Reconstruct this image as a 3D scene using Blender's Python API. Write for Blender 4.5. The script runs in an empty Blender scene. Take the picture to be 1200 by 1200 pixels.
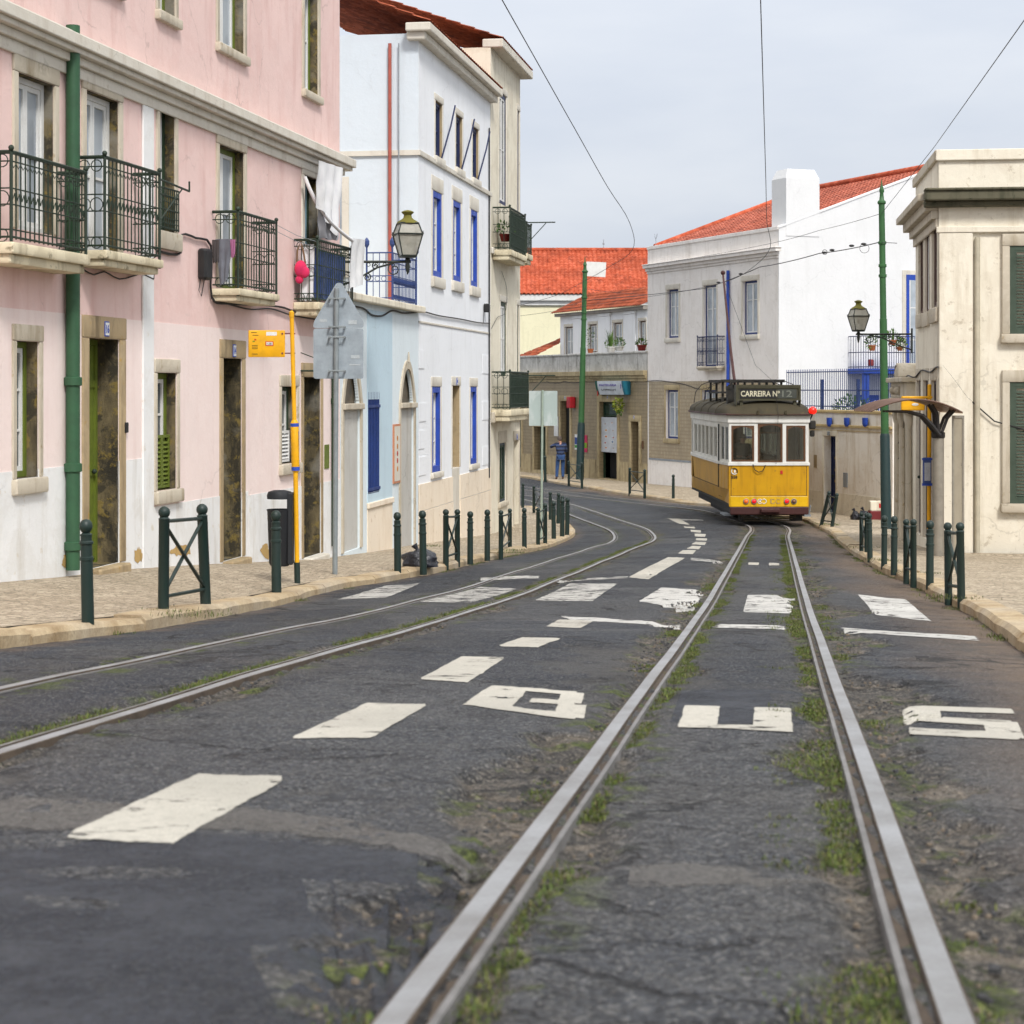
import bpy, bmesh, math, random
from mathutils import Vector, Matrix
from mathutils import noise as mnoise
R = random.Random(11)
F, YH, CZ = 2200.0, 455.0, 3.6          # focal length in pixels of the 1200 px photograph, horizon row, eye height
SC = bpy.context.scene
COL = SC.collection
PI = math.pi

def lin(r, g, b, f=1.0):
    def c(v):
        v /= 255.0
        return (v / 12.92 if v <= .04045 else ((v + .055) / 1.055) ** 2.4) * f
    return (c(r), c(g), c(b))

# ------------------------------------------------------------------ mesh helper
W = {}                                   # world matrix of things and parts
class MB:
    def __init__(s, M=None):
        s.M = M or Matrix.Identity(4); s.v = []; s.uv = []; s.f = []; s.mi = []
    def add(s, pts, faces, mi=0):
        b = len(s.v)
        for p in pts:
            p = Vector(p); s.uv.append((p.x + p.y, p.z)); s.v.append(s.M @ p)
        for f in faces:
            s.f.append([i + b for i in f]); s.mi.append(mi)
        return s
    def quad(s, a, b, c, d, mi=0): return s.add([a, b, c, d], [(0, 1, 2, 3)], mi)
    def box(s, x0, x1, y0, y1, z0, z1, mi=0):
        p = [(x0,y0,z0),(x1,y0,z0),(x1,y1,z0),(x0,y1,z0),(x0,y0,z1),(x1,y0,z1),(x1,y1,z1),(x0,y1,z1)]
        return s.add(p, [(0,3,2,1),(4,5,6,7),(0,1,5,4),(1,2,6,5),(2,3,7,6),(3,0,4,7)], mi)
    def cbox(s, x0, x1, y0, y1, z0, z1, c=.01, mi=0):     # box with chamfered vertical and top edges
        x0, x1 = min(x0,x1), max(x0,x1); y0, y1 = min(y0,y1), max(y0,y1)
        c = min(c, (x1-x0)*.4, (y1-y0)*.4, (z1-z0)*.4)
        def ring(i, z): return [(x0+i+c,y0+i,z),(x1-i-c,y0+i,z),(x1-i,y0+i+c,z),(x1-i,y1-i-c,z),(x1-i-c,y1-i,z),(x0+i+c,y1-i,z),(x0+i,y1-i-c,z),(x0+i,y0+i+c,z)]
        rr = [ring(c*.5, z0), ring(0, z0+c), ring(0, z1-c), ring(c*.5, z1)]
        return s.loft(rr, True, True, mi=mi)
    def loft(s, rings, closed=True, caps=False, mi=0):
        n = len(rings[0]); pts = [p for r in rings for p in r]; fs = []
        for i in range(len(rings) - 1):
            for j in range(n if closed else n - 1):
                k = (j + 1) % n
                fs.append((i*n+j, i*n+k, (i+1)*n+k, (i+1)*n+j))
        if caps:
            fs.append(tuple(range(n))[::-1]); fs.append(tuple(range((len(rings)-1)*n, len(rings)*n)))
        return s.add(pts, fs, mi)
    def prism(s, poly, y0, y1, mi=0):                    # polygon in (x, z), extruded in y
        n = len(poly)
        pts = [(x, y0, z) for x, z in poly] + [(x, y1, z) for x, z in poly]
        fs = [tuple(range(n))[::-1], tuple(range(n, 2*n))] + [(i, (i+1)%n, n+(i+1)%n, n+i) for i in range(n)]
        return s.add(pts, fs, mi)
    def zprism(s, poly, z0, z1, mi=0):
        n = len(poly)
        pts = [(x, y, z0) for x, y in poly] + [(x, y, z1) for x, y in poly]
        fs = [tuple(range(n))[::-1], tuple(range(n, 2*n))] + [(i, (i+1)%n, n+(i+1)%n, n+i) for i in range(n)]
        return s.add(pts, fs, mi)
    def tube(s, path, r, n=6, mi=0, caps=True):
        path = [Vector(p) for p in path]
        if not isinstance(r, (list, tuple)): r = [r] * len(path)
        rings = []; up = None
        for i, p in enumerate(path):
            d = (path[min(i+1, len(path)-1)] - path[max(i-1, 0)])
            if d.length < 1e-9: d = Vector((0,0,1))
            d.normalize()
            if up is None:
                up = Vector((0,0,1)) if abs(d.z) < .9 else Vector((1,0,0))
            a = up - d * up.dot(d)
            if a.length < 1e-6: a = d.orthogonal()
            a.normalize(); up = a; b = d.cross(a)
            rings.append([tuple(p + (a*math.cos(t) + b*math.sin(t)) * r[i]) for t in [2*PI*j/n for j in range(n)]])
        return s.loft(rings, True, caps, mi)
    def lathe(s, prof, c=(0,0,0), n=14, mi=0):           # prof: (radius, z)
        c = Vector(c)
        rings = [[(c.x + r*math.cos(2*PI*j/n), c.y + r*math.sin(2*PI*j/n), c.z + z) for j in range(n)] for r, z in prof]
        return s.loft(rings, True, True, mi)
    def ball(s, c, r, n=10, m=6, mi=0, sc=(1,1,1)):
        c = Vector(c); rings = []
        for i in range(m + 1):
            t = PI * (i + .001 if i == 0 else (i - .001 if i == m else i)) / m
            rings.append([(c.x + sc[0]*r*math.sin(t)*math.cos(2*PI*j/n), c.y + sc[1]*r*math.sin(t)*math.sin(2*PI*j/n), c.z - sc[2]*r*math.cos(t)) for j in range(n)])
        return s.loft(rings, True, True, mi)
    def ring(s, c, R0, r, axis=(0,1,0), n=16, mi=0, a0=0, a1=2*PI):
        c = Vector(c); ax = Vector(axis).normalized(); u = ax.orthogonal().normalized() if abs(ax.y) < .9 else Vector((1,0,0)); v = ax.cross(u)
        full = abs(a1 - a0 - 2*PI) < 1e-6
        pts = [c + (u*math.cos(a0+(a1-a0)*i/n) + v*math.sin(a0+(a1-a0)*i/n))*R0 for i in range(n + 1)]
        return s.tube(pts, r, 5, mi, caps=not full)
    def build(s, name, mats, parent=None, smooth=None, origin=None):
        if not isinstance(mats, (list, tuple)): mats = [mats]
        me = bpy.data.meshes.new(name)
        if parent is not None: M = W[parent.name]
        else:
            if origin is None:
                xs = [v.x for v in s.v]; ys = [v.y for v in s.v]; zs = [v.z for v in s.v]
                origin = ((min(xs)+max(xs))/2, (min(ys)+max(ys))/2, min(zs))
            M = Matrix.Translation(origin)
        Mi = M.inverted()
        me.from_pydata([tuple(Mi @ v) for v in s.v], [], s.f)
        for m in mats: me.materials.append(m)
        me.polygons.foreach_set('material_index', s.mi)
        ul = me.uv_layers.new(name='UVMap')
        data = []
        for l in me.loops: data += s.uv[l.vertex_index]
        ul.data.foreach_set('uv', data)
        bm = bmesh.new(); bm.from_mesh(me); bmesh.ops.recalc_face_normals(bm, faces=bm.faces); bm.to_mesh(me); bm.free()
        if smooth is not None:
            me.polygons.foreach_set('use_smooth', [True]*len(me.polygons)); me.set_sharp_from_angle(angle=math.radians(smooth))
        me.update()
        o = bpy.data.objects.new(name, me); COL.objects.link(o)
        if parent is not None: o.parent = parent; W[o.name] = M
        else: o.matrix_world = M; W[o.name] = M
        return o

def thing(name, label, cat, loc, rotz=0, group=None):
    o = bpy.data.objects.new(name, None); COL.objects.link(o)
    o.empty_display_size = .2
    o.location = loc; o.rotation_euler = (0, 0, rotz)
    W[o.name] = Matrix.Translation(loc) @ Matrix.Rotation(rotz, 4, 'Z')
    tag(o, label, cat, group); return o
def tag(o, label, cat, group=None):
    o['label'] = label; o['category'] = cat
    if group: o['group'] = group
    return o
def struct(o): o['kind'] = 'structure'; return o
def copy_thing(src, loc, rotz, label, group=None):
    M = Matrix.Translation(loc) @ Matrix.Rotation(rotz, 4, 'Z')
    c = src.copy(); COL.objects.link(c); c.location = loc; c.rotation_euler = (0,0,rotz); W[c.name] = M
    c['label'] = label
    if group: c['group'] = group
    for ch in list(src.children):
        d = ch.copy(); COL.objects.link(d); d.parent = c; W[d.name] = M
        for g in list(ch.children):
            e = g.copy(); COL.objects.link(e); e.parent = d; W[e.name] = M
    return c

def text_geo(txt, size=1.0, ext=.004, bold=0.0, spacing=1.0):
    cu = bpy.data.curves.new('lettering', 'FONT'); cu.body = txt; cu.size = size; cu.extrude = ext; cu.align_x = 'CENTER'; cu.align_y = 'CENTER'
    cu.offset = bold; cu.resolution_u = 3; cu.space_character = spacing
    o = bpy.data.objects.new('lettering', cu); COL.objects.link(o)
    dg = bpy.context.evaluated_depsgraph_get(); me = o.evaluated_get(dg).to_mesh()
    vs = [tuple(v.co) for v in me.vertices]; fs = [tuple(p.vertices) for p in me.polygons]
    o.evaluated_get(dg).to_mesh_clear()
    bpy.data.objects.remove(o); bpy.data.curves.remove(cu)
    return vs, fs
def add_text(mb, txt, cx, y, cz, width, height, flip=1, mi=0, bold=0.0, ext=.003):
    """letters standing in the (x, z) plane of mb's frame at depth y, fitted to width x height"""
    vs, fs = text_geo(txt, 1.0, ext, bold)
    if not vs: return
    x0 = min(v[0] for v in vs); x1 = max(v[0] for v in vs); y0 = min(v[1] for v in vs); y1 = max(v[1] for v in vs)
    mb.add([(cx + flip*((v[0]-(x0+x1)/2)/(x1-x0))*width, y + v[2], cz + (v[1]-(y0+y1)/2)/(y1-y0)*height) for v in vs], fs, mi)

# ------------------------------------------------------------------ materials
class NT:
    def __init__(s, name):
        s.m = bpy.data.materials.new(name); s.m.use_nodes = True; s.t = s.m.node_tree; s.t.nodes.clear()
        s.out = s.t.nodes.new('ShaderNodeOutputMaterial'); s.b = s.t.nodes.new('ShaderNodeBsdfPrincipled')
        s.t.links.new(s.b.outputs[0], s.out.inputs[0])
    def n(s, typ, ins=None, **props):
        nd = s.t.nodes.new(typ)
        for k, v in props.items(): setattr(nd, k, v)
        for k, v in (ins or {}).items(): s.set(nd.inputs[k], v)
        return nd
    def set(s, sock, v):
        if isinstance(v, bpy.types.NodeSocket): s.t.links.new(v, sock)
        else:
            if isinstance(v, tuple) and len(v) == 3 and sock.type == 'RGBA': v = v + (1,)
            sock.default_value = v
    def P(s, **kw):
        mp = {'color':'Base Color','rough':'Roughness','metal':'Metallic','spec':'Specular IOR Level','alpha':'Alpha','normal':'Normal','coat':'Coat Weight','trans':'Transmission Weight','ecol':'Emission Color','estr':'Emission Strength','sheen':'Sheen Weight'}
        for k, v in kw.items(): s.set(s.b.inputs[mp[k]], v)
    def mix(s, f, a, b, mode='MIX'):
        nd = s.t.nodes.new('ShaderNodeMix'); nd.data_type = 'RGBA'; nd.blend_type = mode
        s.set(nd.inputs[0], f); s.set(nd.inputs[6], a); s.set(nd.inputs[7], b); return nd.outputs[2]
    def ramp(s, f, stops, interp='LINEAR'):
        nd = s.t.nodes.new('ShaderNodeValToRGB'); nd.color_ramp.interpolation = interp
        e = nd.color_ramp.elements
        while len(e) < len(stops): e.new(.5)
        for i, (p, c) in enumerate(stops):
            e[i].position = p; e[i].color = (c, c, c, 1) if isinstance(c, (int, float)) else tuple(c) + (1,)
        s.set(nd.inputs[0], f); return nd.outputs[0]
    def math(s, op, a, b=0.0, clamp=False):
        nd = s.t.nodes.new('ShaderNodeMath'); nd.operation = op; nd.use_clamp = clamp
        s.set(nd.inputs[0], a); s.set(nd.inputs[1], b); return nd.outputs[0]
    def coord(s, which='Object', scale=(1,1,1)):
        c = s.t.nodes.new('ShaderNodeTexCoord')
        return s.n('ShaderNodeMapping', {0: c.outputs[which], 3: scale}).outputs[0]
    def noise(s, vec, scale, detail=4, rough=.55, dist=0.0):
        return s.n('ShaderNodeTexNoise', {'Vector': vec, 'Scale': scale, 'Detail': detail, 'Roughness': rough, 'Distortion': dist}).outputs[0]
    def bump(s, h, strength=.3, dist=.02):
        return s.n('ShaderNodeBump', {'Height': h, 'Strength': strength, 'Distance': dist}).outputs[0]
MATS = {}
def pmat(name, col, col2=None, ns=2.5, rough=.75, bump=.15, bs=60, zs=1.0, metal=0.0, spec=.4, thr=(.35,.7), fine=.12):
    """paint / plaster / stone: two tones mixed by noise, fine speckle, fine bump"""
    if name in MATS: return MATS[name]
    t = NT(name); co = t.coord('Object', (1,1,zs)); c3 = t.coord('Object')
    col2 = col2 or tuple(c*.78 for c in col)
    a = t.noise(co, ns, 6, .6); f = t.ramp(a, [(thr[0],0),(thr[1],1)])
    c = t.mix(f, col, col2)
    sp = t.noise(c3, bs, 3, .6)
    c = t.mix(fine, c, t.ramp(sp, [(.3,(.0,.0,.0)),(.7,(1,1,1))]), 'OVERLAY')
    t.P(color=c, rough=rough, metal=metal, spec=spec, normal=t.bump(sp, bump, .01))
    MATS[name] = t.m; return t.m
def plaster(name, col, dirt=None, amount=.5, rust=None, bump=.25):
    if name in MATS: return MATS[name]
    t = NT(name); c3 = t.coord('Object'); st = t.coord('Object', (1.6,1.6,.22))
    dirt = dirt or tuple(c*.55 for c in col)
    big = t.noise(c3, .55, 6, .62); blot = t.noise(c3, 1.7, 7, .68, .5); streak = t.noise(st, 2.2, 7, .65); spot = t.noise(c3, 6.0, 6, .7); sc = t.noise(c3, 17, 5, .7)
    c = t.mix(t.ramp(big, [(.38,0),(.66,.75*amount)]), col, tuple(x*.80 for x in col))
    c = t.mix(t.ramp(blot, [(.50,0),(.56,.5*amount),(.75,.7*amount)]), c, tuple(.5*x+.5*y for x, y in zip(col, dirt)))
    c = t.mix(t.ramp(streak, [(.52,0),(.72,amount)]), c, dirt)
    c = t.mix(t.ramp(spot, [(.60,0),(.68,.85*amount)]), c, rust or dirt)
    c = t.mix(t.ramp(sc, [(.66,0),(.72,.7*amount)]), c, tuple(x*.7 for x in dirt))
    w = t.n('ShaderNodeVectorMath', {0: c3, 1: t.n('ShaderNodeVectorMath', {0: t.n('ShaderNodeTexNoise', {'Vector': c3, 'Scale': 1.9, 'Detail': 5}).outputs[1], 1: (.8,.8,.8)}, operation='MULTIPLY').outputs[0]}, operation='ADD').outputs[0]
    cv = t.n('ShaderNodeTexVoronoi', {'Vector': w, 'Scale': .7}, feature='DISTANCE_TO_EDGE').outputs['Distance']
    ck = t.math('MULTIPLY', t.ramp(cv, [(0,1),(.006,.8),(.012,0)]), t.ramp(big, [(.5,0),(.58,.35*min(1,amount+.1))]))
    c = t.mix(ck, c, tuple(x*.35 for x in dirt))
    fine = t.noise(c3, 90, 3, .6); med = t.noise(c3, 9, 4, .6)
    h = t.math('ADD', t.math('MULTIPLY', fine, .4), t.math('MULTIPLY', med, 1.2)); h = t.math('SUBTRACT', h, t.math('MULTIPLY', ck, .5))
    t.P(color=c, rough=.85, spec=.25, normal=t.bump(h, bump, .02))
    MATS[name] = t.m; return t.m
def glass(name, tint=(.03,.04,.05), rough=.06):
    if name in MATS: return MATS[name]
    t = NT(name); c = t.coord('Object'); a = t.noise(c, 1.5, 2)
    t.P(color=t.mix(t.ramp(a, [(.35,0),(.65,1)]), tint, tuple(x*1.6+.01 for x in tint)), rough=rough, spec=.6, normal=t.bump(t.noise(c, 3, 1), .03, .02))
    MATS[name] = t.m; return t.m
def emit(name, col, strength):
    t = NT(name); t.P(color=col, ecol=col, estr=strength, rough=.3); MATS[name] = t.m; return t.m
def gpaint(name, col, rough=.4, wear=None, metal=0.0):
    """gloss paint on iron or wood with small chips and grime"""
    if name in MATS: return MATS[name]
    t = NT(name); c3 = t.coord('Object'); a = t.noise(c3, 5, 6, .65); b = t.noise(c3, 26, 5, .7)
    c = t.mix(t.ramp(a, [(.35,0),(.7,.7)]), col, tuple(x*.6+.004 for x in col))
    c = t.mix(t.ramp(b, [(.66,0),(.72,.75)]), c, wear or tuple(x*.5+.03 for x in col))
    t.P(color=c, rough=t.ramp(a, [(.3,rough),(.7,min(1,rough+.25))]), metal=metal, spec=.45, normal=t.bump(b, .12, .008))
    MATS[name] = t.m; return t.m
def tilemat(name, base, line, size=.14, pat=None):
    """glazed facade tiles: grid from the wall's own metres"""
    if name in MATS: return MATS[name]
    t = NT(name); uv = t.coord('UV')
    br = t.n('ShaderNodeTexBrick', {'Vector': uv, 'Color1': base, 'Color2': tuple(x*.82 for x in base), 'Mortar': line, 'Scale': 1.0, 'Mortar Size': .006, 'Mortar Smooth': .2, 'Brick Width': size, 'Row Height': size}, offset=0.0, squash=1.0)
    vo = t.n('ShaderNodeTexVoronoi', {'Vector': uv, 'Scale': 1/size*1.0, 'Randomness': 0.0}, distance='MANHATTAN')
    c = t.mix(t.ramp(vo.outputs['Distance'], [(.28,.0),(.36,.5),(.5,.5),(.58,.0)]), br.outputs[0], pat or line)
    dn = t.noise(t.coord('Object', (1,1,.4)), 1.1, 6, .65)
    c = t.mix(t.ramp(dn, [(.45,0),(.8,.6)]), c, tuple(x*.45 for x in base))
    t.P(color=c, rough=.45, spec=.4, normal=t.bump(br.outputs['Fac'], -.25, .01))
    MATS[name] = t.m; return t.m
def rooftile(name, a, b):
    if name in MATS: return MATS[name]
    t = NT(name); c3 = t.coord('Object'); n1 = t.noise(c3, 5, 4, .6); n2 = t.noise(c3, .5, 4, .6); n3 = t.noise(c3, 40, 3)
    c = t.mix(t.ramp(n1, [(.35,0),(.65,1)]), a, b); n4 = t.noise(c3, 3.2, 2, .5); n5 = t.noise(c3, 1.3, 6, .7)
    c = t.mix(t.ramp(n4, [(.52,0),(.60,.5)]), c, tuple(min(1, x*1.25+.03) for x in a)); c = t.mix(t.ramp(n5, [(.52,0),(.66,.75)]), c, tuple(x*.5+.015 for x in b))
    c = t.mix(t.ramp(n2, [(.45,0),(.7,.5)]), c, tuple(x*.45 for x in b))
    t.P(color=c, rough=.85, spec=.2, normal=t.bump(n3, .3, .01))
    MATS[name] = t.m; return t.m

m_green = gpaint('bollard_green_paint', (.010,.026,.021), .38, (.05,.055,.05))
m_pole = gpaint('tram_pole_green_paint', (.035,.12,.035), .42, (.06,.09,.05))
m_poledark = gpaint('dark_pole_base_paint', (.008,.030,.030), .42, (.03,.04,.035))
m_iron = gpaint('dark_green_iron', (.016,.032,.018), .5, (.05,.045,.03))
m_black = pmat('black_iron', (.012,.012,.013), (.02,.019,.018), 8, .5, .1)
m_cable = pmat('black_cable', (.015,.014,.015), (.03,.028,.028), 8, .6, .05)
m_white = pmat('white_paint', (.74,.74,.72), (.62,.61,.58), 3, .5, .06)
m_stone = plaster('lioz_stone', (.56,.50,.40), (.27,.21,.13), .75, (.30,.21,.10))
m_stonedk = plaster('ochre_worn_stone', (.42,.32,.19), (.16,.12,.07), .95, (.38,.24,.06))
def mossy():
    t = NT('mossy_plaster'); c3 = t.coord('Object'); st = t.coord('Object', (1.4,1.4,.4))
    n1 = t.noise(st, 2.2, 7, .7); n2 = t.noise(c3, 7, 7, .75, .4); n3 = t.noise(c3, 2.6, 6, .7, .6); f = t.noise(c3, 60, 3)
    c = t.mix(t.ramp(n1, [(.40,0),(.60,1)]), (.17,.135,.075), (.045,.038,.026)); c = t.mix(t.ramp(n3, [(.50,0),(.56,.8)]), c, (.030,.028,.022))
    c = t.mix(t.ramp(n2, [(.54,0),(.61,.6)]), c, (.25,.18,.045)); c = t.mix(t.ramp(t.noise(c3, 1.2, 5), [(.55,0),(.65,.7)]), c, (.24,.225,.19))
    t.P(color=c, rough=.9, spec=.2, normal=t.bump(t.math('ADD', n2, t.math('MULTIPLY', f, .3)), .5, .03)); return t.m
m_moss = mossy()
m_pale = plaster('pale_stone', (.66,.62,.54), (.40,.34,.26), .55)
m_pinkd = plaster('old_pink_plaster', lin(238,207,200,.95), lin(220,178,170,.9), .7, lin(226,198,190,.9))
m_pink = plaster('fresh_pink_plaster', lin(242,224,218,.97), lin(230,204,197,.92), .45, lin(238,216,208,.9))
m_wht = plaster('white_lime_plaster', (.80,.80,.79), (.50,.46,.39), .6, (.58,.50,.36))
m_bwht = plaster('bluish_white_plaster', lin(236,238,241,.98), (.58,.58,.58), .28, (.62,.60,.56))
m_blue = plaster('light_blue_plaster', lin(198,219,230,.92), lin(180,198,208,.85), .35)
m_pblue = plaster('pale_blue_plaster', lin(222,232,236,.95), lin(200,210,214,.85), .3)
m_cream = plaster('cream_plaster', lin(236,228,208,.92), lin(170,150,118,.8), .55, lin(214,200,170,.8))
m_plinth = plaster('cream_plinth', lin(240,226,206,.95), lin(214,190,156,.85), .5, lin(200,170,130,.8))
m_yel = plaster('pale_yellow_plaster', lin(236,230,196,.95), lin(205,198,160,.85), .3)
m_beige = plaster('warm_white_plaster', (.86,.815,.77), lin(196,184,170,.85), .4)
m_gard = plaster('garden_wall_plaster', (.88,.83,.75), lin(196,172,134,.85), .5, lin(206,186,150,.85))
m_gable = plaster('bright_white_gable', (.76,.76,.76), (.62,.62,.61), .3)
m_sundim = plaster('bluish_plaster_dimmed_for_sun', lin(220,229,236,.86), (.52,.55,.57), .3)  # bluish wall, its colour darkened against the front's to tone down direct sun
m_slab = plaster('grey_stone_slab', lin(206,204,198,.85), (.36,.33,.28), .7)
m_ston2 = plaster('stained_limestone', lin(234,226,208,.97), lin(184,166,136,.85), .5, lin(150,128,96,.85))
m_dkstone = plaster('mossy_cornice_stone', (.13,.12,.08), (.03,.035,.02), 1.0)
m_grime = plaster('grimy_grey_render', (.34,.32,.29), (.11,.10,.085), .9)
m_royal = gpaint('royal_blue_paint', (.02,.07,.42), .45, (.10,.14,.34))
m_navy = gpaint('navy_paint', (.008,.018,.085), .45, (.02,.03,.07))
m_olive = gpaint('olive_green_door', (.13,.17,.018), .45, (.07,.09,.02))
m_dgreen = gpaint('dark_green_joinery', (.02,.045,.02), .5, (.05,.07,.03))
m_brown = gpaint('brown_varnish', (.11,.045,.015), .45, (.16,.08,.03))
m_dark = pmat('dark_interior', (.012,.012,.012), (.02,.018,.016), 2, .9, .0)
m_glass = glass('dark_window_glass', (.035,.045,.05))
m_curt = glass('curtained_window_glass', (.26,.29,.32), .12)
m_roof = rooftile('orange_roof_tiles', lin(208,106,74,.78), lin(184,80,50,.75))
m_roofp = rooftile('salmon_roof_tiles', lin(198,114,90,.8), lin(170,86,66,.75))
m_roofo = rooftile('old_roof_tiles', lin(190,96,60,.7), lin(140,66,42,.7))
m_yellow = gpaint('stop_yellow_paint', lin(246,180,4,.95), .4, lin(220,150,10,.8))
m_grey = gpaint('galvanised_grey', (.30,.33,.36), .5, (.24,.25,.26), .15)
m_pgrey = gpaint('grey_post_paint', (.26,.29,.30), .5, (.15,.15,.13), .2)
# ------------------------------------------------------------------ terrain
def tab(T, x):
    if x <= T[0][0]: return T[0][1]
    for (a, b), (c, d) in zip(T, T[1:]):
        if x <= c: return b + (d - b) * (x - a) / (c - a)
    return T[-1][1]
PROF = [(-.02,.6),(0,-.882),(.004,-1.47),(.008,-2.058),(.012,-2.528),(.016,-2.996),(.02,-3.46),(.024,-3.66),(.028,-3.84),(.034,-4.02),(.05,-4.2)]
CL = [(0,.010),(.0045,.010),(.007,-.006),(.01,-.028),(.02,-.035),(.026,-.01),(.03,0)]
CR = [(0,-.02),(.006,-.035),(.02,-.035),(.026,-.01),(.03,0)]
def prof(k): return (tab(PROF, k-.001) + 2*tab(PROF, k) + tab(PROF, k+.001)) / 4
def ground(X, Y):
    k = Y / F; u = X - (-.17 + 308*min(max(k,0), .0205)); z = prof(k)
    if u < -.7: z += tab(CL, k) * min(-u-.7, 4.3)
    if u > .7: z += tab(CR, k) * min(u-.7, 3.2)
    if abs(X) < 14 and 0 < Y < 80:
        z += .002*math.sin(1.9*X + .8*Y) + .0012*math.sin(2.6*Y - .6*X) + .003*math.sin(.55*Y + 3.1*X)
    return CZ + z
def road_z(x, y):
    """the worn road surface: camber plus shallow holes and ripples"""
    z = ground(x, y); d = dr(x, y)
    if 1.5 < y < 60 and d > .10 and -6 < x < 8:
        q = pit_at(x, y); z += pit_dz(x, y, q) if q > 0 else 0.; z -= hole_at(x, y)*.012; z += .006*mnoise.noise((x*1.5, y*4.5, 2.))*min(1., d/.4)*min(1., y/4)
    return z
def hole_at(x, y):
    h = mnoise.noise((x*.75+3, y*.42, 7.)) + .45*mnoise.noise((x*3.1, y*2.6, 8.)) + .2*mnoise.noise((x*9, y*8, 9.))
    return max(0., min(1., (h-.50)/.06))
def gp(px, py, dz=0.0):
    """the point of the ground (raised by dz) seen at a pixel of the photograph"""
    f = lambda k: CZ - (py-YH)*k - ground((px-600)*k, F*k) - dz
    k = .0006; 
    while f(k) > 0 and k < .08: k *= 1.02
    a, b = k/1.02, k
    for _ in range(30):
        c = (a+b)/2
        if f(c) > 0: a = c
        else: b = c
    return Vector(((px-600)*a, F*a, CZ-(py-YH)*a))
def at(px, py, k): return Vector(((px-600)*k, F*k, CZ-(py-YH)*k))

class Fac:                                # a facade plane X = a + m k (k = Y / F); local axes: along, outward, up from eye level
    def __init__(s, a, m, px0, sign):
        h = math.hypot(m, F); s.a, s.m = a, m
        s.t = Vector((m/h, F/h, 0)); s.n = Vector((F/h, -m/h, 0)) * sign
        k0 = a/((px0-600)-m); s.O = Vector((a+m*k0, F*k0, CZ)); s.setM()
    def setM(s):
        s.M = Matrix(((s.t.x,s.n.x,0,s.O.x),(s.t.y,s.n.y,0,s.O.y),(0,0,1,s.O.z),(0,0,0,1)))
    def s_(s, px, d=0.0):
        q = px-600; ox = s.O.x+d*s.n.x; oy = s.O.y+d*s.n.y
        return (q*oy - F*ox) / (F*s.t.x - q*s.t.y)
    def k(s, px, d=0.0): return (s.O.y + d*s.n.y + s.s_(px, d)*s.t.y) / F
    def z(s, px, py, d=0.0): return -(py-YH)*s.k(px, d)
    def rect(s, px0, px1, py0, py1, d=0.0):
        a, b = s.s_(px0, d), s.s_(px1, d); c = (px0+px1)/2
        return (min(a,b), max(a,b), s.z(c, py1, d), s.z(c, py0, d))
    def w(s, x, y, z): return s.M @ Vector((x, y, z))
class Per(Fac):                           # a plane through point P with direction t (2-D) and outward n
    def __init__(s, P, t, n):
        s.O = Vector((P[0], P[1], CZ)); s.t = Vector((t[0], t[1], 0)).normalized(); s.n = Vector((n[0], n[1], 0)).normalized(); s.setM()

def catmull(P, step=.5):
    P = [Vector(p) for p in P]; out = []
    for i in range(len(P)-1):
        p0 = P[max(i-1,0)]; p1 = P[i]; p2 = P[i+1]; p3 = P[min(i+2,len(P)-1)]
        n = max(1, int((p2-p1).length/step))
        for j in range(n):
            t = j/n
            out.append(.5*((2*p1)+(p2-p0)*t+(2*p0-5*p1+4*p2-p3)*t*t+(3*p1-p0-3*p2+p3)*t**3))
    out.append(P[-1]); return out
# tracks (centre lines)
TR = catmull([(-.17+308*k, F*k) for k in (-.004,0,.004,.008,.012,.016,.0195)] + [(46.5-40.1,46.5),(6.6,48.8),(6.57,52),(6.45,56.8),(5.75,60),(4.3,64),(2.9,68),(.3,76),(-6,92)], .35)
TL = catmull([(-3.285+311*k, F*k) for k in (-.004,0,.004,.008,.012,.016)] + [(2.2,38.8),(2.58,41.2),(2.86,43.8),(2.98,46.2),(2.93,48.6),(2.5,53),(2.0,58),(1.4,63),(.3,68),(-2.2,75),(-8,90)], .35)
def offset(P, d):
    out = []
    for i, p in enumerate(P):
        t = (P[min(i+1,len(P)-1)] - P[max(i-1,0)]).normalized()
        out.append(Vector((p.x + t.y*d, p.y - t.x*d)))
    return out
def xat(T):
    ys = [p.y for p in T]
    def f(y):
        for a, b in zip(T, T[1:]):
            if a.y <= y <= b.y: return a.x + (b.x-a.x)*(y-a.y)/max(1e-6, b.y-a.y)
        return None
    return f
xr_, xl_ = xat(TR), xat(TL)
def N(*a): return mnoise.noise(a)
def pit_bands(y):
    """broken strips of missing asphalt beside the rails: (from, to) offsets from each track's centre"""
    j = .05*N(y*6.3,1.,0)+.035*N(y*15.,2.,0)
    lo_ = -.60 if 7.6 < y < 10.6 else -9.
    return ([(max(lo_, -.545-max(.02,.21+.42*N(y*.55,3.,0)+.22*N(y*2.1,4.,0)+j*1.6)), -.50), (-.43, -.39+max(0,.07+.16*N(y*.9,5.,0)+j)), (.30-max(0,.02+.20*N(y*.8,6.,0))-j*1.2, .43), (.50, .56+max(0,.20+.45*N(y*.5,7.,0)+.22*N(y*2.4,8.,0)+j*1.6))],
            [(.50,.54+max(0,.10+.25*N(y*.6,9.,0)+j)), (.26-max(0,.1*N(y*.8,10.,0))-j*.6,.43), (-.54-max(0,.05+.2*N(y*.7,11.,0)+j),-.50)])
_bc = {}
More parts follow.
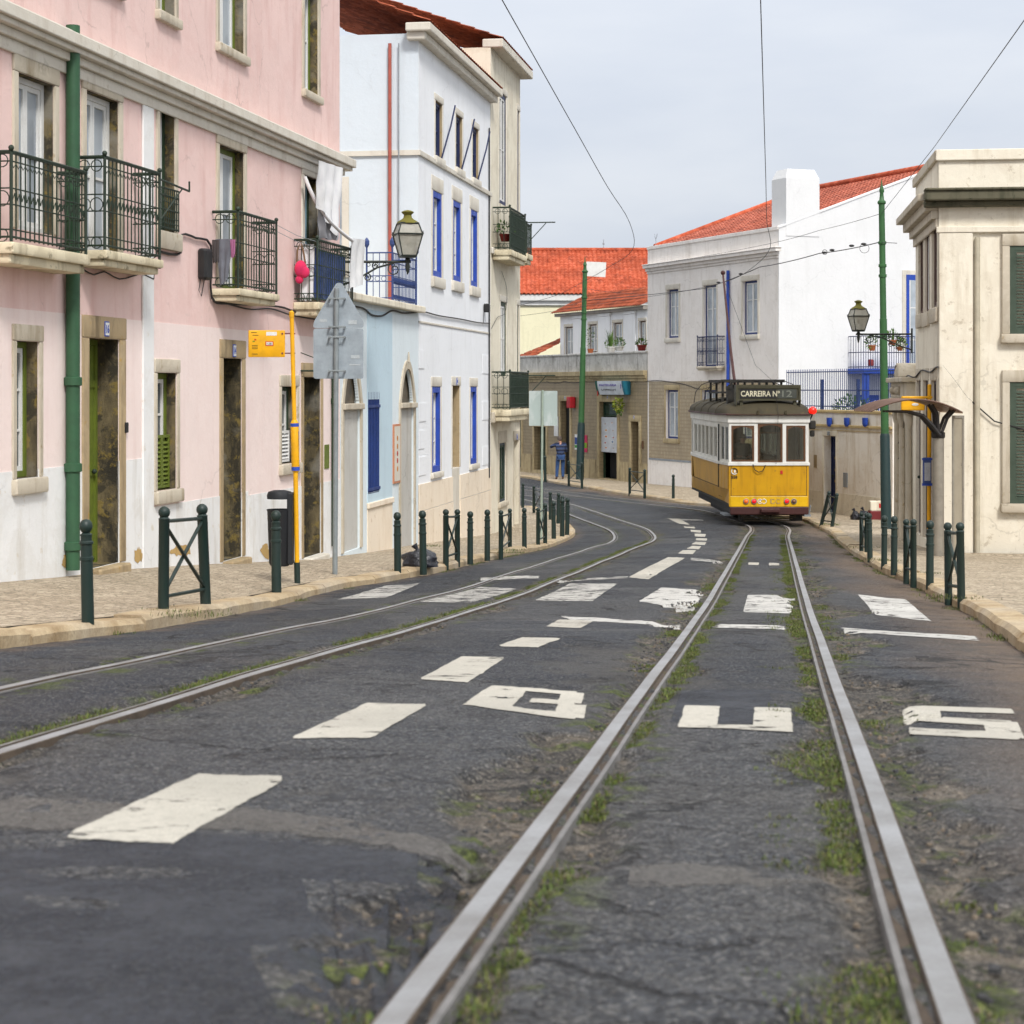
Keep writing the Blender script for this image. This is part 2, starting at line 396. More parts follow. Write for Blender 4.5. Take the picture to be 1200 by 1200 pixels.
def pit_at(x, y):
    k = round(y, 3)
    if k not in _bc: _bc[k] = (pit_bands(y), xr_(y), xl_(y))
    (br, bl), cr, cl = _bc[k]; pit = 0.
    for c, B in ((cr, br), (cl, bl)):
        q = (x-c)*.99
        for lo, hi in B:
            m = min(q-lo, hi-q)
            if m > 0: pit = max(pit, min(1., m/.035))
    return pit
def pit_dz(x, y, pit): return -pit*(.030 + .022*mnoise.noise((x*7, y*7, 1.))) + pit*.018*mnoise.noise((x*22, y*22, 4.))
RAILS = [offset(TR,-.48), offset(TR,.48), offset(TL,-.48), offset(TL,.48)]

# ------------------------------------------------------------------ road
def road_mat(name):
    t = NT(name); co = t.coord('Object')
    sep = t.n('ShaderNodeSeparateColor', {0: t.n('ShaderNodeAttribute', attribute_name='wear').outputs[0]}); sp_ = t.n('ShaderNodeSeparateColor', {0: t.n('ShaderNodeAttribute', attribute_name='pit').outputs[0]})
    rail, kerb, moss = sep.outputs[0], sep.outputs[1], sep.outputs[2]; pit, hole = sp_.outputs[0], sp_.outputs[1]
    wrp = t.n('ShaderNodeVectorMath', {0: co, 1: t.n('ShaderNodeVectorMath', {0: t.n('ShaderNodeTexNoise', {'Vector': co, 'Scale': 2.3, 'Detail': 5, 'Roughness': .65}).outputs[1], 1: (.7,.7,.0)}, operation='MULTIPLY').outputs[0]}, operation='ADD').outputs[0]
    n1 = t.noise(co, .5, 6, .62); n2 = t.noise(wrp, 3.0, 7, .7); g1 = t.noise(co, 85, 3, .8); g2 = t.noise(co, 30, 5, .75); tr = t.noise(t.coord('Object', (.45,2.2,1)), 1.0, 7, .68)
    st = t.n('ShaderNodeTexVoronoi', {'Vector': co, 'Scale': 95.0}, feature='F1'); stc = t.n('ShaderNodeSeparateColor', {0: st.outputs['Color']}).outputs[0]
    c = t.mix(t.ramp(n1, [(.38,0),(.62,1)]), (.012,.018,.032), (.034,.043,.060))
    c = t.mix(t.ramp(tr, [(.50,0),(.66,.8)]), c, (.076,.079,.083))
    pv = t.n('ShaderNodeTexVoronoi', {'Vector': t.n('ShaderNodeMapping', {0: wrp, 3: (.45,.22,1)}).outputs[0], 'Scale': 1.0}, feature='F1'); pc = t.n('ShaderNodeSeparateColor', {0: pv.outputs['Color']}).outputs[0]
    c = t.mix(t.ramp(pc, [(.0,.6),(.34,.6),(.36,0),(.72,0),(.74,.4),(1,.4)]), c, t.mix(t.ramp(pc, [(.45,0),(.55,1)]), (.015,.019,.029), (.098,.096,.093)))
    c = t.mix(t.ramp(n2, [(.54,0),(.62,.7)]), c, (.015,.017,.022))
    # aggregate: pale and dark stones in the binder
    c = t.mix(t.ramp(stc, [(.76,0),(.88,.7)]), c, (.185,.18,.17)); c = t.mix(t.ramp(stc, [(.14,.8),(.26,0)]), c, (.008,.008,.010))
    # brown gutter dirt
    k1 = t.math('MULTIPLY', kerb, t.ramp(n2, [(.30,.5),(.55,1)]))
    c = t.mix(t.math('MULTIPLY', k1, .85, True), c, t.mix(t.ramp(g2, [(.4,0),(.65,1)]), (.23,.16,.105), (.13,.092,.064)))
    # old shallow holes and the broken strips along the rails
    c = t.mix(t.math('MULTIPLY', hole, .6), c, t.mix(t.ramp(g2, [(.4,0),(.6,1)]), (.105,.098,.09), (.038,.037,.036)))
    dirt = t.mix(t.ramp(n2, [(.42,0),(.52,1)]), (.150,.122,.09), (.020,.018,.017)); dirt = t.mix(t.ramp(stc, [(.6,0),(.75,.6)]), dirt, (.24,.21,.17))
    c = t.mix(t.math('MULTIPLY', pit, .95), c, dirt)
    c = t.mix(t.math('MULTIPLY', t.math('MULTIPLY', rail, .35), t.ramp(n2, [(.4,0),(.5,1)])), c, (.10,.09,.078))
    mz = t.math('MULTIPLY', t.math('MAXIMUM', moss, t.math('MULTIPLY', pit, .75)), t.ramp(t.noise(co, 3.2, 6, .7), [(.53,0),(.58,1)]))
    c = t.mix(mz, c, t.mix(t.ramp(g2, [(.35,0),(.65,1)]), (.030,.045,.006), (.10,.125,.018)))
    c = t.mix(.75, c, t.ramp(g1, [(.36,(.1,.1,.1)),(.64,(.9,.9,.9))]), 'OVERLAY'); c = t.mix(.55, c, t.ramp(g2, [(.3,(.12,.12,.12)),(.7,(.88,.88,.88))]), 'OVERLAY')
    cv = t.n('ShaderNodeTexVoronoi', {'Vector': t.n('ShaderNodeMapping', {0: wrp, 3: (1.0,1.7,1)}).outputs[0], 'Scale': 1.05}, feature='DISTANCE_TO_EDGE').outputs['Distance']
    cv2 = t.n('ShaderNodeTexVoronoi', {'Vector': t.n('ShaderNodeMapping', {0: wrp, 3: (2.2,4.5,1)}).outputs[0], 'Scale': 1.4}, feature='DISTANCE_TO_EDGE').outputs['Distance']
    cm = t.ramp(t.noise(co, .7, 4, .6), [(.47,0),(.56,1)])
    cr = t.math('MAXIMUM', t.math('MULTIPLY', t.ramp(cv, [(.0,1),(.012,.9),(.026,0)]), cm), t.math('MULTIPLY', t.ramp(cv2, [(.0,1),(.03,.8),(.07,0)]), t.math('MULTIPLY', rail, t.ramp(n2, [(.38,1),(.52,0)]))))
    c = t.mix(t.math('MULTIPLY', cr, .9), c, (.008,.008,.009))
    h = t.math('ADD', t.math('MULTIPLY', g1, .10), t.math('MULTIPLY', g2, .35)); h = t.math('ADD', h, t.math('MULTIPLY', n2, .9)); h = t.math('ADD', h, t.math('MULTIPLY', tr, .8)); h = t.math('ADD', h, t.math('MULTIPLY', mz, .35))
    h = t.math('SUBTRACT', h, t.math('MULTIPLY', cr, 1.0)); h = t.math('ADD', h, t.math('MULTIPLY', st.outputs['Distance'], -.25))
    t.P(color=c, rough=t.ramp(n1, [(.35,.55),(.65,.78)]), spec=.32, normal=t.bump(h, 1.0, .05))
    return t.m
def dist_fn(polys, step=1):
    pts = [p for P in polys for p in P]
    cells = {}
    for p in pts: cells.setdefault((round(p.x), round(p.y)), []).append(p)
    def d(x, y):
        b = 9.
        for i in (-1,0,1):
            for j in (-1,0,1):
                for p in cells.get((round(x)+i, round(y)+j), ()):
                    q = math.hypot(p.x-x, p.y-y)
                    if q < b: b = q
        return b
    return d
dr = dist_fn(RAILS)
# kerb lines, read from the photograph
KL = [gp(px, py) for px, py in [(67,752),(115,746),(170,739),(215,731),(260,723),(301,715),(335,708),(367,698),(411,688),(440,684),(480,677),(516,671),(560,660),(606,650),(640,643),(662,635),(674,627),(668,618),(648,606),(622,597)]]
KL = [Vector((KL[0].x-308*.0025*q, KL[0].y-5.5*q, 0)) for q in (2.4,1.6,.8,.4)] + KL + [Vector((-.9,58.5,0)), Vector((-4,63,0)), Vector((-9,68,0))]
KR = [gp(px, py) for px, py in [(1133,719),(1105,706),(1084,694),(1060,682),(1035,672),(1018,662),(1000,651),(985,639),(974,628),(956,618),(938,610)]]
KR = [Vector((KR[0].x-308*.002*q-.1*q, KR[0].y-4.4*q, 0)) for q in (4,3,2,1)] + KR + [Vector((7.35,54,0)), Vector((7.2,58,0)), Vector((6.6,60.5,0))] + [gp(px, py) for px, py in [(806,591.5),(770,586),(727,580),(690,573.5),(664,569),(635,564),(611,560)]] + [Vector((-2.4,90,0))]
KLc = catmull([(p.x,p.y) for p in KL], .5); KRc = catmull([(p.x,p.y) for p in KR], .5)
dkr = dist_fn([KRc]); dkl = dist_fn([KLc])
def axis(segs):
    out = []
    for a, b, st in segs:
        n = max(1, int(round((b-a)/st))); out += [a + (b-a)*i/n for i in range(n)]
    return out + [segs[-1][1]]
XS = axis([(-1500,-300,600),(-300,-60,80),(-60,-14,6),(-14,-6,.5),(-6,-3.4,.12),(-3.4,6.2,.05),(6.2,9,.12),(9,14,.5),(14,60,6),(60,300,80),(300,1500,600)])
YS = axis([(-40,0,4),(0,2.5,.25),(2.5,5,.045),(5,12,.06),(12,20,.10),(20,30,.16),(30,60,.25),(60,80,.6),(80,140,6),(140,400,60),(400,2000,800)])
def make_road():
    nx = len(XS); vs = []; col = []; col2 = []
    for y in YS:
        inr = 1.5 < y < 60
        for x in XS:
            z = ground(x, y); pit = 0.; hole = 0.
            if -8 < x < 10 and 0 < y < 75:
                d = dr(x, y); k = dkr(x, y); n = N(x*1.3, y*.6, 0.); n2 = N(x*.8+9, y*.35, 3.)
                if inr and d < 1.6:
                    pit = pit_at(x, y); z += pit_dz(x, y, pit)
                if inr and d > .10 and -6 < x < 8:
                    hole = hole_at(x, y); z -= hole*.012
                    z += .006*N(x*1.5, y*4.5, 2.)*min(1., d/.4)*min(1., y/4)
                rr = max(0, min(1, 1.25 - d/(.34 + .55*max(0,n)))); kk = max(0, min(1, 1.3 - k/(.75+.6*n2)))
                mm = max(0, min(1, 1.25 - abs(d-.13)/.13))*(1 if n2 > -.25 else .3); kl = dkl(x, y)
                kk = max(kk, max(0, min(.5, .9-kl/.35)))
                col += [rr, kk, mm, 1]
            else: col += [0, 0, 0, 1]
            col2 += [pit, hole, 0, 1]; vs.append((x, y, z))
    fs = [(j*nx+i, j*nx+i+1, (j+1)*nx+i+1, (j+1)*nx+i) for j in range(len(YS)-1) for i in range(nx-1)]
    me = bpy.data.meshes.new('road'); me.from_pydata(vs, [], fs)
    for nm, c in (('wear', col), ('pit', col2)):
        ca = me.color_attributes.new(nm, 'FLOAT_COLOR', 'POINT'); ca.data.foreach_set('color', c)
    me.materials.append(road_mat('worn_asphalt')); me.polygons.foreach_set('use_smooth', [True]*len(fs))
    o = bpy.data.objects.new('road', me); COL.objects.link(o); return struct(o)
make_road()

# rails: head, groove and lip lying a few millimetres proud of the asphalt
def rail_mat():
    t = NT('worn_rail_steel'); co = t.coord('Object'); a = t.noise(co, 3, 5); b = t.noise(co, 60, 3)
    t.P(color=t.mix(t.ramp(a, [(.35,0),(.7,1)]), (.33,.335,.345), (.21,.205,.20)), metal=.4, rough=t.ramp(b, [(.3,.42),(.7,.62)]), normal=t.bump(b, .1, .004)); return t.m
m_rail = rail_mat(); m_rust = pmat('rail_groove_rust', (.040,.028,.020), (.085,.062,.042), 6, .85, .3)
m_lip = pmat('rail_lip_steel', (.15,.145,.14), (.25,.24,.235), 5, .55, .1, metal=.4)
for i, (P, side) in enumerate(zip([TR,TR,TL,TL], [-1,1,-1,1])):
    if i >= 2: P = [p for p in P if p.y < 80]
    mb = MB()
    inner, outer = .45, .515                       # head between these offsets from the centre, groove and lip inside
    def strip(d0, d1, h0, h1, mi):
        A, B = offset(P, side*d0), offset(P, side*d1)
        mb.loft([[(a.x, a.y, ground(a.x,a.y)+h0), (b.x, b.y, ground(b.x,b.y)+h1)] for a, b in zip(A, B)], False, mi=mi)
    strip(outer+.006, outer, -.03, .007, 1); strip(outer, outer-.006, .007, .009, 1); strip(outer-.006, inner+.004, .009, .009, 0); strip(inner+.004, inner, .009, .007, 1); strip(inner, inner-.003, .007, -.004, 1)
    strip(inner-.003, inner-.030, -.004, -.004, 1); strip(inner-.030, inner-.032, -.004, .006, 1); strip(inner-.032, inner-.048, .006, .006, 2); strip(inner-.048, inner-.052, .006, -.03, 2)
    struct(mb.build('tram_rail', [m_rail, m_rust, m_lip], origin=(0,0,0)))

# road paint
def paint_mat(name, thr, tone):
    t = NT(name); co = t.coord('Object'); a = t.noise(co, 5, 7, .72); b = t.noise(t.coord('Object', (1,3,1)), 2.2, 6, .7); sp = t.noise(co, 140, 2, .7); sc = t.noise(co, .9, 3); f = t.noise(co, 22, 5, .7)
    ed = t.n('ShaderNodeAttribute', attribute_name='edge').outputs[2]
    w = t.math('MAXIMUM', t.ramp(a, [(thr,0),(thr+.05,1)]), t.ramp(b, [(thr+.01,0),(thr+.06,1)]))
    rag = t.math('ADD', t.math('MULTIPLY', f, .55), t.math('MULTIPLY', a, .55))
    w = t.math('MAXIMUM', w, t.ramp(t.math('SUBTRACT', rag, t.math('MULTIPLY', ed, .9)), [(.36,0),(.46,1)]))
    w = t.math('MAXIMUM', w, t.ramp(t.math('ADD', t.math('MULTIPLY', f, .6), t.math('MULTIPLY', a, .4)), [(thr+.0,0),(thr+.07,.8)]))
    c = t.mix(t.ramp(sc, [(.35,0),(.65,1)]), tone, tuple(x*.80 for x in tone))
    c = t.mix(t.ramp(f, [(.45,0),(.75,.45)]), c, tuple(x*.55 for x in tone))
    c = t.mix(.45, c, t.ramp(sp, [(.25,(.2,.2,.2)),(.75,(.8,.8,.8))]), 'OVERLAY')
    t.P(color=c, rough=.75, spec=.3, alpha=t.math('SUBTRACT', 1.0, w, True), normal=t.bump(t.math('ADD', sp, a), .4, .012)); return t.m
m_paint = paint_mat('white_road_paint', .60, (.48,.455,.395)); m_paintw = paint_mat('worn_road_paint', .57, (.54,.53,.50)); m_paintt = paint_mat('very_worn_road_paint', .535, (.46,.45,.42))
def mark(name, polys, mat, n=8):
    mb = MB(); edge = []
    for q in polys:
        g = [gp(x, y) for x, y in q]
        a, b, c, d = [Vector((p.x, p.y)) for p in g]
        m = max(2, int(max((a-d).length, (b-c).length, (a-b).length)/.12)); m = min(max(m, n), 36)
        wa, wb = max(.03, ((a-b).length+(d-c).length)/2), max(.03, ((a-d).length+(b-c).length)/2)
        rows = []
        for i in range(m+1):
            u = i/m; l = a.lerp(d, u); r = b.lerp(c, u); row = []
            for j in range(m+1):
                v = j/m; p = l.lerp(r, v)
                row.append((p.x, p.y, road_z(p.x, p.y) + .0042 + .0004*len(mb.f)/max(1,m*m)))
                edge.append(min(1., min(v*wa, (1-v)*wa, u*wb, (1-u)*wb)/.022))
            rows.append(row)
        mb.loft(rows, False)
    o = mb.build(name, mat, origin=(0,0,0)); at_ = o.data.attributes.new('edge', 'FLOAT', 'POINT'); at_.data.foreach_set('value', edge)
    return struct(o)
def letter(name, quad, rects, mat, n=64):
    """one flat sheet of paint: strokes given in a unit square, joined, laid on the road inside the lettering's outline"""
    A, B, C_, D_ = [Vector((g.x, g.y)) for g in (gp(*q) for q in quad)]          # top left, top right, bottom right, bottom left
    wu = (B-A).length*.5+(C_-D_).length*.5; wv = (A-D_).length*.5+(B-C_).length*.5
    mb = MB(); edge = []; pts = []
    for i in range(n+1):
        for j in range(n+1):
            u, v = -.04+1.08*j/n, -.04+1.08*i/n; p = D_.lerp(C_, u).lerp(A.lerp(B, u), v)
            uu = u + .012*mnoise.noise((p.x*9, p.y*5, 4.)); vv = v + .02*mnoise.noise((p.x*8, p.y*6, 9.))
            e = max(min((uu-a_)*wu, (b_-uu)*wu, (vv-c_)*wv, (d_-vv)*wv) for a_, b_, c_, d_ in rects)
            pts.append((p.x, p.y, road_z(p.x, p.y)+.0044)); edge.append(max(0., min(1., e/.018)))
    fs = [(i*(n+1)+j, i*(n+1)+j+1, (i+1)*(n+1)+j+1, (i+1)*(n+1)+j) for i in range(n) for j in range(n)]
    mb.add(pts, [f for f in fs if max(edge[k] for k in f) > 0])
    o = mb.build(name, mat, origin=(0,0,0)); at_ = o.data.attributes.new('edge', 'FLOAT', 'POINT'); at_.data.foreach_set('value', edge); return struct(o)
for q in [[(232,906),(344,910),(203,991),(62,985)], [(431,824),(505,825),(434,867),(334,868)], [(541,769),(594,770.5),(548,801),(489,797)], [(612,747),(661,748),(631,759),(580,758)], [(656,726),(697,728),(680,737),(637,735)],
          [(783,653),(803,654),(760,679),(736,677)], [(800,645),(816,645),(812,649.6),(794,649)], [(811,639.8),(822,640.3),(819,644),(804,643)], [(815,635),(828,635.5),(826,639),(810,638)], [(816,630.8),(829,631.2),(828,634),(815,633.3)], [(814,625.4),(827.5,626.1),(826,629.5),(814,628.6)], [(809,621),(822,621.6),(821,624.5),(809.5,623.4)], [(801,616.5),(814,617.2),(815,619.6),(802,618.6)],
          [(782,607.5),(797,608),(808,614.6),(797,614.2)]]:
    mark('lane_dash', [q], m_paint)
mark('lane_arrow', [[(797,608.2),(824,609),(825,610.3),(800,609.8)]], m_paintw)
mark('worn_crossing_block', [[(775,689),(826,692),(811,716),(748,705)]], m_paintw)
mark('worn_crossing_block', [[(668,684),(724,684),(694,705),(626,704)]], m_paintt)
mark('worn_crossing_block', [[(876,697),(932,698),(927,719.5),(870,718)]], m_paintw)
mark('worn_crossing_block', [[(1005,697),(1062,703),(1092,729),(1026,721)]], m_paintw)
mark('worn_crossing_block', [[(562,688),(608,690),(550,707),(490,706)]], m_paintt)
mark('worn_crossing_block', [[(450,687),(492,684),(452,701),(394,703)]], m_paintt)
mark('worn_stop_line', [[(655,722),(800,730.5),(797,734.5),(668,727)]], m_paintw)
mark('worn_stop_line', [[(834,731.8),(921,733.8),(922,738),(831,735.8)]], m_paintw)
mark('worn_stop_line', [[(984,736),(1145,745.5),(1150,752),(990,740.5)]], m_paintw)
mark('thin_line', [[(810,654),(848,657),(846,660.3),(808,656.5)]], m_paintt)
mark('thin_line', [[(877,659.4),(890,659.6),(889,662.6),(876.5,662.4)], [(901,660),(913.5,660.2),(913.5,663),(900.5,662.8)]], m_paint)
mark('thin_line', [[(562,677.5),(634,674),(632,677),(562,681.5)]], m_paintt)
mark('thin_line', [[(652,679.5),(736,675.2),(738,677.4),(650,682.5)]], m_paintt)
# the lettering B U S painted across the road
letter('letter_b', [(576,804),(690,811.5),(684,845),(541,826.5)], [(0,.40,0,1),(.3,.88,.85,1),(.74,.96,.54,.94),(.50,.90,.43,.565),(.76,1.0,.06,.49),(.3,.94,.0,.16)], m_paint)
letter('letter_u', [(802,827.6),(927,830.6),(929.5,859),(793.5,853.6)], [(0,.345,0,1),(.655,1,0,1),(0,1,0,.17)], m_paint)
letter('letter_s', [(1056,826.5),(1186,832),(1202,868.5),(1064,861)], [(.06,1,.83,1),(0,.34,.46,.95),(.04,.95,.42,.59),(.68,1,.05,.55),(.02,.95,0,.20)], m_paint)
# darker repair patch with its pale worn rim
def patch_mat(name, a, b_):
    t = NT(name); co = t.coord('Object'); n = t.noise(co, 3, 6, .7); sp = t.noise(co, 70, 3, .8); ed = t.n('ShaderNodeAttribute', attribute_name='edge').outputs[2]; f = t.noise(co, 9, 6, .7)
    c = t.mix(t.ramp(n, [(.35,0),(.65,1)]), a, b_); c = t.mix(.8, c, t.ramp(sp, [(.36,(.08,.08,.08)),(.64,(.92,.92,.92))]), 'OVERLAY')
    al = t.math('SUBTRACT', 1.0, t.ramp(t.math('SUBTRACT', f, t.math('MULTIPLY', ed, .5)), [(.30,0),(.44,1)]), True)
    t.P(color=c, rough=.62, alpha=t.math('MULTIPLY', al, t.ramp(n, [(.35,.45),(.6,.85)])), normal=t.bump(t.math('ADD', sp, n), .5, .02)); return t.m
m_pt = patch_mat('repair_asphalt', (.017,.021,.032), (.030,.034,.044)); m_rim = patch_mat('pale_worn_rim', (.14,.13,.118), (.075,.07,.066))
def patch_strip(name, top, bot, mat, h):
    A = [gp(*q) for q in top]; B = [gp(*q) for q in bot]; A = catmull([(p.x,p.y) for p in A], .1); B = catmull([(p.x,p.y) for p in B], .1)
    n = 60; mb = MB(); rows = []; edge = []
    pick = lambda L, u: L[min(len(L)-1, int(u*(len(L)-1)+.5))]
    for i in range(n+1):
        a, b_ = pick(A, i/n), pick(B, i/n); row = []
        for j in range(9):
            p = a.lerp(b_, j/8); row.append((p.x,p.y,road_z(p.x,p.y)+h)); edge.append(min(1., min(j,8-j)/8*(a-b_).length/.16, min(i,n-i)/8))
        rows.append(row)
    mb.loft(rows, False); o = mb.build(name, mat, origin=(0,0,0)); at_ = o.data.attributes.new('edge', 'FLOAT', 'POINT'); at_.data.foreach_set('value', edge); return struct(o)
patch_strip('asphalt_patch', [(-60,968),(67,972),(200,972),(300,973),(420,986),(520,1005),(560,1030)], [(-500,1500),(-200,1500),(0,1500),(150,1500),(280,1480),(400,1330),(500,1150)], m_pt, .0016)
patch_strip('worn_rim', [(-60,932),(67,932),(200,948),(300,945),(420,962),(520,985),(585,1003)], [(-60,974),(67,976),(200,976),(300,977),(420,990),(520,1010),(568,1032)], m_rim, .0024)
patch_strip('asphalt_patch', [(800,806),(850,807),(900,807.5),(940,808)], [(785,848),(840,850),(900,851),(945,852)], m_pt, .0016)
patch_strip('worn_rim', [(740,1010),(800,1008),(870,1010),(960,1012)], [(735,1040),(800,1045),(870,1042),(965,1040)], m_rim, .0016)
# ------------------------------------------------------------------ pavements and kerbs
def cobble_mat():
    t = NT('limestone_cobbles'); co = t.coord('Object')
    v = t.n('ShaderNodeTexVoronoi', {'Vector': co, 'Scale': 11.5, 'Randomness': .75}, feature='F1')
    e = t.n('ShaderNodeTexVoronoi', {'Vector': co, 'Scale': 11.5, 'Randomness': .75}, feature='DISTANCE_TO_EDGE')
    r = t.n('ShaderNodeSeparateColor', {0: v.outputs['Color']})
    c = t.mix(t.ramp(r.outputs[0], [(.1,0),(.9,1)]), (.32,.262,.19), (.49,.41,.305))
    big = t.noise(co, .9, 6, .65); med = t.noise(co, 4, 6, .7)
    c = t.mix(t.ramp(big, [(.42,0),(.72,.65)]), c, (.27,.22,.15))
    c = t.mix(t.ramp(med, [(.58,0),(.70,.7)]), c, (.22,.18,.12))
    j = t.ramp(e.outputs['Distance'], [(.02,1),(.10,0)])
    c = t.mix(t.math('MULTIPLY', j, .75), c, (.12,.098,.065))
    t.P(color=c, rough=.8, spec=.3, normal=t.bump(t.math('MINIMUM', e.outputs['Distance'], .22), .6, .04)); return t.m
m_cob = cobble_mat()
def kerb_mat():
    t = NT('worn_kerb_stone'); co = t.coord('Object'); a = t.noise(co, 2.5, 7, .7); b = t.noise(co, 45, 4, .7); d = t.noise(co, .7, 4)
    c = t.mix(t.ramp(a, [(.35,0),(.65,1)]), (.50,.40,.26), (.30,.215,.12)); c = t.mix(t.ramp(d, [(.45,0),(.7,.6)]), c, (.40,.36,.30))
    c = t.mix(.3, c, t.ramp(b, [(.3,(.2,.2,.2)),(.7,(.8,.8,.8))]), 'OVERLAY')
    t.P(color=c, rough=.85, spec=.25, normal=t.bump(t.math('ADD', a, t.math('MULTIPLY', b, .4)), .6, .03)); return t.m
m_kerb = kerb_mat()
FP = Fac(-8.46, 400., 67, 1)             # pink house front
FB = Fac(-7.90, 360., 400, 1)            # blue and white house fronts
FS = Fac(36.6, -892., 760, -1)           # beige house and cake shop fronts across the bend
FG = Fac(26.2, -700., 915, -1)           # garden wall
FR = Fac(3.12, 280., 1100, -1)           # limestone house on the right
ZB = [(.003,-1.15),(.00907,-1.99),(.00989,-2.07),(.01099,-2.25),(.01209,-2.45),(.01354,-2.70),(.01405,-2.76),(.01519,-2.90),(.01699,-3.09),(.01881,-3.29),(.02052,-3.50),(.02244,-3.62),(.03,-3.75)]
def facX(k): return -8.46+400*k if k < .01405 else -7.9+360*k
def kerbLX(Y):
    for a, b in zip(KLc, KLc[1:]):
        if a.y <= Y <= b.y and b.y > a.y: return a.x + (b.x-a.x)*(Y-a.y)/(b.y-a.y)
    return None
def pavL(X, Y):
    kx = kerbLX(Y)
    if kx is None or Y/F > .0203: return ground(X, Y) + .11
    fx = facX(Y/F); u = max(0., min(1., (kx-X)/(kx-fx)))
    return (ground(kx, Y)+.11)*(1-u) + (CZ+tab(ZB, Y/F))*u
def ppL(px, py):
    f = lambda k: CZ-(py-YH)*k - pavL((px-600)*k, F*k)
    k = .004
    while f(k) > 0 and k < .06: k *= 1.01
    a, b = k/1.01, k
    for _ in range(25):
        c = (a+b)/2
        if f(c) > 0: a = c
        else: b = c
    return Vector(((px-600)*a, F*a, CZ-(py-YH)*a))
def ppR(px, py): return gp(px, py, .11)
def pavement(name, K, Fn, zf, n=7):
    mb = MB(); rows = []
    for p, q in zip(K, Fn):
        row = []
        for j in range(n+1):
            u = j/n; x = p.x+(q.x-p.x)*u; y = p.y+(q.y-p.y)*u; row.append((x, y, zf(x, y, p, q, u)))
        rows.append(row)
    mb.loft(rows, False); return struct(mb.build(name, m_cob, origin=(0,0,0), smooth=60))
KLi = offset(KLc, -.26); KRi = offset(KRc, .26)
FL = []
for p in KLi:
    k = p.y/F
    if k < .0207 and p.x > facX(k): FL.append(Vector((facX(k)-.25, p.y)))
    else: FL.append(None)
cut = FL.index(None) if None in FL else len(FL)
for i in range(cut, len(FL)):
    u = (i-cut)/(len(FL)-cut); FL[i] = Vector((facX(.0207)-.25 + (.0-facX(.0207))*min(1,u*4) - max(0,u-.25)*12, .0207*F + min(1,u*4)*4.0 + max(0,u-.25)*16))
def zleft(x, y, p, q, u):
    if p.y/F > .0207 or u < 0: return ground(x, y)*1 + .11
    return (ground(p.x,p.y)+.11)*(1-u) + (CZ+tab(ZB, p.y/F))*u
pavement('pavement', KLi, FL, zleft)
FRl = []
def fx_right(p):
    k = p.y/F
    if k < .0141: return Vector((max(10.5, p.x+3), p.y))
    if k < .0186: return Vector((3.12+280*k+.25, p.y))
    if k < .0258: return Vector((26.2-700*k+.35, p.y))
    if k < .0304: return Vector((8.14+ (k-.0258)*291+.25, p.y))
    return Vector((36.6-892*k+.35, p.y))
FRl = [fx_right(p) for p in KRi]
pavement('pavement', KRi, FRl, lambda x, y, p, q, u: ground(x, y) + .11 + .03*u)
def kerb(name, P, Pi, h=.11):
    """separate worn kerb stones laid end to end"""
    mb = MB(); L = 0; i = 0; n = len(P)
    while i < n-1:
        j = i+1; d = 0; target = R.uniform(.7,1.3)
        while j < n-1 and d < target: d += (P[j]-P[j-1]).length; j += 1
        dz = R.uniform(-.012,.012); rows = []
        idx = list(range(i, j+1))
        for q, t in enumerate(idx):
            e = .012 if q == 0 else (-.012 if q == len(idx)-1 else 0)
            tdir = (P[min(t+1,n-1)]-P[max(t-1,0)]).normalized()*e
            a = P[t]+tdir; b = Pi[t]+tdir; za = ground(a.x,a.y); m = a.lerp(b, .14)
            s = .010 if q in (0, len(idx)-1) else 0
            rows.append([(a.x,a.y,za-.06),(a.x,a.y,za+h-.035+dz-s),(m.x,m.y,za+h+.003+dz-s),(b.x,b.y,za+h+.006+dz-s),(b.x,b.y,za+h-.10)])
        mb.loft(rows, True, True); i = j
    return struct(mb.build(name, m_kerb, origin=(0,0,0), smooth=40))
kerb('kerb', KLc, KLi); kerb('kerb', KRc, KRi)
# ------------------------------------------------------------------ facade helpers
def wall(mb, s0, s1, z0, z1, ops=(), d=0.0, depth=.25, mi=0, mr=None, edges=False):
    """flat wall with rectangular openings and their reveals"""
    mr = mi if mr is None else mr
    ops = [(max(a,s0), min(b,s1), max(c,z0), min(e,z1)) for a, b, c, e in ops if b > s0+.002 and a < s1-.002 and e > z0+.002 and c < z1-.002]
    ss = sorted({s0, s1, *[o[0] for o in ops], *[o[1] for o in ops]}); zz = sorted({z0, z1, *[o[2] for o in ops], *[o[3] for o in ops]})
    for a, b in zip(ss, ss[1:]):
        run = None
        for c, e in zip(zz, zz[1:]):
            x, z = (a+b)/2, (c+e)/2
            if any(o[0] < x < o[1] and o[2] < z < o[3] for o in ops): continue
            mb.quad((a,d,c),(b,d,c),(b,d,e),(a,d,e), mi)
    for a, b, c, e in ops:
        mb.quad((a,d,c),(a,d,e),(a,d-depth,e),(a,d-depth,c), mr); mb.quad((b,d,c),(b,d,e),(b,d-depth,e),(b,d-depth,c), mr)
        if e < z1-.002: mb.quad((a,d,e),(b,d,e),(b,d-depth,e),(a,d-depth,e), mr)
        if c > z0+.002: mb.quad((a,d,c),(b,d,c),(b,d-depth,c),(a,d-depth,c), mr)
    if edges:
        for a in (s0, s1): mb.quad((a,d,z0),(a,d,z1),(a,d-depth,z1),(a,d-depth,z0), mi)
        for a, b in zip(ss, ss[1:]):
            for z, zi in ((z1, z1-.003), (z0, z0+.003)):
                if not any(o[0] < (a+b)/2 < o[1] and o[2] < zi < o[3] for o in ops): mb.quad((a,d,z),(b,d,z),(b,d-depth,z),(a,d-depth,z), mi)
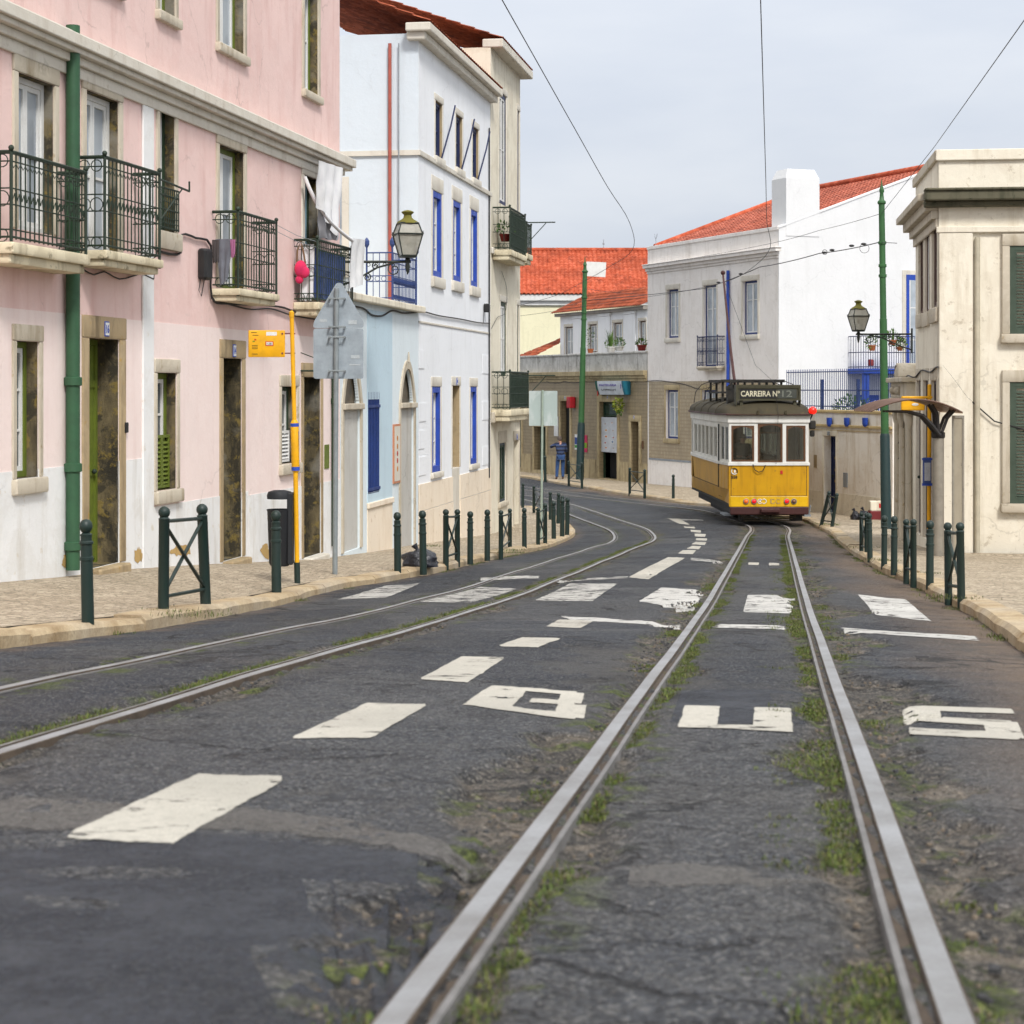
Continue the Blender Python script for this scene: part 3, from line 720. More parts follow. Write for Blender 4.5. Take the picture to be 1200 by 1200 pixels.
def shell(mb, s0, s1, z0, z1, back, front=-.27, mi=0):
    """side walls, back and roof slab behind a facade (the facade itself comes from wall())"""
    mb.quad((s0,0,z0),(s0,-back,z0),(s0,-back,z1),(s0,0,z1), mi); mb.quad((s1,0,z0),(s1,-back,z0),(s1,-back,z1),(s1,0,z1), mi)
    mb.quad((s0,-back,z0),(s1,-back,z0),(s1,-back,z1),(s0,-back,z1), mi); mb.quad((s0,0,z1),(s1,0,z1),(s1,-back,z1),(s0,-back,z1), mi)
def ringbox(mb, s0, s1, z0, z1, w, y0, y1, wt=None, wb=None, mi=0):
    wt = w if wt is None else wt; wb = w if wb is None else wb
    mb.box(s0, s0+w, y0, y1, z0, z1, mi); mb.box(s1-w, s1, y0, y1, z0, z1, mi)
    if wt > 0: mb.box(s0+w, s1-w, y0, y1, z1-wt, z1, mi)
    if wb > 0: mb.box(s0+w, s1-w, y0, y1, z0, z0+wb, mi)
def surround(fac, par, r, mat, w=.13, wt=.2, wb=.14, proud=.025, name='stone_surround', depth=.1):
    s0, s1, z0, z1 = r; mb = MB(fac.M)
    g = .003
    mb.cbox(s0-w, s0-g, -depth, proud, z0, z1, .012); mb.cbox(s1+g, s1+w, -depth, proud, z0, z1, .012)
    mb.cbox(s0-w, s1+w, -depth, proud+.006, z1+g, z1+wt, .012)
    if wb > 0: mb.cbox(s0-w-.02, s1+w+.02, -depth, proud+.05, z0-wb, z0-g, .015)
    return mb.build(name, mat, par, smooth=30)
def window(fac, bld, r, casing, sash, pane, rev=.14, cw=.06, front=None, sw=.05, mull=1, bars=(.5,), sur=None, name='window', **kw):
    s0, s1, z0, z1 = r; s0 += .004; s1 -= .004; z1 -= .004; z0 += .004
    mb = MB(fac.M); ringbox(mb, s0, s1, z0, z1, cw, -rev-.07, -rev if front is None else front)
    o = mb.build(name, casing, bld)
    a, b, c, e = s0+cw+.002, s1-cw-.002, z0+cw+.002, z1-cw-.002
    mb = MB(fac.M)
    n = mull+1; wd = (b-a)/n
    for i in range(n):
        ringbox(mb, a+i*wd+.003, a+(i+1)*wd-.003, c, e, sw, -rev-.055, -rev-.015)
        for f in bars: z = c+(e-c)*f; mb.box(a+i*wd+sw+.004, a+(i+1)*wd-sw-.004, -rev-.05, -rev-.02, z-.014, z+.014)
    mb.build('sash', sash, o)
    mb = MB(fac.M); mb.box(a+.01, b-.01, -rev-.043, -rev-.037, c+.01, e-.01); mb.build('pane', pane, o)
    mb = MB(fac.M); mb.quad((s0,-rev-.24,z0),(s1,-rev-.24,z0),(s1,-rev-.24,z1),(s0,-rev-.24,z1)); mb.build('dark_backing', m_dark, o)  # near-black sheet stands in for the unlit room behind the pane
    if sur: surround(fac, o, r, sur, **kw)
    return o
def louvre(mb, s0, s1, z0, z1, y, mi=0, frame=.035, step=.055):
    ringbox(mb, s0, s1, z0, z1, frame, y-.035, y, mi=mi)
    z = z0+frame+.01
    while z < z1-frame-.03:
        mb.add([(s0+frame, y-.032, z+.03), (s1-frame, y-.032, z+.03), (s1-frame, y-.004, z), (s0+frame, y-.004, z), (s0+frame, y-.032, z+.038), (s1-frame, y-.032, z+.038), (s1-frame, y-.004, z+.008), (s0+frame, y-.004, z+.008)], [(0,1,2,3),(4,5,6,7),(2,3,7,6),(0,1,5,4)], mi); z += step
def door(fac, bld, r, leafmat, sur=None, rev=.24, boards=4, name='door', glazed=None, step=None, **kw):
    s0, s1, z0, z1 = r; mb = MB(fac.M); y = -rev
    ringbox(mb, s0+.004, s1-.004, z0, z1-.004, .06, y-.07, y-.01, wb=0)
    w = (s1-s0-.13)/boards
    for i in range(boards):
        a = s0+.065+i*w
        mb.cbox(a+.004, a+w-.004, y-.06, y-.03, z0+.02, z1-.07, .006)
    mb.box(s0+.07, s1-.07, y-.03, y-.015, z0+.05, z0+.2); mb.box(s0+.07, s1-.07, y-.03, y-.015, z0+1.0, z0+1.1); mb.box(s0+.07, s1-.07, y-.03, y-.015, z1-.55, z1-.47)
    o = mb.build(name, leafmat, bld)
    mb = MB(fac.M); c = (s0+s1)/2
    mb.ball((s1-.14, y+.01, z0+1.05), .03, 8, 6); mb.build('door_knob', m_iron, o)
    if sur: surround(fac, o, r, sur, wb=0, **kw)
    if step:
        mb = MB(fac.M); mb.cbox(s0-.02, s1+.02, y-.05, .16, z0-.35, z0-.002, .02); mb.build('door_step', step, o)
    return o
def balcony(fac, bld, pxf0, pxf1, py_slab, py_rail, d=.35, th=.17, mat=None, slabmat=None, style=0, circles=True):
    mat = mat or m_iron; slabmat = slabmat or m_cream
    s0, s1 = fac.s_(pxf0, d), fac.s_(pxf1, d); s0, s1 = min(s0,s1), max(s0,s1)
    zt = fac.z(pxf0, py_slab, d); zr = fac.z(pxf0, py_rail, d)
    mb = MB(fac.M)
    mb.cbox(s0-.04, s1+.04, .003, d+.05, zt-th*.55, zt, .015); mb.cbox(s0, s1, .003, d, zt-th, zt-th*.55-.002, .015)
    o = mb.build('balcony', slabmat, bld, smooth=30)
    mb = MB(fac.M); H = zr-zt; e = .018
    a, b, y1 = s0, s1, d+.01
    corners = [(a,.01),(a,y1),(b,y1),(b,.01)]
    for h, r in ((H,.022),(H*.90,.008),(H*.60,.008),(H*.42,.008),(H*.14,.008),(.05,.012)):
        for (x0,q0),(x1,q1) in zip(corners, corners[1:]): mb.tube([(x0,q0,zt+h),(x1,q1,zt+h)], r, 5)
    for x, q in corners[1:3]:
        mb.tube([(x,q,zt-.02),(x,q,zt+H)], .017, 6); mb.ball((x,q,zt+H+.04), .03, 8, 6)
        mb.lathe([(.016,-.10),(.028,-.08),(.012,-.05),(.018,-.02)], (x,q,zt), 6)
    n = max(4, int((b-a)/.105))
    for i in range(1, n): x = a+(b-a)*i/n; mb.tube([(x,y1,zt+.03),(x,y1,zt+H)], .008, 5)
    for i in range(n):
        x = a+(b-a)*(i+.5)/n; w = (b-a)/n
        if style == 0: mb.tube([(x-w*.45,y1,zt+H*.60),(x-w*.2,y1,zt+H*.47),(x+w*.2,y1,zt+H*.55),(x+w*.45,y1,zt+H*.42)], .005, 4)
        mb.tube([(x-w*.5,y1,zt+H*.88),(x,y1,zt+H*.83),(x+w*.5,y1,zt+H*.88)], .005, 4)
    for x in (a, b):
        for i in (1, 2):
            mb.tube([(x, y1*i/3, zt+.03),(x, y1*i/3, zt+H)], .008, 5)
        if circles:
            for h in (.93,.51,.10):
                for q in (.30,.72): mb.ring((x, y1*q, zt+H*h-.02), .062 if h != .51 else .075, .006, (1,0,0), 12)
    mb.build('railing', mat, o)
    return o, (s0, s1, zt, zr)
def plate(fac, par, px, py, txt, w=.13, h=.17, y=.04):
    """enamel house number"""
    s = fac.s_(px); z = fac.z(px, py)
    mb = MB(fac.M); mb.cbox(s-w/2, s+w/2, y-.025, y, z-h/2, z+h/2, .006, 1); mb.box(s-w*.42, s+w*.42, y, y+.002, z-h*.42, z+h*.42, 0)
    add_text(mb, txt, s, y+.005, z, w*.6, h*.55, 1, 1, .01, .002)
    return mb.build('number_plate', [m_white, m_royal], par)
def cable(fac, par, pts, r=.012, d=.03, name='wall_cable', sag=0):
    P = [(fac.s_(px, d), d, fac.z(px, py, d)) for px, py in pts]
    P = [tuple(p) for p in catmull(P, .15)]
    return MB(fac.M).tube(P, r, 5).build(name, m_cable, par)
def pipe(fac, par, px, py0, py1, r, mat, d=.08, name='downpipe', joints=()):
    s = fac.s_(px, d); z0 = fac.z(px, py1, d); z1 = fac.z(px, py0, d)
    mb = MB(fac.M); mb.tube([(s,d,z0),(s,d,z1)], r, 12)
    for py in joints:
        z = fac.z(px, py, d); mb.lathe([(r*1.02,-.05),(r*1.3,-.04),(r*1.3,.04),(r*1.02,.05)], (s,d,z), 12); mb.box(s-.015,s+.015,0,d,z-.012,z+.012)
    return mb.build(name, mat, par, smooth=40)
def patch(fac, par, pts, mat, d=.004, name='bare_plaster'):
    """ragged spot where the paint has fallen off"""
    c = (sum(p[0] for p in pts)/len(pts), sum(p[1] for p in pts)/len(pts))
    P = [(fac.s_(x), d, fac.z(x, y)) for x, y in pts]
    Q = []
    for i in range(len(P)):
        a, b = Vector(P[i]), Vector(P[(i+1)%len(P)])
        for j in range(5):
            q = a.lerp(b, j/5); q.x += R.uniform(-.025,.025); q.z += R.uniform(-.025,.025); Q.append(tuple(q))
    m = MB(fac.M); m.add(Q, [tuple(range(len(Q)))]); return m.build(name, mat, par)

# ------------------------------------------------------------------ pink house
b = thing('pink_house', 'pink plastered house with green doors, iron balconies and a white base', 'house', FP.w(FP.s_(200),0,-2.3))
S = FP.s_; sE = S(398); s00 = S(-420)
zb = -3.4
ops = {}
ops['door1'] = FP.rect(103, 138.5, 397, 663)
ops['win1'] = FP.rect(183, 206, 437, 574)
ops['door2'] = FP.rect(260.5, 282.5, 420, 655)
ops['win2'] = FP.rect(329, 347, 453, 543)
ops['door3'] = FP.rect(355, 375, 442, 651)
ops['balA'] = FP.rect(20, 62, 92, 272); ops['balB'] = FP.rect(100, 138, 112, 303); ops['win3'] = FP.rect(186, 204, 118, 272); ops['bal2'] = FP.rect(256, 285, 174, 339); ops['bal3'] = FP.rect(356, 372, 208, 352)
for i, (x0, x1) in enumerate([(20,62),(100,138),(186,204),(256,285),(356,372)]):
    r = FP.rect(x0, x1, 100, 200); ops['up%d'%i] = (r[0], r[1], 4.6, 6.3)
ops['win0'] = FP.rect(18, 44, 400, 560)
O = list(ops.values())
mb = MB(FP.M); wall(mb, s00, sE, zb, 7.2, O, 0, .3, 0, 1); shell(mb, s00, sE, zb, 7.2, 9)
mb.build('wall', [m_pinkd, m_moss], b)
# fresher pink coat on the lower wall, and the white base: thin coats with their own ragged edge
zc = FP.z(200, 379)
mb = MB(FP.M)
zedge = [(s00, zc)]
wall(mb, s00, sE, -1.55, zc, O, .007, .012, edges=True); mb.build('lower_coat', m_pink, b)
for (x0, x1, yt) in [(-420, 178, 542), (178.3, 290, 585), (290.5, 398, 571)]:
    a0, a1 = S(x0), S(x1); zt = FP.z((max(x0,60)+x1)/2, yt)
    mb = MB(FP.M); wall(mb, a0, a1, zb, zt, O, .014, .03, edges=True); mb.build('base_coat', m_wht, b)
mb = MB(FP.M); mb.cbox(S(165.5), S(178), .0, .03, zb, 3.4, .008); mb.build('pilaster', m_wht, b)
# cornice and the storey above
z0 = FP.z(372, 193)
mb = MB(FP.M); c0 = S(384)+.35
for h0, h1, d in ((-.16,-.03,.04),(-.03,.06,.09),(.06,.12,.17),(.12,.25,.22),(.25,.30,.12)):
    mb.cbox(s00, sE+(.03+d if h0 > 0 else .02), .001, d, z0+h0, z0+h1-.002, .01)
mb.build('cornice', m_pale, b)
for k_, r_ in ops.items():
    if k_ == 'door1':
        o = door(FP, b, r_, m_olive, m_stonedk, rev=.24, w=.19, wt=.25, step=m_stonedk); o['label'] = 'weathered green plank door in a mossy ochre stone frame'
        plate(FP, o, 122, 385.5, '16')
        mb = MB(FP.M); s = S(145); z = FP.z(145, 501); mb.cbox(s-.035, s+.035, .0, .05, z-.06, z+.06, .01); mb.build('door_bell', m_black, o)
    elif k_ == 'door2':
        o = door(FP, b, r_, m_olive, m_stonedk, rev=.24, w=.14, wt=.25, step=m_stonedk); plate(FP, o, 272, 411, '14')
        mb = MB(FP.M); s = r_[0]; mb.cbox(s+.09, s+.22, -.262, -.225, r_[2]+1.0, r_[3]-.75, .01); mb.build('pale_panel', m_pale, o)
    elif k_ == 'door3':
        o = door(FP, b, r_, m_dgreen, m_stonedk, rev=.26, w=.12, wt=.22, step=m_pale)
    elif k_ == 'win1':
        o = window(FP, b, r_, m_olive, m_white, m_glass, rev=.12, sur=m_stone, mull=1, bars=(.33,.66), w=.1, wt=.17, wb=.16, cw=.07)
        mb = MB(FP.M); zz = FP.z(194, 510); louvre(mb, r_[0]+.01, (r_[0]+r_[1])/2+.06, r_[2]+.02, zz, -.075); louvre(mb, (r_[0]+r_[1])/2+.07, r_[1]-.01, r_[2]+.02, zz, -.075); mb.build('shutter', m_olive, o)
    elif k_ == 'win2':
        o = window(FP, b, r_, m_dgreen, m_white, m_glass, rev=.12, sur=m_stone, mull=1, bars=(.5,), w=.1, wt=.17, wb=.16)
        mb = MB(FP.M); zz = FP.z(336, 505); louvre(mb, r_[0]+.01, r_[1]-.1, r_[2]+.02, zz, -.075); mb.build('shutter', m_white, o)
    elif k_ == 'win0':
        window(FP, b, r_, m_olive, m_white, m_glass, rev=.12, sur=m_stone, mull=1, bars=(.33,.66), w=.1, wt=.17, wb=.16)
    elif k_ == 'win3':
        o = window(FP, b, r_, m_dgreen, m_white, m_curt, rev=.12, sur=m_stone, w=.1, wt=.18, wb=.22)
        mb = MB(FP.M); r0, r1, q0, q1 = r_; h = FP.z(195, 222)
        for zz_ in (q0+.04, h, h-.09, (q0+h)/2): mb.tube([(r0-.03,.05,zz_),(r1+.03,.05,zz_)], .012, 5)
        for i in range(9): x = r0-.03+(r1-r0+.06)*i/8; mb.tube([(x,.05,q0+.02),(x,.05,h)], .008, 5)
        for i in range(8):
            for hh in (.25,.75): mb.ring((r0-.03+(r1-r0+.06)*(i+.5)/8, .05, q0+(h-q0)*hh), .035, .005, (0,1,0), 8)
        mb.build('window_guard', m_iron, o)
    elif k_ == 'bal2':
        o = window(FP, b, r_, m_olive, m_white, m_curt, rev=.12, sur=m_stone, w=.11, wt=.18, wb=0, bars=(.55,), name='balcony_door')
    elif k_ == 'bal3':
        o = window(FP, b, r_, m_dgreen, gpaint('sky_blue_joinery', (.25,.42,.52), .5), m_glass, rev=.14, sur=m_pale, w=.14, wt=.24, wb=0, bars=(.5,), name='balcony_door')
    elif k_.startswith('up'):
        window(FP, b, r_, m_olive, m_white, m_curt, rev=.12, sur=m_stone, w=.11, wt=.16, wb=.12)
    else:
        o = window(FP, b, r_, m_white, m_white, m_curt, rev=.10, sur=m_stone, w=.12, wt=.18, wb=0, bars=(.5,), name='balcony_door')
slab_m = plaster('stained_balcony_slab', lin(232,220,190,.9), lin(120,100,60,.8), .8, lin(90,80,50,.8))
_, BA = balcony(FP, b, 12, 99.5, 283.5, 178, .33, .2, slabmat=slab_m)
_, BB = balcony(FP, b, 121.7, 186, 293, 184, .33, .17, slabmat=slab_m)
_, B2 = balcony(FP, b, 278, 323, 338, 248, .35, .16, slabmat=slab_m, style=1)
_, B3 = balcony(FP, b, 371, 412, 354, 281, .36, .2, slabmat=slab_m, style=1)
pipe(FP, b, 85.5, 30, 668, .075, gpaint('green_pipe_paint', (.03,.10,.045), .45, (.10,.13,.10)), .09, 'downpipe', (447, 548, 640))
pipe(FP, b, 391, 300, 640, .035, m_dgreen, .05, 'downpipe', (470,))
cable(FP, b, [(185,294),(200,298),(212,296),(213,275),(230,279),(247,288),(248,348),(270,356),(300,357),(330,360),(346,365),(392,375)], .016)
cable(FP, b, [(66,305),(90,312),(110,322),(122,318),(140,327),(160,322),(166,320),(180,327),(181,318)], .009)
cable(FP, b, [(248,350),(290,362),(318,362),(345,370),(392,378)], .011)
mb = MB(FP.M); s = S(236); z = FP.z(236, 310); mb.cbox(s-.16, s+.12, .0, .12, z-.2, z+.2, .03); mb.box(s+.125, s+.15, .02, .09, z-.15, z+.16, 1); mb.build('cable_box', [m_black, m_yellow], b)
cable(FP, b, [(236,320),(233,340),(236,347),(239,330),(240,318)], .006)
mb = MB(FP.M); r_ = FP.rect(379.5, 384.5, 521, 549); mb.box(r_[0], r_[1], .0, .02, r_[2], r_[3]); mb.build('vent', m_olive, b)
mb = MB(FP.M); s = S(352); z = FP.z(365, 435); mb.tube([(s,.0,z),(s,.75,z)], .014, 6); mb.tube([(s,.0,z+.28),(s,.7,z+.02)], .008, 5); mb.build('iron_bracket', m_iron, b)
m_bare = plaster('bare_ochre_render', lin(206,172,112,.85), lin(150,118,70,.8), .8)
for pts in ([(155,656),(157,645),(162,641),(165,648),(164,660)], [(197,648),(205,637),(218,637),(222,648),(210,652)], [(303,646),(306,640),(312,638),(315,650),(313,657)], [(70,662),(74,650),(79,648),(80,668)]): patch(FP, b, pts, m_bare, .018)

# ------------------------------------------------------------------ blue house (ground floor and terrace)
b = thing('blue_house', 'low light blue house with two pointed arch doorways and a terrace above', 'house', FB.w(FB.s_(445),0,-2.95))
S = FB.s_; a0 = S(398.3); a1 = S(490); zt = FB.z(460, 360)-.02; zb = -3.9
arch = [FB.rect(402, 421.5, 425, 645), FB.rect(469, 484.5, 432, 646)]
gate = FB.rect(430.5, 444, 468, 578)
mb = MB(FB.M); wall(mb, a0, a1, zb, zt, arch+[gate], 0, .25); shell(mb, a0, a1, zb, zt, 6)
mb.build('wall', m_pblue, b)
r = FB.rect(430, 459, 352, 586); mb = MB(FB.M); wall(mb, r[0], r[1], r[2], zt-.1, [gate], .012, .02, edges=True); mb.build('blue_panel', m_blue, b)
r = FB.rect(430, 459, 586, 640); mb = MB(FB.M); mb.cbox(r[0]-.02, r[1]+.02, 0, .05, r[3]-.10, r[3], .012); mb.box(r[0], r[1], 0, .016, zb, r[3]-.11); mb.build('panel_sill', m_plinth, b)
r = FB.rect(459.5, 468, 560, 640); 
for ar, pys in zip(arch, ((441,473,480), (437,472,478))):
    s0, s1, z0, z1 = ar; c = (s0+s1)/2; pm = 411 if ar is arch[0] else 477; w = (s1-s0)/2
    zs = FB.z(pm, pys[1]); H = z1-zs
    def apt(u, ww, hh):     # pointed arch profile, u in -1..1
        return (c+u*ww, zs + hh*(1-abs(u)**2.3))
    N = 16
    # fill between the arch and the square opening
    mb = MB(FB.M)
    for sd in (-1, 1):
        pts = [apt(sd*i/26, w, H) for i in range(27)]
        for (x0, q0), (x1, q1) in zip(pts, pts[1:]): mb.box(min(x0,x1), max(x0,x1), -.06, -.004, min(q0,q1), z1)
    pn = mb.build('arch_spandrel', m_pblue, b)
    # stone arch band
    mb = MB(FB.M); rings = []
    for i in range(-N, N+1):
        u = i/N; p = apt(u, w, H); q = apt(u, w+.13, H+.16); rings.append([(p[0],-.05,p[1]),(p[0],.03,p[1]),(q[0],.03,q[1]),(q[0],-.05,q[1])])
    mb.loft(rings, True, True)
    mb.cbox(s0-.13, s0-.003, -.08, .028, z0, zs-.002, .01); mb.cbox(s1+.003, s1+.13, -.08, .028, z0, zs-.002, .01)
    mb.tube([(c,.035,zs+H+.13),(c,.035,zs+H+.32)], [.03,.012], 6)
    d = MB(FB.M); d.cbox(s0+.004, s1-.004, -.12, -.035, z0, FB.z(pm, pys[2])-.002, .01)
    o = d.build('door', m_slab, b); o['label'] = 'grey stone slab closing the pointed arch'
    mb.build('stone_surround', m_stone, o)
    mb = MB(FB.M); mb.cbox(s0-.1, s1+.1, -.2, .07, FB.z(pm, pys[2]), zs, .012); mb.build('transom', m_stone, o)
    mb = MB(FB.M); mb.quad((s0,-.09,zs),(s1,-.09,zs),(s1,-.09,z1),(s0,-.09,z1)); mb.build('fanlight', pmat('dusty_fanlight', (.10,.075,.045), (.035,.03,.02), 5, .5), o)
mb = MB(FB.M); s0, s1, z0, z1 = gate
mb.box(s0+.01, s1-.01, -.12, -.10, z0, z1-.02)
n = 8
for i in range(n): x = s0+.03+(s1-s0-.06)*i/(n-1); mb.tube([(x,.0,z0+.03),(x,.0,z1+.12),(x,.0,z1+.2)], [.016,.016,.003], 6)
for z in (z0+.08, z1-.12): mb.box(s0-.01, s1+.05, -.02, .02, z-.025, z+.025)
g = mb.build('window_gate', gpaint('deep_blue_iron', (.010,.038,.19), .45, (.04,.07,.15)), b); g['label'] = 'dark blue spiked iron grille over a window'
r = FB.rect(460, 467.5, 497, 566); mb = MB(FB.M); mb.box(r[0], r[1], 0, .03, r[2], r[3], 1); mb.box(r[0]+.04, r[1]-.04, .03, .034, r[2]+.04, r[3]-.04, 0)
m_or = pmat('orange_print', (.55,.22,.04)); m_redp = pmat('red_print', (.45,.04,.03))
zc = (r[2]+r[3])/2; hh = r[3]-r[2]; sc_ = (r[0]+r[1])/2
for j, (zz, mm) in enumerate([(zc+hh*.26,2),(zc+hh*.12,2),(zc,3),(zc-hh*.12,3),(zc-hh*.26,2)]):
    mb.ball((sc_, .034, zz), .06, 10, 4, mm, (1,.06,.9)); 
mb.build('wall_poster', [m_pale, plaster('red_brown_frame', lin(190,130,100), None, .3), m_or, m_redp], b)
mb = MB(FB.M); mb.cbox(a0+.02, a1-.02, .002, .16, zt, zt+.12, .015); mb.cbox(a0+.02, a1-.02, -3, .001, zt, zt+.1, .01); mb.build('terrace_slab', m_cream, b)
cable(FB, b, [(404,358),(425,361),(436,369),(448,370),(460,364),(474,367),(489,366)], .016)
# terrace railing
zr0 = zt+.12; zr1 = FB.z(461, 296, .12)
mb = MB(FB.M); s0, s1 = S(461,.12), S(489,.12); y0 = -.38; y1 = .10
cs = [(s0,y0),(s0,y1),(s1,y1),(s1,y0)]
for h, rr in ((zr1,.014),(zr0+(zr1-zr0)*.80,.010),(zr0+(zr1-zr0)*.52,.009),(zr0+(zr1-zr0)*.40,.009),(zr0+.05,.012)):
    for p, q in zip(cs, cs[1:]): mb.tube([(p[0],p[1],h),(q[0],q[1],h)], rr, 5)
for p in cs[:3]:
    mb.tube([(p[0],p[1],zr0),(p[0],p[1],zr1+.10)], .018, 6); mb.lathe([(.01,0),(.05,.07),(.05,.14),(.01,.2)], (p[0],p[1],zr1+.08), 8)
n = 17
for i in range(1,n): x = s0+(s1-s0)*i/n; mb.tube([(x,y1,zr0),(x,y1,zr1)], .008, 5); mb.ring((x,y1,zr0+(zr1-zr0)*.46), .045, .006, (0,1,0), 8)
for i in range(1,4): y = y0+(y1-y0)*i/4; mb.tube([(s0,y,zr0),(s0,y,zr1)], .008, 5); mb.ring((s0,y-.04,zr0+(zr1-zr0)*.46), .045, .006, (1,0,0), 8)
mb.box(s0+.05, s1-.03, y1-.02, y1-.012, zr0+(zr1-zr0)*.36, zr0+(zr1-zr0)*.5); mb.box(s0+.05, s1-.03, y1-.02, y1-.012, zr0+.04, zr0+.12)
mb.build('terrace_railing', gpaint('slate_blue_iron', (.03,.06,.20), .45, (.05,.06,.1)), b)

# ------------------------------------------------------------------ white house
b = thing('white_house', 'tall white house with narrow royal blue framed windows and a cream base', 'house', FB.w(FB.s_(533),0,-3.2))
a0 = S(490.3); a1 = S(574.6); ztop = 7.0
ops = {}
for i, q in enumerate([(507,517.5,225,325),(530.7,539.8,236,330),(551.5,559.3,246.5,336)]): ops['u%d'%i] = FB.rect(*q)
for i, q in enumerate([(510,518,120,185),(534,541.5,136,198),(553.5,560.5,150,210)]): ops['a%d'%i] = FB.rect(*q)
ops['l0'] = FB.rect(506,516,453,553); ops['l1'] = FB.rect(551,558.5,453,543.5); ops['door'] = FB.rect(530,538.5,452,630)
O = list(ops.values())
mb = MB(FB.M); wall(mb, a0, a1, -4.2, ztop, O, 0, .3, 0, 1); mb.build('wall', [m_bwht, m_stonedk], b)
mb = MB(FB.M); shell(mb, a0, a1, -4.2, ztop, 8); mb.build('side_wall', m_sundim, b)
for (yt, yb, d) in ((567,598,.02),(599,680,.03)):
    zt_ = FB.z(495, yt); zb_ = FB.z(495, yb) if yb < 650 else -4.2
    mb = MB(FB.M); wall(mb, a0, a1, zb_, zt_, O, d, d+.01, edges=True); mb.build('base_course', m_plinth, b)
z = FB.z(494, 181)
mb = MB(FB.M); mb.cbox(a0, a1, .002, .05, z-.05, z+.05, .01); mb.box(a0-.05, a0-.002, -7, .05, z-.05, z+.05); mb.build('string_course', m_pale, b)
z = FB.z(494, 377.5); mb = MB(FB.M); mb.cbox(a0, a1, .002, .02, z-.02, z+.02, .006); mb.build('band', m_pale, b)
mb = MB(FB.M); mb.cbox(a0-.3, a1+.05, -.2, .3, ztop, ztop+.16, .02); mb.cbox(a0-.2, a1+.03, -.2, .18, ztop-.15, ztop-.002, .02); mb.build('eaves_cornice', m_pale, b)
def roof_sheet(M, s0, s1, y0, z0, y1, z1, mat, name, par, pitch=.22, row=.35, hgt=.035, sub=6):
    mb = MB(M); nc = max(2, int((s1-s0)/pitch)); L = math.hypot(y1-y0, z1-z0); nr = max(2, int(L/row)); rows = []
    nz = Vector((-(z1-z0), 0, (y1-y0))); 
    for j in range(nr):
        for e in (0., 1.):
            v = (j+e*.999)/nr; y = y0+(y1-y0)*v; z = z0+(z1-z0)*v + (.028*(1-e))
            rows.append([(s0+(s1-s0)*i/(nc*sub), y, z + hgt*abs(math.sin(PI*(i/sub)))) for i in range(nc*sub+1)])
    mb.loft(rows, False); return mb.build(name, mat, par, smooth=50)
roof_sheet(FB.M, a0-.3, a1+.05, .3, ztop+.16, -3.6, ztop+1.7, m_roofo, 'roof', b)
for k_, r_ in ops.items():
    if k_[0] == 'u': window(FB, b, r_, m_royal, m_white, m_curt, rev=.06, cw=.12, front=.0, mull=0, bars=(.33,.66), sur=m_pale, w=.14, wt=.3, wb=.22, proud=.012)
    elif k_[0] == 'a':
        o = window(FB, b, r_, m_navy, m_navy, m_glass, rev=.05, cw=.07, mull=0, sur=m_pale, w=.1, wt=.14, wb=.16, proud=.012)
        mb = MB(FB.M); mb.tube([(r_[1]-.05,.0,r_[2]+.02),(r_[1]+.25,.14,r_[2]+.75),(r_[1]+.42,.2,r_[2]+1.2)], .018, 6); mb.build('shutter_stay', m_navy, o)
    elif k_[0] == 'l': window(FB, b, r_, m_royal, m_white, m_curt, rev=.06, cw=.12, front=.0, mull=0, bars=(.33,.66), sur=m_pale, w=.1, wt=.2, wb=.12, proud=.012)
    else:
        s0, s1, z0, z1 = r_; zm = FB.z(534, 548)
        o = door(FB, b, (s0, s1, zm, z1), m_dgreen, m_pale, rev=.24, w=.1, wt=.2, proud=.012); plate(FB, o, 534.5, 447, '10', .1, .16, .03)
        mb = MB(FB.M); mb.cbox(s0-.04, s1+.04, -.3, .0, z0-.6, zm-.003, .01); mb.build('door_step', m_pale, o)
m_rp = gpaint('red_oxide_pipe', (.42,.10,.07), .5)
zz = FB.z(475, 355, 0)
mb = MB(FB.M); sx = a0-.07; k_ = FB.k(491)
yq = ((457-600)*k_ - FB.w(sx,0,0).x)/FB.n.x
mb.tube([(sx, yq, zt), (sx, yq, 6.8)], .035, 10); mb.tube([(sx, yq+.18, zt), (sx, yq+.18, 6.8)], .012, 6, 1); mb.build('red_downpipe', [m_rp, m_grey], b, smooth=40)
yq = ((404-600)*k_ - FB.w(sx,0,0).x)/FB.n.x
mb = MB(FB.M); z0, z1 = -(265-455)*k_, -(206-455)*k_
mb.box(a0-.03, a0-.004, yq-.55, yq+.06, z0-1.0, z1); mb.box(a0-.04, a0-.03, yq-.45, yq-.08, z0-1.0, z1-.12, 1); mb.build('side_window', [m_pale, m_curt], b)
cable(FB, b, [(490.5,364),(500,366),(515,370),(540,374),(560,378),(574,379)], .014)
cable(FB, b, [(566.5,378),(567,366)], .008)
mb = MB(FB.M); s = S(567); z = FB.z(567, 361); mb.cbox(s-.09, s+.09, .01, .14, z-.1, z+.1, .02); mb.build('junction_box', m_black, b)
pipe(FB, b, 573.4, 150, 560, .018, m_cable, .03, 'downpipe')
for x0, x1, ys in ((490.6,497,(410,472,504,535)), (565,572,(416,470,523))):
    for i, y in enumerate(ys):
        r_ = FB.rect(x0, x1+(2 if i % 2 else 0), y, y+22); mb = MB(FB.M); mb.cbox(r_[0], min(r_[1], a1), .001, .012, r_[2], r_[3], .004); mb.build('quoin', m_bwht, b)

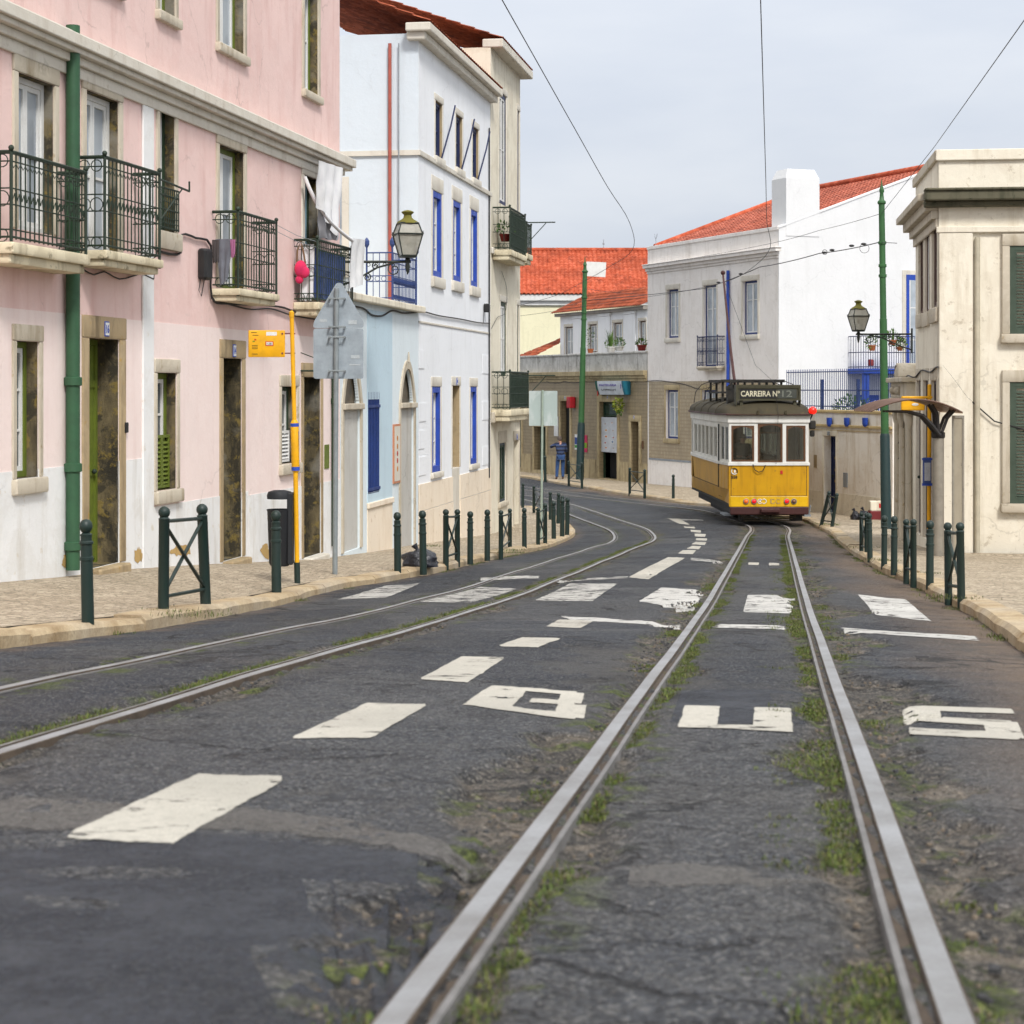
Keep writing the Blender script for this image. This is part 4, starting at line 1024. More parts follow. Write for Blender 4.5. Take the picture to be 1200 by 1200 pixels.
# ------------------------------------------------------------------ cream corner house
b = thing('cream_house', 'cream corner house with dark green balconies at the bend of the street', 'house', FB.w(FB.s_(592),0,-3.55))
a0 = S(574.9); a1 = S(609.5); ztop = 8.2
ops = {}
for i, q in enumerate([(585,593.5,110,240),(606,608.7,130,250),(586.3,593.5,354,440),(606.5,609,358,440),(585,592.5,519,588),(602.2,607.6,516,640)]): ops[i] = FB.rect(*q)
ops[1] = (ops[1][0], min(ops[1][1], a1-.15), ops[1][2], ops[1][3]); ops[3] = (ops[3][0]-.1, min(ops[3][1], a1-.2), ops[3][2], ops[3][3])
O = list(ops.values())
mb = MB(FB.M); wall(mb, a0, a1, -4.4, ztop, O, 0, .3); shell(mb, a0, a1, -4.4, ztop, 9); mb.build('wall', m_cream, b)
mb = MB(FB.M); mb.cbox(a0-.02, a1+.3, -.2, .3, ztop, ztop+.2, .02); mb.build('eaves_cornice', m_pale, b)
roof_sheet(FB.M, a0, a1+.3, .3, ztop+.2, -3.6, ztop+1.6, m_roofo, 'roof', b)
for i in (0,1,2,3): window(FB, b, ops[i], m_navy if i < 2 else m_dgreen, m_white, m_glass, rev=.02, cw=.09, mull=1, sur=m_pale, w=.1, wt=.15, wb=0, proud=.014, name='balcony_door')
window(FB, b, ops[4], gpaint('slate_shutter', (.05,.07,.085), .5), m_dgreen, m_glass, rev=.02, cw=.06, sur=m_stone, w=.14, wt=.3, wb=.12, proud=.014)
o = door(FB, b, ops[5], gpaint('ochre_door', (.28,.19,.07), .55), m_stone, rev=.4, w=.15, wt=.25, proud=.014, step=m_stone); plate(FB, o, 605, 512, '8', .1, .16, .03)
def panel_balcony(px0, px1, pys, pyr, d, th):
    o_, (s0,s1,z0,z1) = balcony(FB, b, px0, px1, pys, pyr, d, th, mat=m_iron, slabmat=slab_m, style=1)
    mb = MB(FB.M); mb.box(s0+.05, s1-.05, d-.012, d-.004, z0+.05, z1-.05); mb.build('railing_panel', gpaint('dark_green_panel', (.012,.03,.022), .5), o_)
panel_balcony(597, 615, 292.5, 243, .42, .24); panel_balcony(597, 618.5, 480, 436, .44, .28)
_, b4 = balcony(FB, b, 616.5, 622, 297, 262, .42, .25, slabmat=slab_m, style=1)
r_ = FB.rect(583, 600, 493, 497)
mb = MB(FB.M); mb.cbox(a0, a1, .002, .10, FB.z(590, 494), FB.z(590, 482), .015); mb.build('string_course', m_stone, b)
mb = MB(FB.M); mb.cbox(a0, a1, .002, .06, FB.z(590, 303), FB.z(590, 296), .015); mb.build('string_course', m_pale, b)
mb = MB(FB.M)
for py in (261, 440):
    s = S(609); z = FB.z(609, py); mb.tube([(s,.2,z),(s,.95,z)], .016, 6); mb.tube([(s,.25,z-.5),(s,.7,z-.02)], .012, 5)
mb.build('clothes_arm', m_iron, b)
cable(FB, b, [(576,385),(583,372),(592,366),(594,340),(588,318)], .006)
# ------------------------------------------------------------------ beige house across the bend
m_navyc = gpaint('navy_casing', (.012,.03,.16), .45, (.03,.05,.12))
m_azul = tilemat('beige_wall_tiles', lin(196,180,150,.85), lin(150,130,104,.8), .14, lin(160,136,104,.8))
m_tan = tilemat('tan_wall_tiles', lin(176,158,124,.8), lin(120,104,76,.8), .15, lin(150,130,98,.8))
m_tanst = plaster('tan_stone', lin(196,178,140,.85), lin(110,94,66,.8), .8, lin(120,96,62,.8))
def tiled_roof(M, s0, s1, y0, z0, y1, z1, mat, name, par, lim=None, pitch=.24, row=.36, hgt=.045, sub=6):
    mb = MB(M); nc = max(2, int((s1-s0)/pitch)); L = math.hypot(y1-y0, z1-z0); nr = max(2, int(L/row))
    def lev(v, up):
        y = y0+(y1-y0)*v; z = z0+(z1-z0)*v+up
        return [(s0+(s1-s0)*i/(nc*sub), y, z + hgt*abs(math.sin(PI*(i/sub)))) for i in range(nc*sub+1)]
    for j in range(nr):
        a, c = lev(j/nr, .03), lev((j+.999)/nr, 0.0)
        hi = len(a); lo = 0
        if lim:
            l0, l1 = lim((j+.5)/nr); lo = min(i for i in range(len(a)) if a[i][0] >= l0-1e-6); hi = max(i for i in range(len(a)) if a[i][0] <= l1+1e-6)+1
        if hi-lo > 2: mb.loft([[(p[0],p[1]+.0,p[2]-.05) for p in a[lo:hi]], a[lo:hi], c[lo:hi]], False)
    return mb.build(name, mat, par, smooth=50)
S = FS.s_
b = thing('beige_house', 'beige two storey house with navy window frames, an orange roof and a white side wall', 'house', FS.w(S(835),0,-3.75))
a0, a1 = S(912), S(759)
zp = FS.z(912, 266); zcn = FS.z(912, 296)
ops = {}
for k_, q in dict(w1=(782,795.5,339,396), w2=(824.5,839.5,334,430), w3=(870.5,888,329,392), g1=(780.5,795,457,514), g2=(823,839,457,514), g3=(870,886,457,514)).items(): ops[k_] = FS.rect(*q)
O = list(ops.values()); zr = zp-.35
G = Per((FS.w(a0,0,0).x, FS.w(a0,0,0).y), (2200,892), (892,-2200))
mb = MB(FS.M); wall(mb, a0, a1, -4.6, zp, O, 0, .3); mb.quad((a1,0,-4.6),(a1,0,zp),(a1,-14,zp),(a1,-14,-4.6)); mb.quad((a0,-14,-4.6),(a1,-14,-4.6),(a1,-14,zp),(a0,-14,zp))
mb.quad((a0,-.25,zp),(a1,-.25,zp),(a1,-.25,zp-.6),(a0,-.25,zp-.6)); mb.quad((a0,0,zp),(a1,0,zp),(a1,-.25,zp),(a0,-.25,zp)); mb.build('wall', m_beige, b)
slope = .36; gtop = [(0.02, zp-.04), (7.2, zp-.04+7.2*slope), (14.2, zp-.04)]
gop = [G.rect(1061,1071,322,436), G.rect(1006,1030,467,500)]
mb = MB(G.M); mb.prism([(0,-4.6),(14,-4.6)] + [(x, z) for x, z in gtop[::-1]], -.25, 0); mb.build('gable_wall', m_gable, b)
mb = MB(G.M)
for (x0,z0),(x1,z1) in zip(gtop, gtop[1:]): mb.loft([[(x0,.03,z0),(x0,.03,z0+.06),(x0,-.3,z0+.06),(x0,-.3,z0)],[(x1,.03,z1),(x1,.03,z1+.06),(x1,-.3,z1+.06),(x1,-.3,z1)]], True, True)
mb.build('gable_coping', m_gable, b)
yr = -7.2
zq = zp-.02; tiled_roof(FS.M, a0+.05, a1, -.26, zq, yr, zq+7*slope, m_roofp, 'roof', b)
tiled_roof(FS.M, a0+.05, a1, -14.1, zq, yr, zq+7*slope, m_roofp, 'roof', b)
mb = MB(FS.M); zt_ = zq+7*slope
mb.tube([(a1-.05,-.3,zq+.05),(a1-.05,yr,zt_+.08),(a1-.05,-14,zq+.05)], .12, 8); mb.tube([(a1,yr,zt_+.1),(a0+.05,yr,zt_+.1)], .13, 8)
mb.add([(a1-.02,-.3,zq-.1),(a1-.02,-13.9,zq-.1),(a1-.02,yr,zt_)], [(0,1,2)])
mb.build('roof_ridge', m_roof, b, smooth=50)
q0, q1 = G.s_(921), G.s_(960); kz = G.k(940); zt = (455-198)*kz; zs = (455-209)*kz
mb = MB(G.M); mb.loft([[(q0,.02,zp-.3),(q1,.02,zp-.3),(q1,-1.0,zp-.3),(q0,-1.0,zp-.3)],[(q0,.02,zs),(q1,.02,zs),(q1,-1.0,zs),(q0,-1.0,zs)],[(q0+.13,-.12,zt),(q1-.13,-.12,zt),(q1-.13,-.88,zt),(q0+.13,-.88,zt)]], True, True); mb.build('chimney', m_gable, b)
mb = MB(FS.M)
for h0, h1, d in ((-.18,-.08,.05),(-.08,.04,.12),(.04,.16,.24),(.16,.20,.28)): mb.cbox(a0-d+.02, a1-.003, .002, d, zcn+h0, zcn+h1-.002, .012)
mb.cbox(a0-.04, a1-.003, .002, .05, zp-.10, zp+.03, .012)
mb.build('cornice', m_beige, b)
z0, z1 = FS.z(770,537), FS.z(770,447)
mb = MB(FS.M); wall(mb, a0+.12, a1-.14, z0, z1, O, .015, .025, edges=True); mb.build('tile_panel', m_azul, b)
mb = MB(FS.M); wall(mb, a0+.12, a1-.14, z0-.08, z0-.003, O, .022, .03, edges=True); mb.build('tile_border', m_grey, b)
for k_, r_ in ops.items():
    if k_ == 'w2': window(FS, b, r_, m_navyc, m_white, m_curt, rev=.1, cw=.07, mull=1, bars=(.33,.72), sur=m_pale, w=.1, wt=.2, wb=0, proud=.014, name='balcony_door')
    else: window(FS, b, r_, m_navyc, m_white, m_curt, rev=.1, cw=.07, mull=1, bars=(.66,), sur=m_pale if k_[0] == 'w' else m_tanst, w=.12, wt=.2, wb=.18, proud=.03)
balcony(FS, b, 841, 817.5, 429, 394, .3, .16, mat=m_navy, slabmat=m_stone)
pipe(FS, b, 853, 317, 560, .06, m_royal, .08)
cable(FS, b, [(757,447),(772,446),(800,450),(820,456),(836,452),(850,446),(866,445)], .014)
mb = MB(FS.M); s = S(766); z = zp
mb.tube([(s,-.1,z),(s,-.1,z+.35)], .012, 5); mb.tube([(s-.12,-.1,z+.52),(s-.08,-.1,z+.38),(s,-.1,z+.34),(s+.08,-.1,z+.38),(s+.12,-.1,z+.52)], .012, 5); mb.build('antenna', m_grey, b)
# blue balcony on the white side wall
r_ = G.rect(1061.5,1072,322,436)
win = MB(G.M); win.box(r_[0], r_[1], .0, .05, r_[2], r_[3]); o = win.build('balcony_door', m_royal, b)
mb = MB(G.M); mb.box(r_[0]+.12, r_[0]+.16, .05, .065, r_[2]+.2, r_[3]-.2); mb.box(r_[0]+.16, r_[1], .05, .055, r_[2]+.2, r_[3]-.2, 1)
for f in (.33,.66): mb.box(r_[0]+.16, r_[1], .055, .065, r_[2]+(r_[3]-r_[2])*f-.02, r_[2]+(r_[3]-r_[2])*f+.02)
mb.build('sash', [m_white, m_curt], o)
mb = MB(G.M); ringbox(mb, r_[0]-.16, r_[1]+.16, r_[2]-.1, r_[3]+.16, .157, .001, .03, wb=0); mb.build('stone_surround', m_pale, o)
D = 1.0; s0, s1 = G.s_(1012, D), G.s_(1072, D); zt = G.z(1035, 432, D); zr = G.z(1035, 394, D)
mb = MB(G.M); mb.cbox(s0-.05, s1, .002, D+.05, zt-.18, zt, .015)
for x in (s0+.06, G.s_(1017.5, D), G.s_(1053, D)): mb.box(x-.05, x+.05, D-.12, D-.02, -3.7, zt-.182)
o = mb.build('balcony', m_royal, b)
mb = MB(G.M)
for z in (zt+.06, zr, zt+(zr-zt)*.5): mb.tube([(s0,.01,z),(s0,D,z),(s1,D,z)], .018, 5)
n = 22
for i in range(n+1): x = s0+(s1-s0)*i/n; mb.tube([(x,D,zt),(x,D,zr)], .012, 5)
for i in range(1,6): mb.tube([(s0,D*i/6,zt),(s0,D*i/6,zr)], .012, 5)
mb.build('railing', m_navy, o)
r_ = G.rect(1003, 1031, 463, 520, .1); mb = MB(G.M); mb.box(r_[0], r_[1], .0, .06, -3.6, r_[3])
for i in range(3):
    w = (r_[1]-r_[0])/3; ringbox(mb, r_[0]+.1+i*w, r_[0]+i*w+w-.08, r_[2]-.3, r_[3]-.2, .07, .061, .09, mi=1)
mb.build('veranda_window', [m_royal, m_white], b)

# ------------------------------------------------------------------ cake shop house
b = thing('cake_shop_house', 'low tan tiled house with a cake shop and a planted roof terrace', 'house', FS.w(S(690),0,-3.9))
a0, a1 = S(758.6), S(560)
zc0 = FS.z(690, 446); zpar = FS.z(690, 416)
ops = dict(shop=FS.rect(702.5,723.5,471,561), left=FS.rect(657.5,668,470,556), side=FS.rect(740,749,494,567), far=FS.rect(626,640,500,551), far2=FS.rect(600,611,480,548))
O = list(ops.values())
mb = MB(FS.M); wall(mb, a0, a1, -4.8, zc0-.003, O, 0, .3); shell(mb, a0, a1, -4.8, zc0-.003, 9); mb.build('wall', m_tan, b)
mb = MB(FS.M); mb.box(a0, a1, -.25, .0, zc0, zpar); mb.cbox(a0, a1, -.28, .06, zpar, zpar+.08, .015); mb.build('parapet', m_grime if False else plaster('weathered_parapet', lin(214,212,206,.9), lin(110,104,92,.8), .9), b)
mb = MB(FS.M)
for h0, h1, d in ((-.05,.08,.06),(.08,.2,.12),(.2,.40,.2)): mb.cbox(a0, a1, .002, d, zc0+h0, zc0+h1-.002, .012)
mb.build('cornice', m_tanst, b)
zpl = FS.z(690, 538); mb = MB(FS.M); wall(mb, a0+.01, a1, -4.8, zpl, O, .03, .04, edges=True); mb.build('base_course', m_tanst, b)
for k_, r_ in ops.items():
    if k_ == 'shop':
        mb = MB(FS.M); s0, s1, z0, z1 = r_; ringbox(mb, s0+.004, s1-.004, z0, z1-.004, .07, -.26, -.18, wb=0); zz = FS.z(713, 487); mb.box(s0+.08, s1-.08, -.24, -.2, zz-.04, zz+.04)
        o = mb.build('shop_door', m_dgreen, b); surround(FS, o, r_, m_tanst, w=.2, wt=.3, wb=0, proud=.04)
        mb = MB(FS.M); mb.quad((s0,-.5,z0),(s1,-.5,z0),(s1,-.5,z1),(s0,-.5,z1)); mb.build('dark_interior', m_dark, o)
        mb = MB(FS.M); mb.box(s0+.08, s1-.08, -.235, -.225, zz+.05, z1-.08); mb.build('transom_glass', glass('green_glass', (.01,.03,.022), .1), o)
        plate(FS, o, 713, 465.5, '4', .1, .14, .05)
    elif k_ == 'left':
        o = door(FS, b, r_, pmat('near_black_door', (.012,.013,.012), (.02,.02,.018)), m_tanst, rev=.24, w=.16, wt=.25, proud=.04); plate(FS, o, 663, 466, '6', .1, .14, .05)
    elif k_ == 'side':
        o = door(FS, b, r_, pmat('near_black_door', (.012,.013,.012)), m_tanst, rev=.3, w=.2, wt=.25, proud=.04); plate(FS, o, 744, 489, '2', .1, .14, .05)
        mb = MB(FS.M); s = S(753.5); z = FS.z(753, 521); mb.cbox(s-.05, s+.05, .001, .04, z-.16, z+.16, .01); mb.build('letter_box', m_brown, b)
    else: door(FS, b, r_, m_dgreen, m_tanst, rev=.3, w=.16, wt=.25, proud=.04)
# shop sign: a box with a bowed printed face
s0, s1, z0, z1 = FS.rect(697.5, 730.5, 446.5, 462.5, .35); d0 = .02
mb = MB(FS.M); prof_ = []
for i in range(9):
    u = i/8; prof_.append((d0+.34-.13*(1-math.cos(u*PI/2))*1.0, z1-(z1-z0)*u))
rg = lambda x: [(x, d0, z1)] + [(x, y, z) for y, z in prof_] + [(x, d0, z0)]
mb.loft([rg(s0), rg(s1)], True, True, mi=0)
mb.build('shop_sign', gpaint('teal_sign_paint', (.01,.16,.24), .4), b); sg = bpy.data.objects['shop_sign']
mb = MB(FS.M); e = .006
pan = lambda x: [(x, y+e, z) for y, z in prof_]
mb.loft([pan(s0+.16), pan(s1-.22)], False, mi=0)                     # printed white face (image right is s0)
mb.loft([pan(s1-.21), pan(s1-.03)], False, mi=1)
def yat(z):
    u = max(0, min(1, (z1-z)/(z1-z0))); return d0+.34-.13*(1-math.cos(u*PI/2))+.010
add = [(.30,'PASTELARIA',.70,.13,2),(.60,'CHARLOT',.62,.17,3)]
Wf = (s1-.22)-(s0+.16); cx = s0+.16+Wf*.56
for u, tx, wf, hf, mi in add:
    z = z1-(z1-z0)*u; add_text(mb, tx, cx, yat(z-.05)+.012, z, Wf*wf, (z1-z0)*hf*1.15, -1, mi, .015)
for q, hh in ((.5,.28),(.9,.10)):
    z = z1-(z1-z0)*.62; mb.prism([(s1-.12-.05, z-.28),(s1-.12+.05, z-.28),(s1-.12+.02, z+.2),(s1-.12-.02, z+.2)], yat(z-.1), yat(z-.1)+.01, 4); break
z = z1-(z1-z0)*.35; mb.ball((s0+.26, yat(z), z), .07, 8, 6, 2, (.45,.15,2.0))
mb.build('sign_face', [pmat('sign_white', (.62,.66,.70)), pmat('sign_green', (.01,.10,.06)), pmat('sign_violet', (.12,.08,.36)), m_black, pmat('sign_red', (.5,.03,.02))], sg)
r_ = FS.rect(671, 675, 465, 478); mb = MB(FS.M); mb.cbox(r_[0], r_[1], .02, .3, r_[2], r_[3], .02); mb.build('red_sign_box', gpaint('signal_red_paint', (.45,.01,.02), .4), b)
r_ = FS.rect(650.5, 655, 488, 511); mb = MB(FS.M); mb.box(r_[0], r_[1], .02, .06, r_[2], r_[3]); mb.build('notice_board', m_white, b)
# set back upper storey
d = -2.5
u0, u1 = S(759, d), S(656.5, d); zt = FS.z(700, 364, d); z0 = -.3
uo = [FS.rect(x0, x1, y0, y1, d) for x0, x1, y0, y1 in [(662,671.5,383,417),(690,699.5,380,413),(718.5,729,378,410),(749,757,376,410)]]
mb = MB(FS.M); wall(mb, u0, u1, z0, zt, uo, d, .25)
mb.quad((u1,d,z0),(u1,d,zt),(u1,d-5,zt),(u1,d-5,z0)); mb.quad((u0,d,z0),(u0,d,zt),(u0,d-5,zt),(u0,d-5,z0)); mb.quad((u0,d-5,z0),(u1,d-5,z0),(u1,d-5,zt),(u0,d-5,zt)); mb.build('upper_wall', m_bwht, b)
F2 = Fac(36.6, -892., 760, -1); F2.O = F2.O + F2.n*d; F2.setM()
for r_ in uo:
    q = (r_[0], r_[1], r_[2], r_[3]); window(F2, b, q, m_brown, m_white, m_curt, rev=.08, cw=.05, mull=1, bars=(.5,), sur=m_pale, w=.1, wt=.14, wb=0, proud=.02)
for x in (676, 706, 736):
    r_ = FS.rect(x-3, x+10, 372, 418, d); mb = MB(F2.M); mb.cbox(r_[0], r_[1], .001, .07, z0+.01, zt-.3, .012); mb.cbox(r_[0]-.04, r_[1]+.04, .001, .11, zt-.29, zt-.15, .012); mb.build('pilaster', m_bwht, b)
tiled_roof(F2.M, u0-.1, u1+.35, .35, zt+.02, -1.6, zt+1.0, m_roofo, 'roof', b)
mb = MB(F2.M); mb.box(u0, u1+.2, .002, .22, zt-.14, zt+.0); mb.build('eaves_board', m_grime, b)
tiled_roof(FS.M, u1+.05, u1+2.4, -1.1, zpar+.05, -4.5, zpar+1.7, m_roofo, 'lean_to_roof', b, lim=lambda v: (u1+.05, u1+2.4-2.2*v))
r_ = FS.rect(685.2, 688.5, 510, 530); mb = MB(FS.M); mb.box(r_[0], r_[1], .01, .025, r_[2], r_[3], 0); h=(r_[3]-r_[2]); mb.box(r_[0]+.01, r_[1]-.01, .025, .03, r_[2]+h*.25, r_[2]+h*.55, 1); mb.build('poster', [pmat('poster_pink', (.55,.03,.10)), pmat('poster_lime', (.22,.40,.02))], b)
r_ = FS.rect(674, 680.5, 509, 527); mb = MB(FS.M); mb.box(r_[0], r_[1], .01, .025, r_[2], r_[3], 0); h=(r_[3]-r_[2])
mb.box(r_[0]+.02, r_[1]-.02, .025, .03, r_[2]+h*.35, r_[2]+h*.8, 1); mb.box(r_[0]+.02, r_[1]-.02, .025, .03, r_[2]+h*.12, r_[2]+h*.3, 2); mb.build('poster', [m_white, pmat('poster_blue', (.04,.08,.28)), pmat('poster_green', (.05,.28,.05))], b)
cable(FS, b, [(640,446.5),(645,449),(655,449),(662,447),(672,449),(688,446.5),(700,446.5)], .012, .24)

# menu board with dishes, hung in the shop doorway
FQ = Fac(36.6, -892., 713, -1)
r_ = FQ.rect(704, 723, 489, 530, -.1)
mb = MB(FQ.M); mb.cbox(r_[0], r_[1], -.12, -.09, r_[2], r_[3], .006, 0)
w, h = r_[1]-r_[0], r_[3]-r_[2]
for i, (u, v, c, rr) in enumerate([(.3,.80,1,.05),(.72,.84,2,.05),(.35,.62,3,.08),(.78,.62,1,.05),(.35,.44,2,.09),(.80,.42,4,.06),(.30,.26,4,.07),(.75,.30,5,.10),(.35,.12,2,.07),(.80,.12,1,.05)]):
    x = r_[1]-u*w; z = r_[2]+v*h; mb.lathe([(rr*1.25,.0),(rr*1.25,.004)], (0,0,0), 10, 6) if False else None
    mb.ball((x,-.088,z), rr*1.35, 10, 4, 6, (1.25,.06,.62)); mb.ball((x,-.082,z+.01), rr, 10, 4, c, (1.15,.09,.55))
tag(mb.build('menu_board', [pmat('menu_pale', (.55,.57,.60)), pmat('dish_brown', (.20,.07,.02)), pmat('dish_orange', (.55,.17,.02)), pmat('dish_amber', (.6,.26,.03)), pmat('dish_red', (.35,.03,.02)), pmat('dish_blue', (.22,.30,.42)), m_white]), 'white menu board with pictures of dishes in the cake shop doorway', 'menu board')

# ------------------------------------------------------------------ far house with the big orange roof
FO = Per((0., 118.), (1,0), (0,-1))
b = thing('far_house', 'pale yellow house with a wide bright orange roof, behind the cake shop', 'house', (4.2,118,CZ-4))
k = 118/F; x0, x1 = (590-600)*k, (775-600)*k; ze = (455-345)*k; zw = (455-356)*k
mb = MB(FO.M); mb.box(x0, x1, -10, 0, -5, ze-.02); mb.build('wall', m_yel, b)
mb = MB(FO.M); mb.cbox(x0-.1, x1+.1, .002, .35, zw+.18, ze-.03, .03); mb.cbox(x0-.1, x1+.1, .002, .15, zw-.1, zw+.178, .02); mb.build('cornice', m_white, b)
yy = 5.; zr = (455-294)*((118+yy)/F)
tiled_roof(FO.M, x0-.2, x1+.2, .45, ze, -yy, zr, m_roof, 'roof', b, pitch=.27, row=.36, hgt=.085)
tiled_roof(FO.M, x0-.2, x1+.2, -10.4, ze, -yy, zr, m_roof, 'roof', b, pitch=.27, row=.5, hgt=.085, sub=4)
mb = MB(FO.M); mb.tube([(x0-.2,-yy,zr+.05),(x1+.2,-yy,zr+.05)], .16, 8); x=(645-600)*.0545; mb.cbox(x-.12, x+.12, -3.6, -3.3, zr-1.2, zr-.55, .03); mb.build('roof_ridge', m_roof, b, smooth=50)
mb = MB(FO.M); x = (708-600)*.0555; mb.tube([(x,-5,zr),(x,-5,zr+.75)], .02, 5); mb.box(x-.06,x+.06,-5.03,-4.97,zr+.4,zr+.52); mb.build('antenna', m_grey, b)

# ------------------------------------------------------------------ garden wall with railing
S = FG.s_
b = thing('garden_wall', 'cream garden wall with a navy door, blue half pots and an iron railing', 'wall', FG.w(S(985),0,-3.4))
a0, a1 = S(1046), S(915); zt = FG.z(985, 484)
dr_ = FG.rect(966, 979.5, 511, 601)
mb = MB(FG.M); wall(mb, a0, a1, -4.4, zt, [dr_], 0, .3); mb.quad((a0,0,zt),(a1,0,zt),(a1,-.4,zt),(a0,-.4,zt)); mb.quad((a0,-.4,-4.4),(a1,-.4,-4.4),(a1,-.4,zt),(a0,-.4,zt))
mb.quad((a0,0,-4.4),(a0,0,zt),(a0,-.4,zt),(a0,-.4,-4.4)); mb.quad((a1,0,-4.4),(a1,0,zt),(a1,-.4,zt),(a1,-.4,-4.4)); mb.build('wall', m_gard, b)
mb = MB(FG.M); mb.cbox(a0, a1, -.45, .05, zt, zt+.08, .015); z = FG.z(985,498.5); mb.cbox(a0, a1, .001, .07, z-.05, z+.02, .012); z = FG.z(985,504); mb.box(a0, a1, .001, .03, z-.02, z); mb.build('coping', plaster('ochre_coping', lin(214,190,140,.85), lin(150,120,80,.8), .6), b)
mb = MB(FG.M); z = FG.z(985, 578); wall(mb, a0, a1, -4.4, z, [dr_], .015, .02, edges=True); mb.build('base_course', m_ston2, b)
ret = Per((FG.w(a1,0,0).x, FG.w(a1,0,0).y), (9.5-FG.w(a1,0,0).x, 66.7-FG.w(a1,0,0).y), (-1, .1))
mb = MB(ret.M); mb.box(.02, 10.1, -.3, 0, -4.4, zt); mb.build('return_wall', m_gard, b)
o = door(FG, b, dr_, m_navy, m_ston2, rev=.2, w=.12, wt=.2, proud=.02)
mb = MB(FG.M); c = (dr_[0]+dr_[1])/2
for py in (537, 551, 564): z = FG.z(973, py); mb.cbox(c-.12, c+.12, -.235, -.205, z-.04, z+.04, .008)
mb.build('brass_plate', gpaint('dull_brass', (.35,.22,.03), .4), o)
mb = MB(FG.M); s = S(972.5); z = FG.z(972, 508); mb.cbox(s-.06, s+.06, .0, .07, z-.06, z+.06, .02); mb.build('door_lamp', m_grey, o)
r_ = FG.rect(989, 993.5, 554, 571); mb = MB(FG.M); mb.cbox(r_[0], r_[1], .0, .03, r_[2], r_[3], .006); mb.build('meter_cover', m_grey, b)
r_ = FG.rect(954.5, 957.5, 533, 548); mb = MB(FG.M); mb.cbox(r_[0], r_[1], .0, .03, r_[2], r_[3], .006); mb.build('plaque', m_stonedk, b)
mb = MB(FG.M); zb = zt+.08; zr = FG.z(985, 434)
n = int((a1-a0)/.115)
for i in range(n+1): x = a0+(a1-a0)*i/n; mb.tube([(x,-.2,zb),(x,-.2,zr+.05)], .011, 5)
for z in (zr-.03, zb+.1, zb+(zr-zb)*.5): mb.box(a0, a1, -.215, -.185, z-.015, z+.015)
for px in (956, 998, 1040): x = S(px); mb.box(x-.03, x+.03, -.23, -.17, zb, zr-.25)
mb.build('railing', gpaint('slate_blue_iron', (.03,.06,.20), .45), b)
for px in (974.5, 995, 1016.5):
    s = S(px); z0, z1 = FG.z(px, 500), FG.z(px, 489.5); mb = MB(FG.M)
    mb.loft([[(s+r*math.cos(t), .05+r*.75*math.sin(t), z) for t in [PI*i/10 for i in range(11)]] for z, r in ((z0,.07),(z0+.03,.10),(z0+.08,.122),(z1,.125))], False); mb.add([(s+.125*math.cos(t), .05+.094*math.sin(t), z1) for t in [PI*i/10 for i in range(11)]], [tuple(range(11))])
    mb.build('half_pot', m_royal, b, smooth=50)

# ------------------------------------------------------------------ limestone house on the right
S = FR.s_
b = thing('limestone_house', 'stained pale limestone house with a mossy cornice and narrow brown windows, far right', 'house', FR.w(S(1080),0,-3.0))
a0, a1 = S(1100), S(1073); aL = S(1050); E = Per((FR.w(a0,0,0).x, FR.w(a0,0,0).y), (2200,-280), (-280,-2200))
ops = {}
for k_, q in dict(u1=(1077,1082,279,368), u2=(1084.3,1089.3,272,366), u3=(1092.7,1099,265,361), l1=(1074.2,1079,446,626), l2=(1082,1088,446,632), l3=(1091.2,1097.5,446,640)).items(): ops[k_] = FR.rect(*q)
for k_ in ops:
    r_ = ops[k_]; ops[k_] = (max(r_[0], a0+.12), r_[1], max(r_[2], -3.15), r_[3])
O = list(ops.values()); zt = 3.9
mb = MB(FR.M); wall(mb, a0, a1, -4.2, zt, O, 0, .3); mb.quad((a1,0,-4.2),(a1,0,zt),(a1,-12,zt),(a1,-12,-4.2)); mb.quad((a0,0,zt),(a1,0,zt),(a1,-12,zt),(a0,-12,zt)); mb.quad((a0,-12,-4.2),(a1,-12,-4.2),(a1,-12,zt),(a0,-12,zt)); mb.box(a1+.002, aL, -6, -.02, -4.2, -.25); mb.build('wall', m_ston2, b)
mb = MB(E.M); mb.box(.0, 12, -.3, .0, -4.2, zt); mb.build('end_wall', m_ston2, b); m_brs0 = gpaint('faded_green_shutter', (.05,.075,.05), .6, (.12,.13,.10))
zc = 3.12
mb = MB(FR.M)
for h0, h1, d in ((-.45,-.30,.05),(-.30,-.16,.12),(-.16,.0,.22),(.0,.12,.34)): mb.cbox(a0+.02, a1+(d if h0 > -.2 else .02), .001, d, zc+h0, zc+h1-.002, .012)
mb.cbox(a0+.02, a1+.03, .001, .06, zt-.1, zt+.06, .012)
mb.build('cornice', m_stone, b)
mb = MB(E.M)
for h0, h1, d in ((-.12,-.02,.16),(-.02,.14,.30),(.14,.18,.34)): mb.cbox(-.25, 12, .001, d, zc+h0, zc+h1-.002, .02)
mb.build('mossy_cornice', m_dkstone, b)
mb = MB(E.M); mb.cbox(-.05, 12, .001, .06, zt-.12, zt+.06, .012); mb.cbox(-.04, 12, .001, .07, 2.58, 2.68, .012); mb.cbox(.0, .55, .001, .06, -4.2, 2.57, .012); mb.build('corner_pilaster', m_ston2, b)
mb = MB(E.M); mb.tube([(.62,.06,-3.3),(.62,.06,2.5)], .045, 10); [mb.box(.57,.67,.0,.06,z_-.02,z_+.02) for z_ in (-2.2,-.6,1.0,2.2)]; mb.build('downpipe', gpaint('cream_pipe_paint', lin(206,196,172,.85), .5), b, smooth=40)
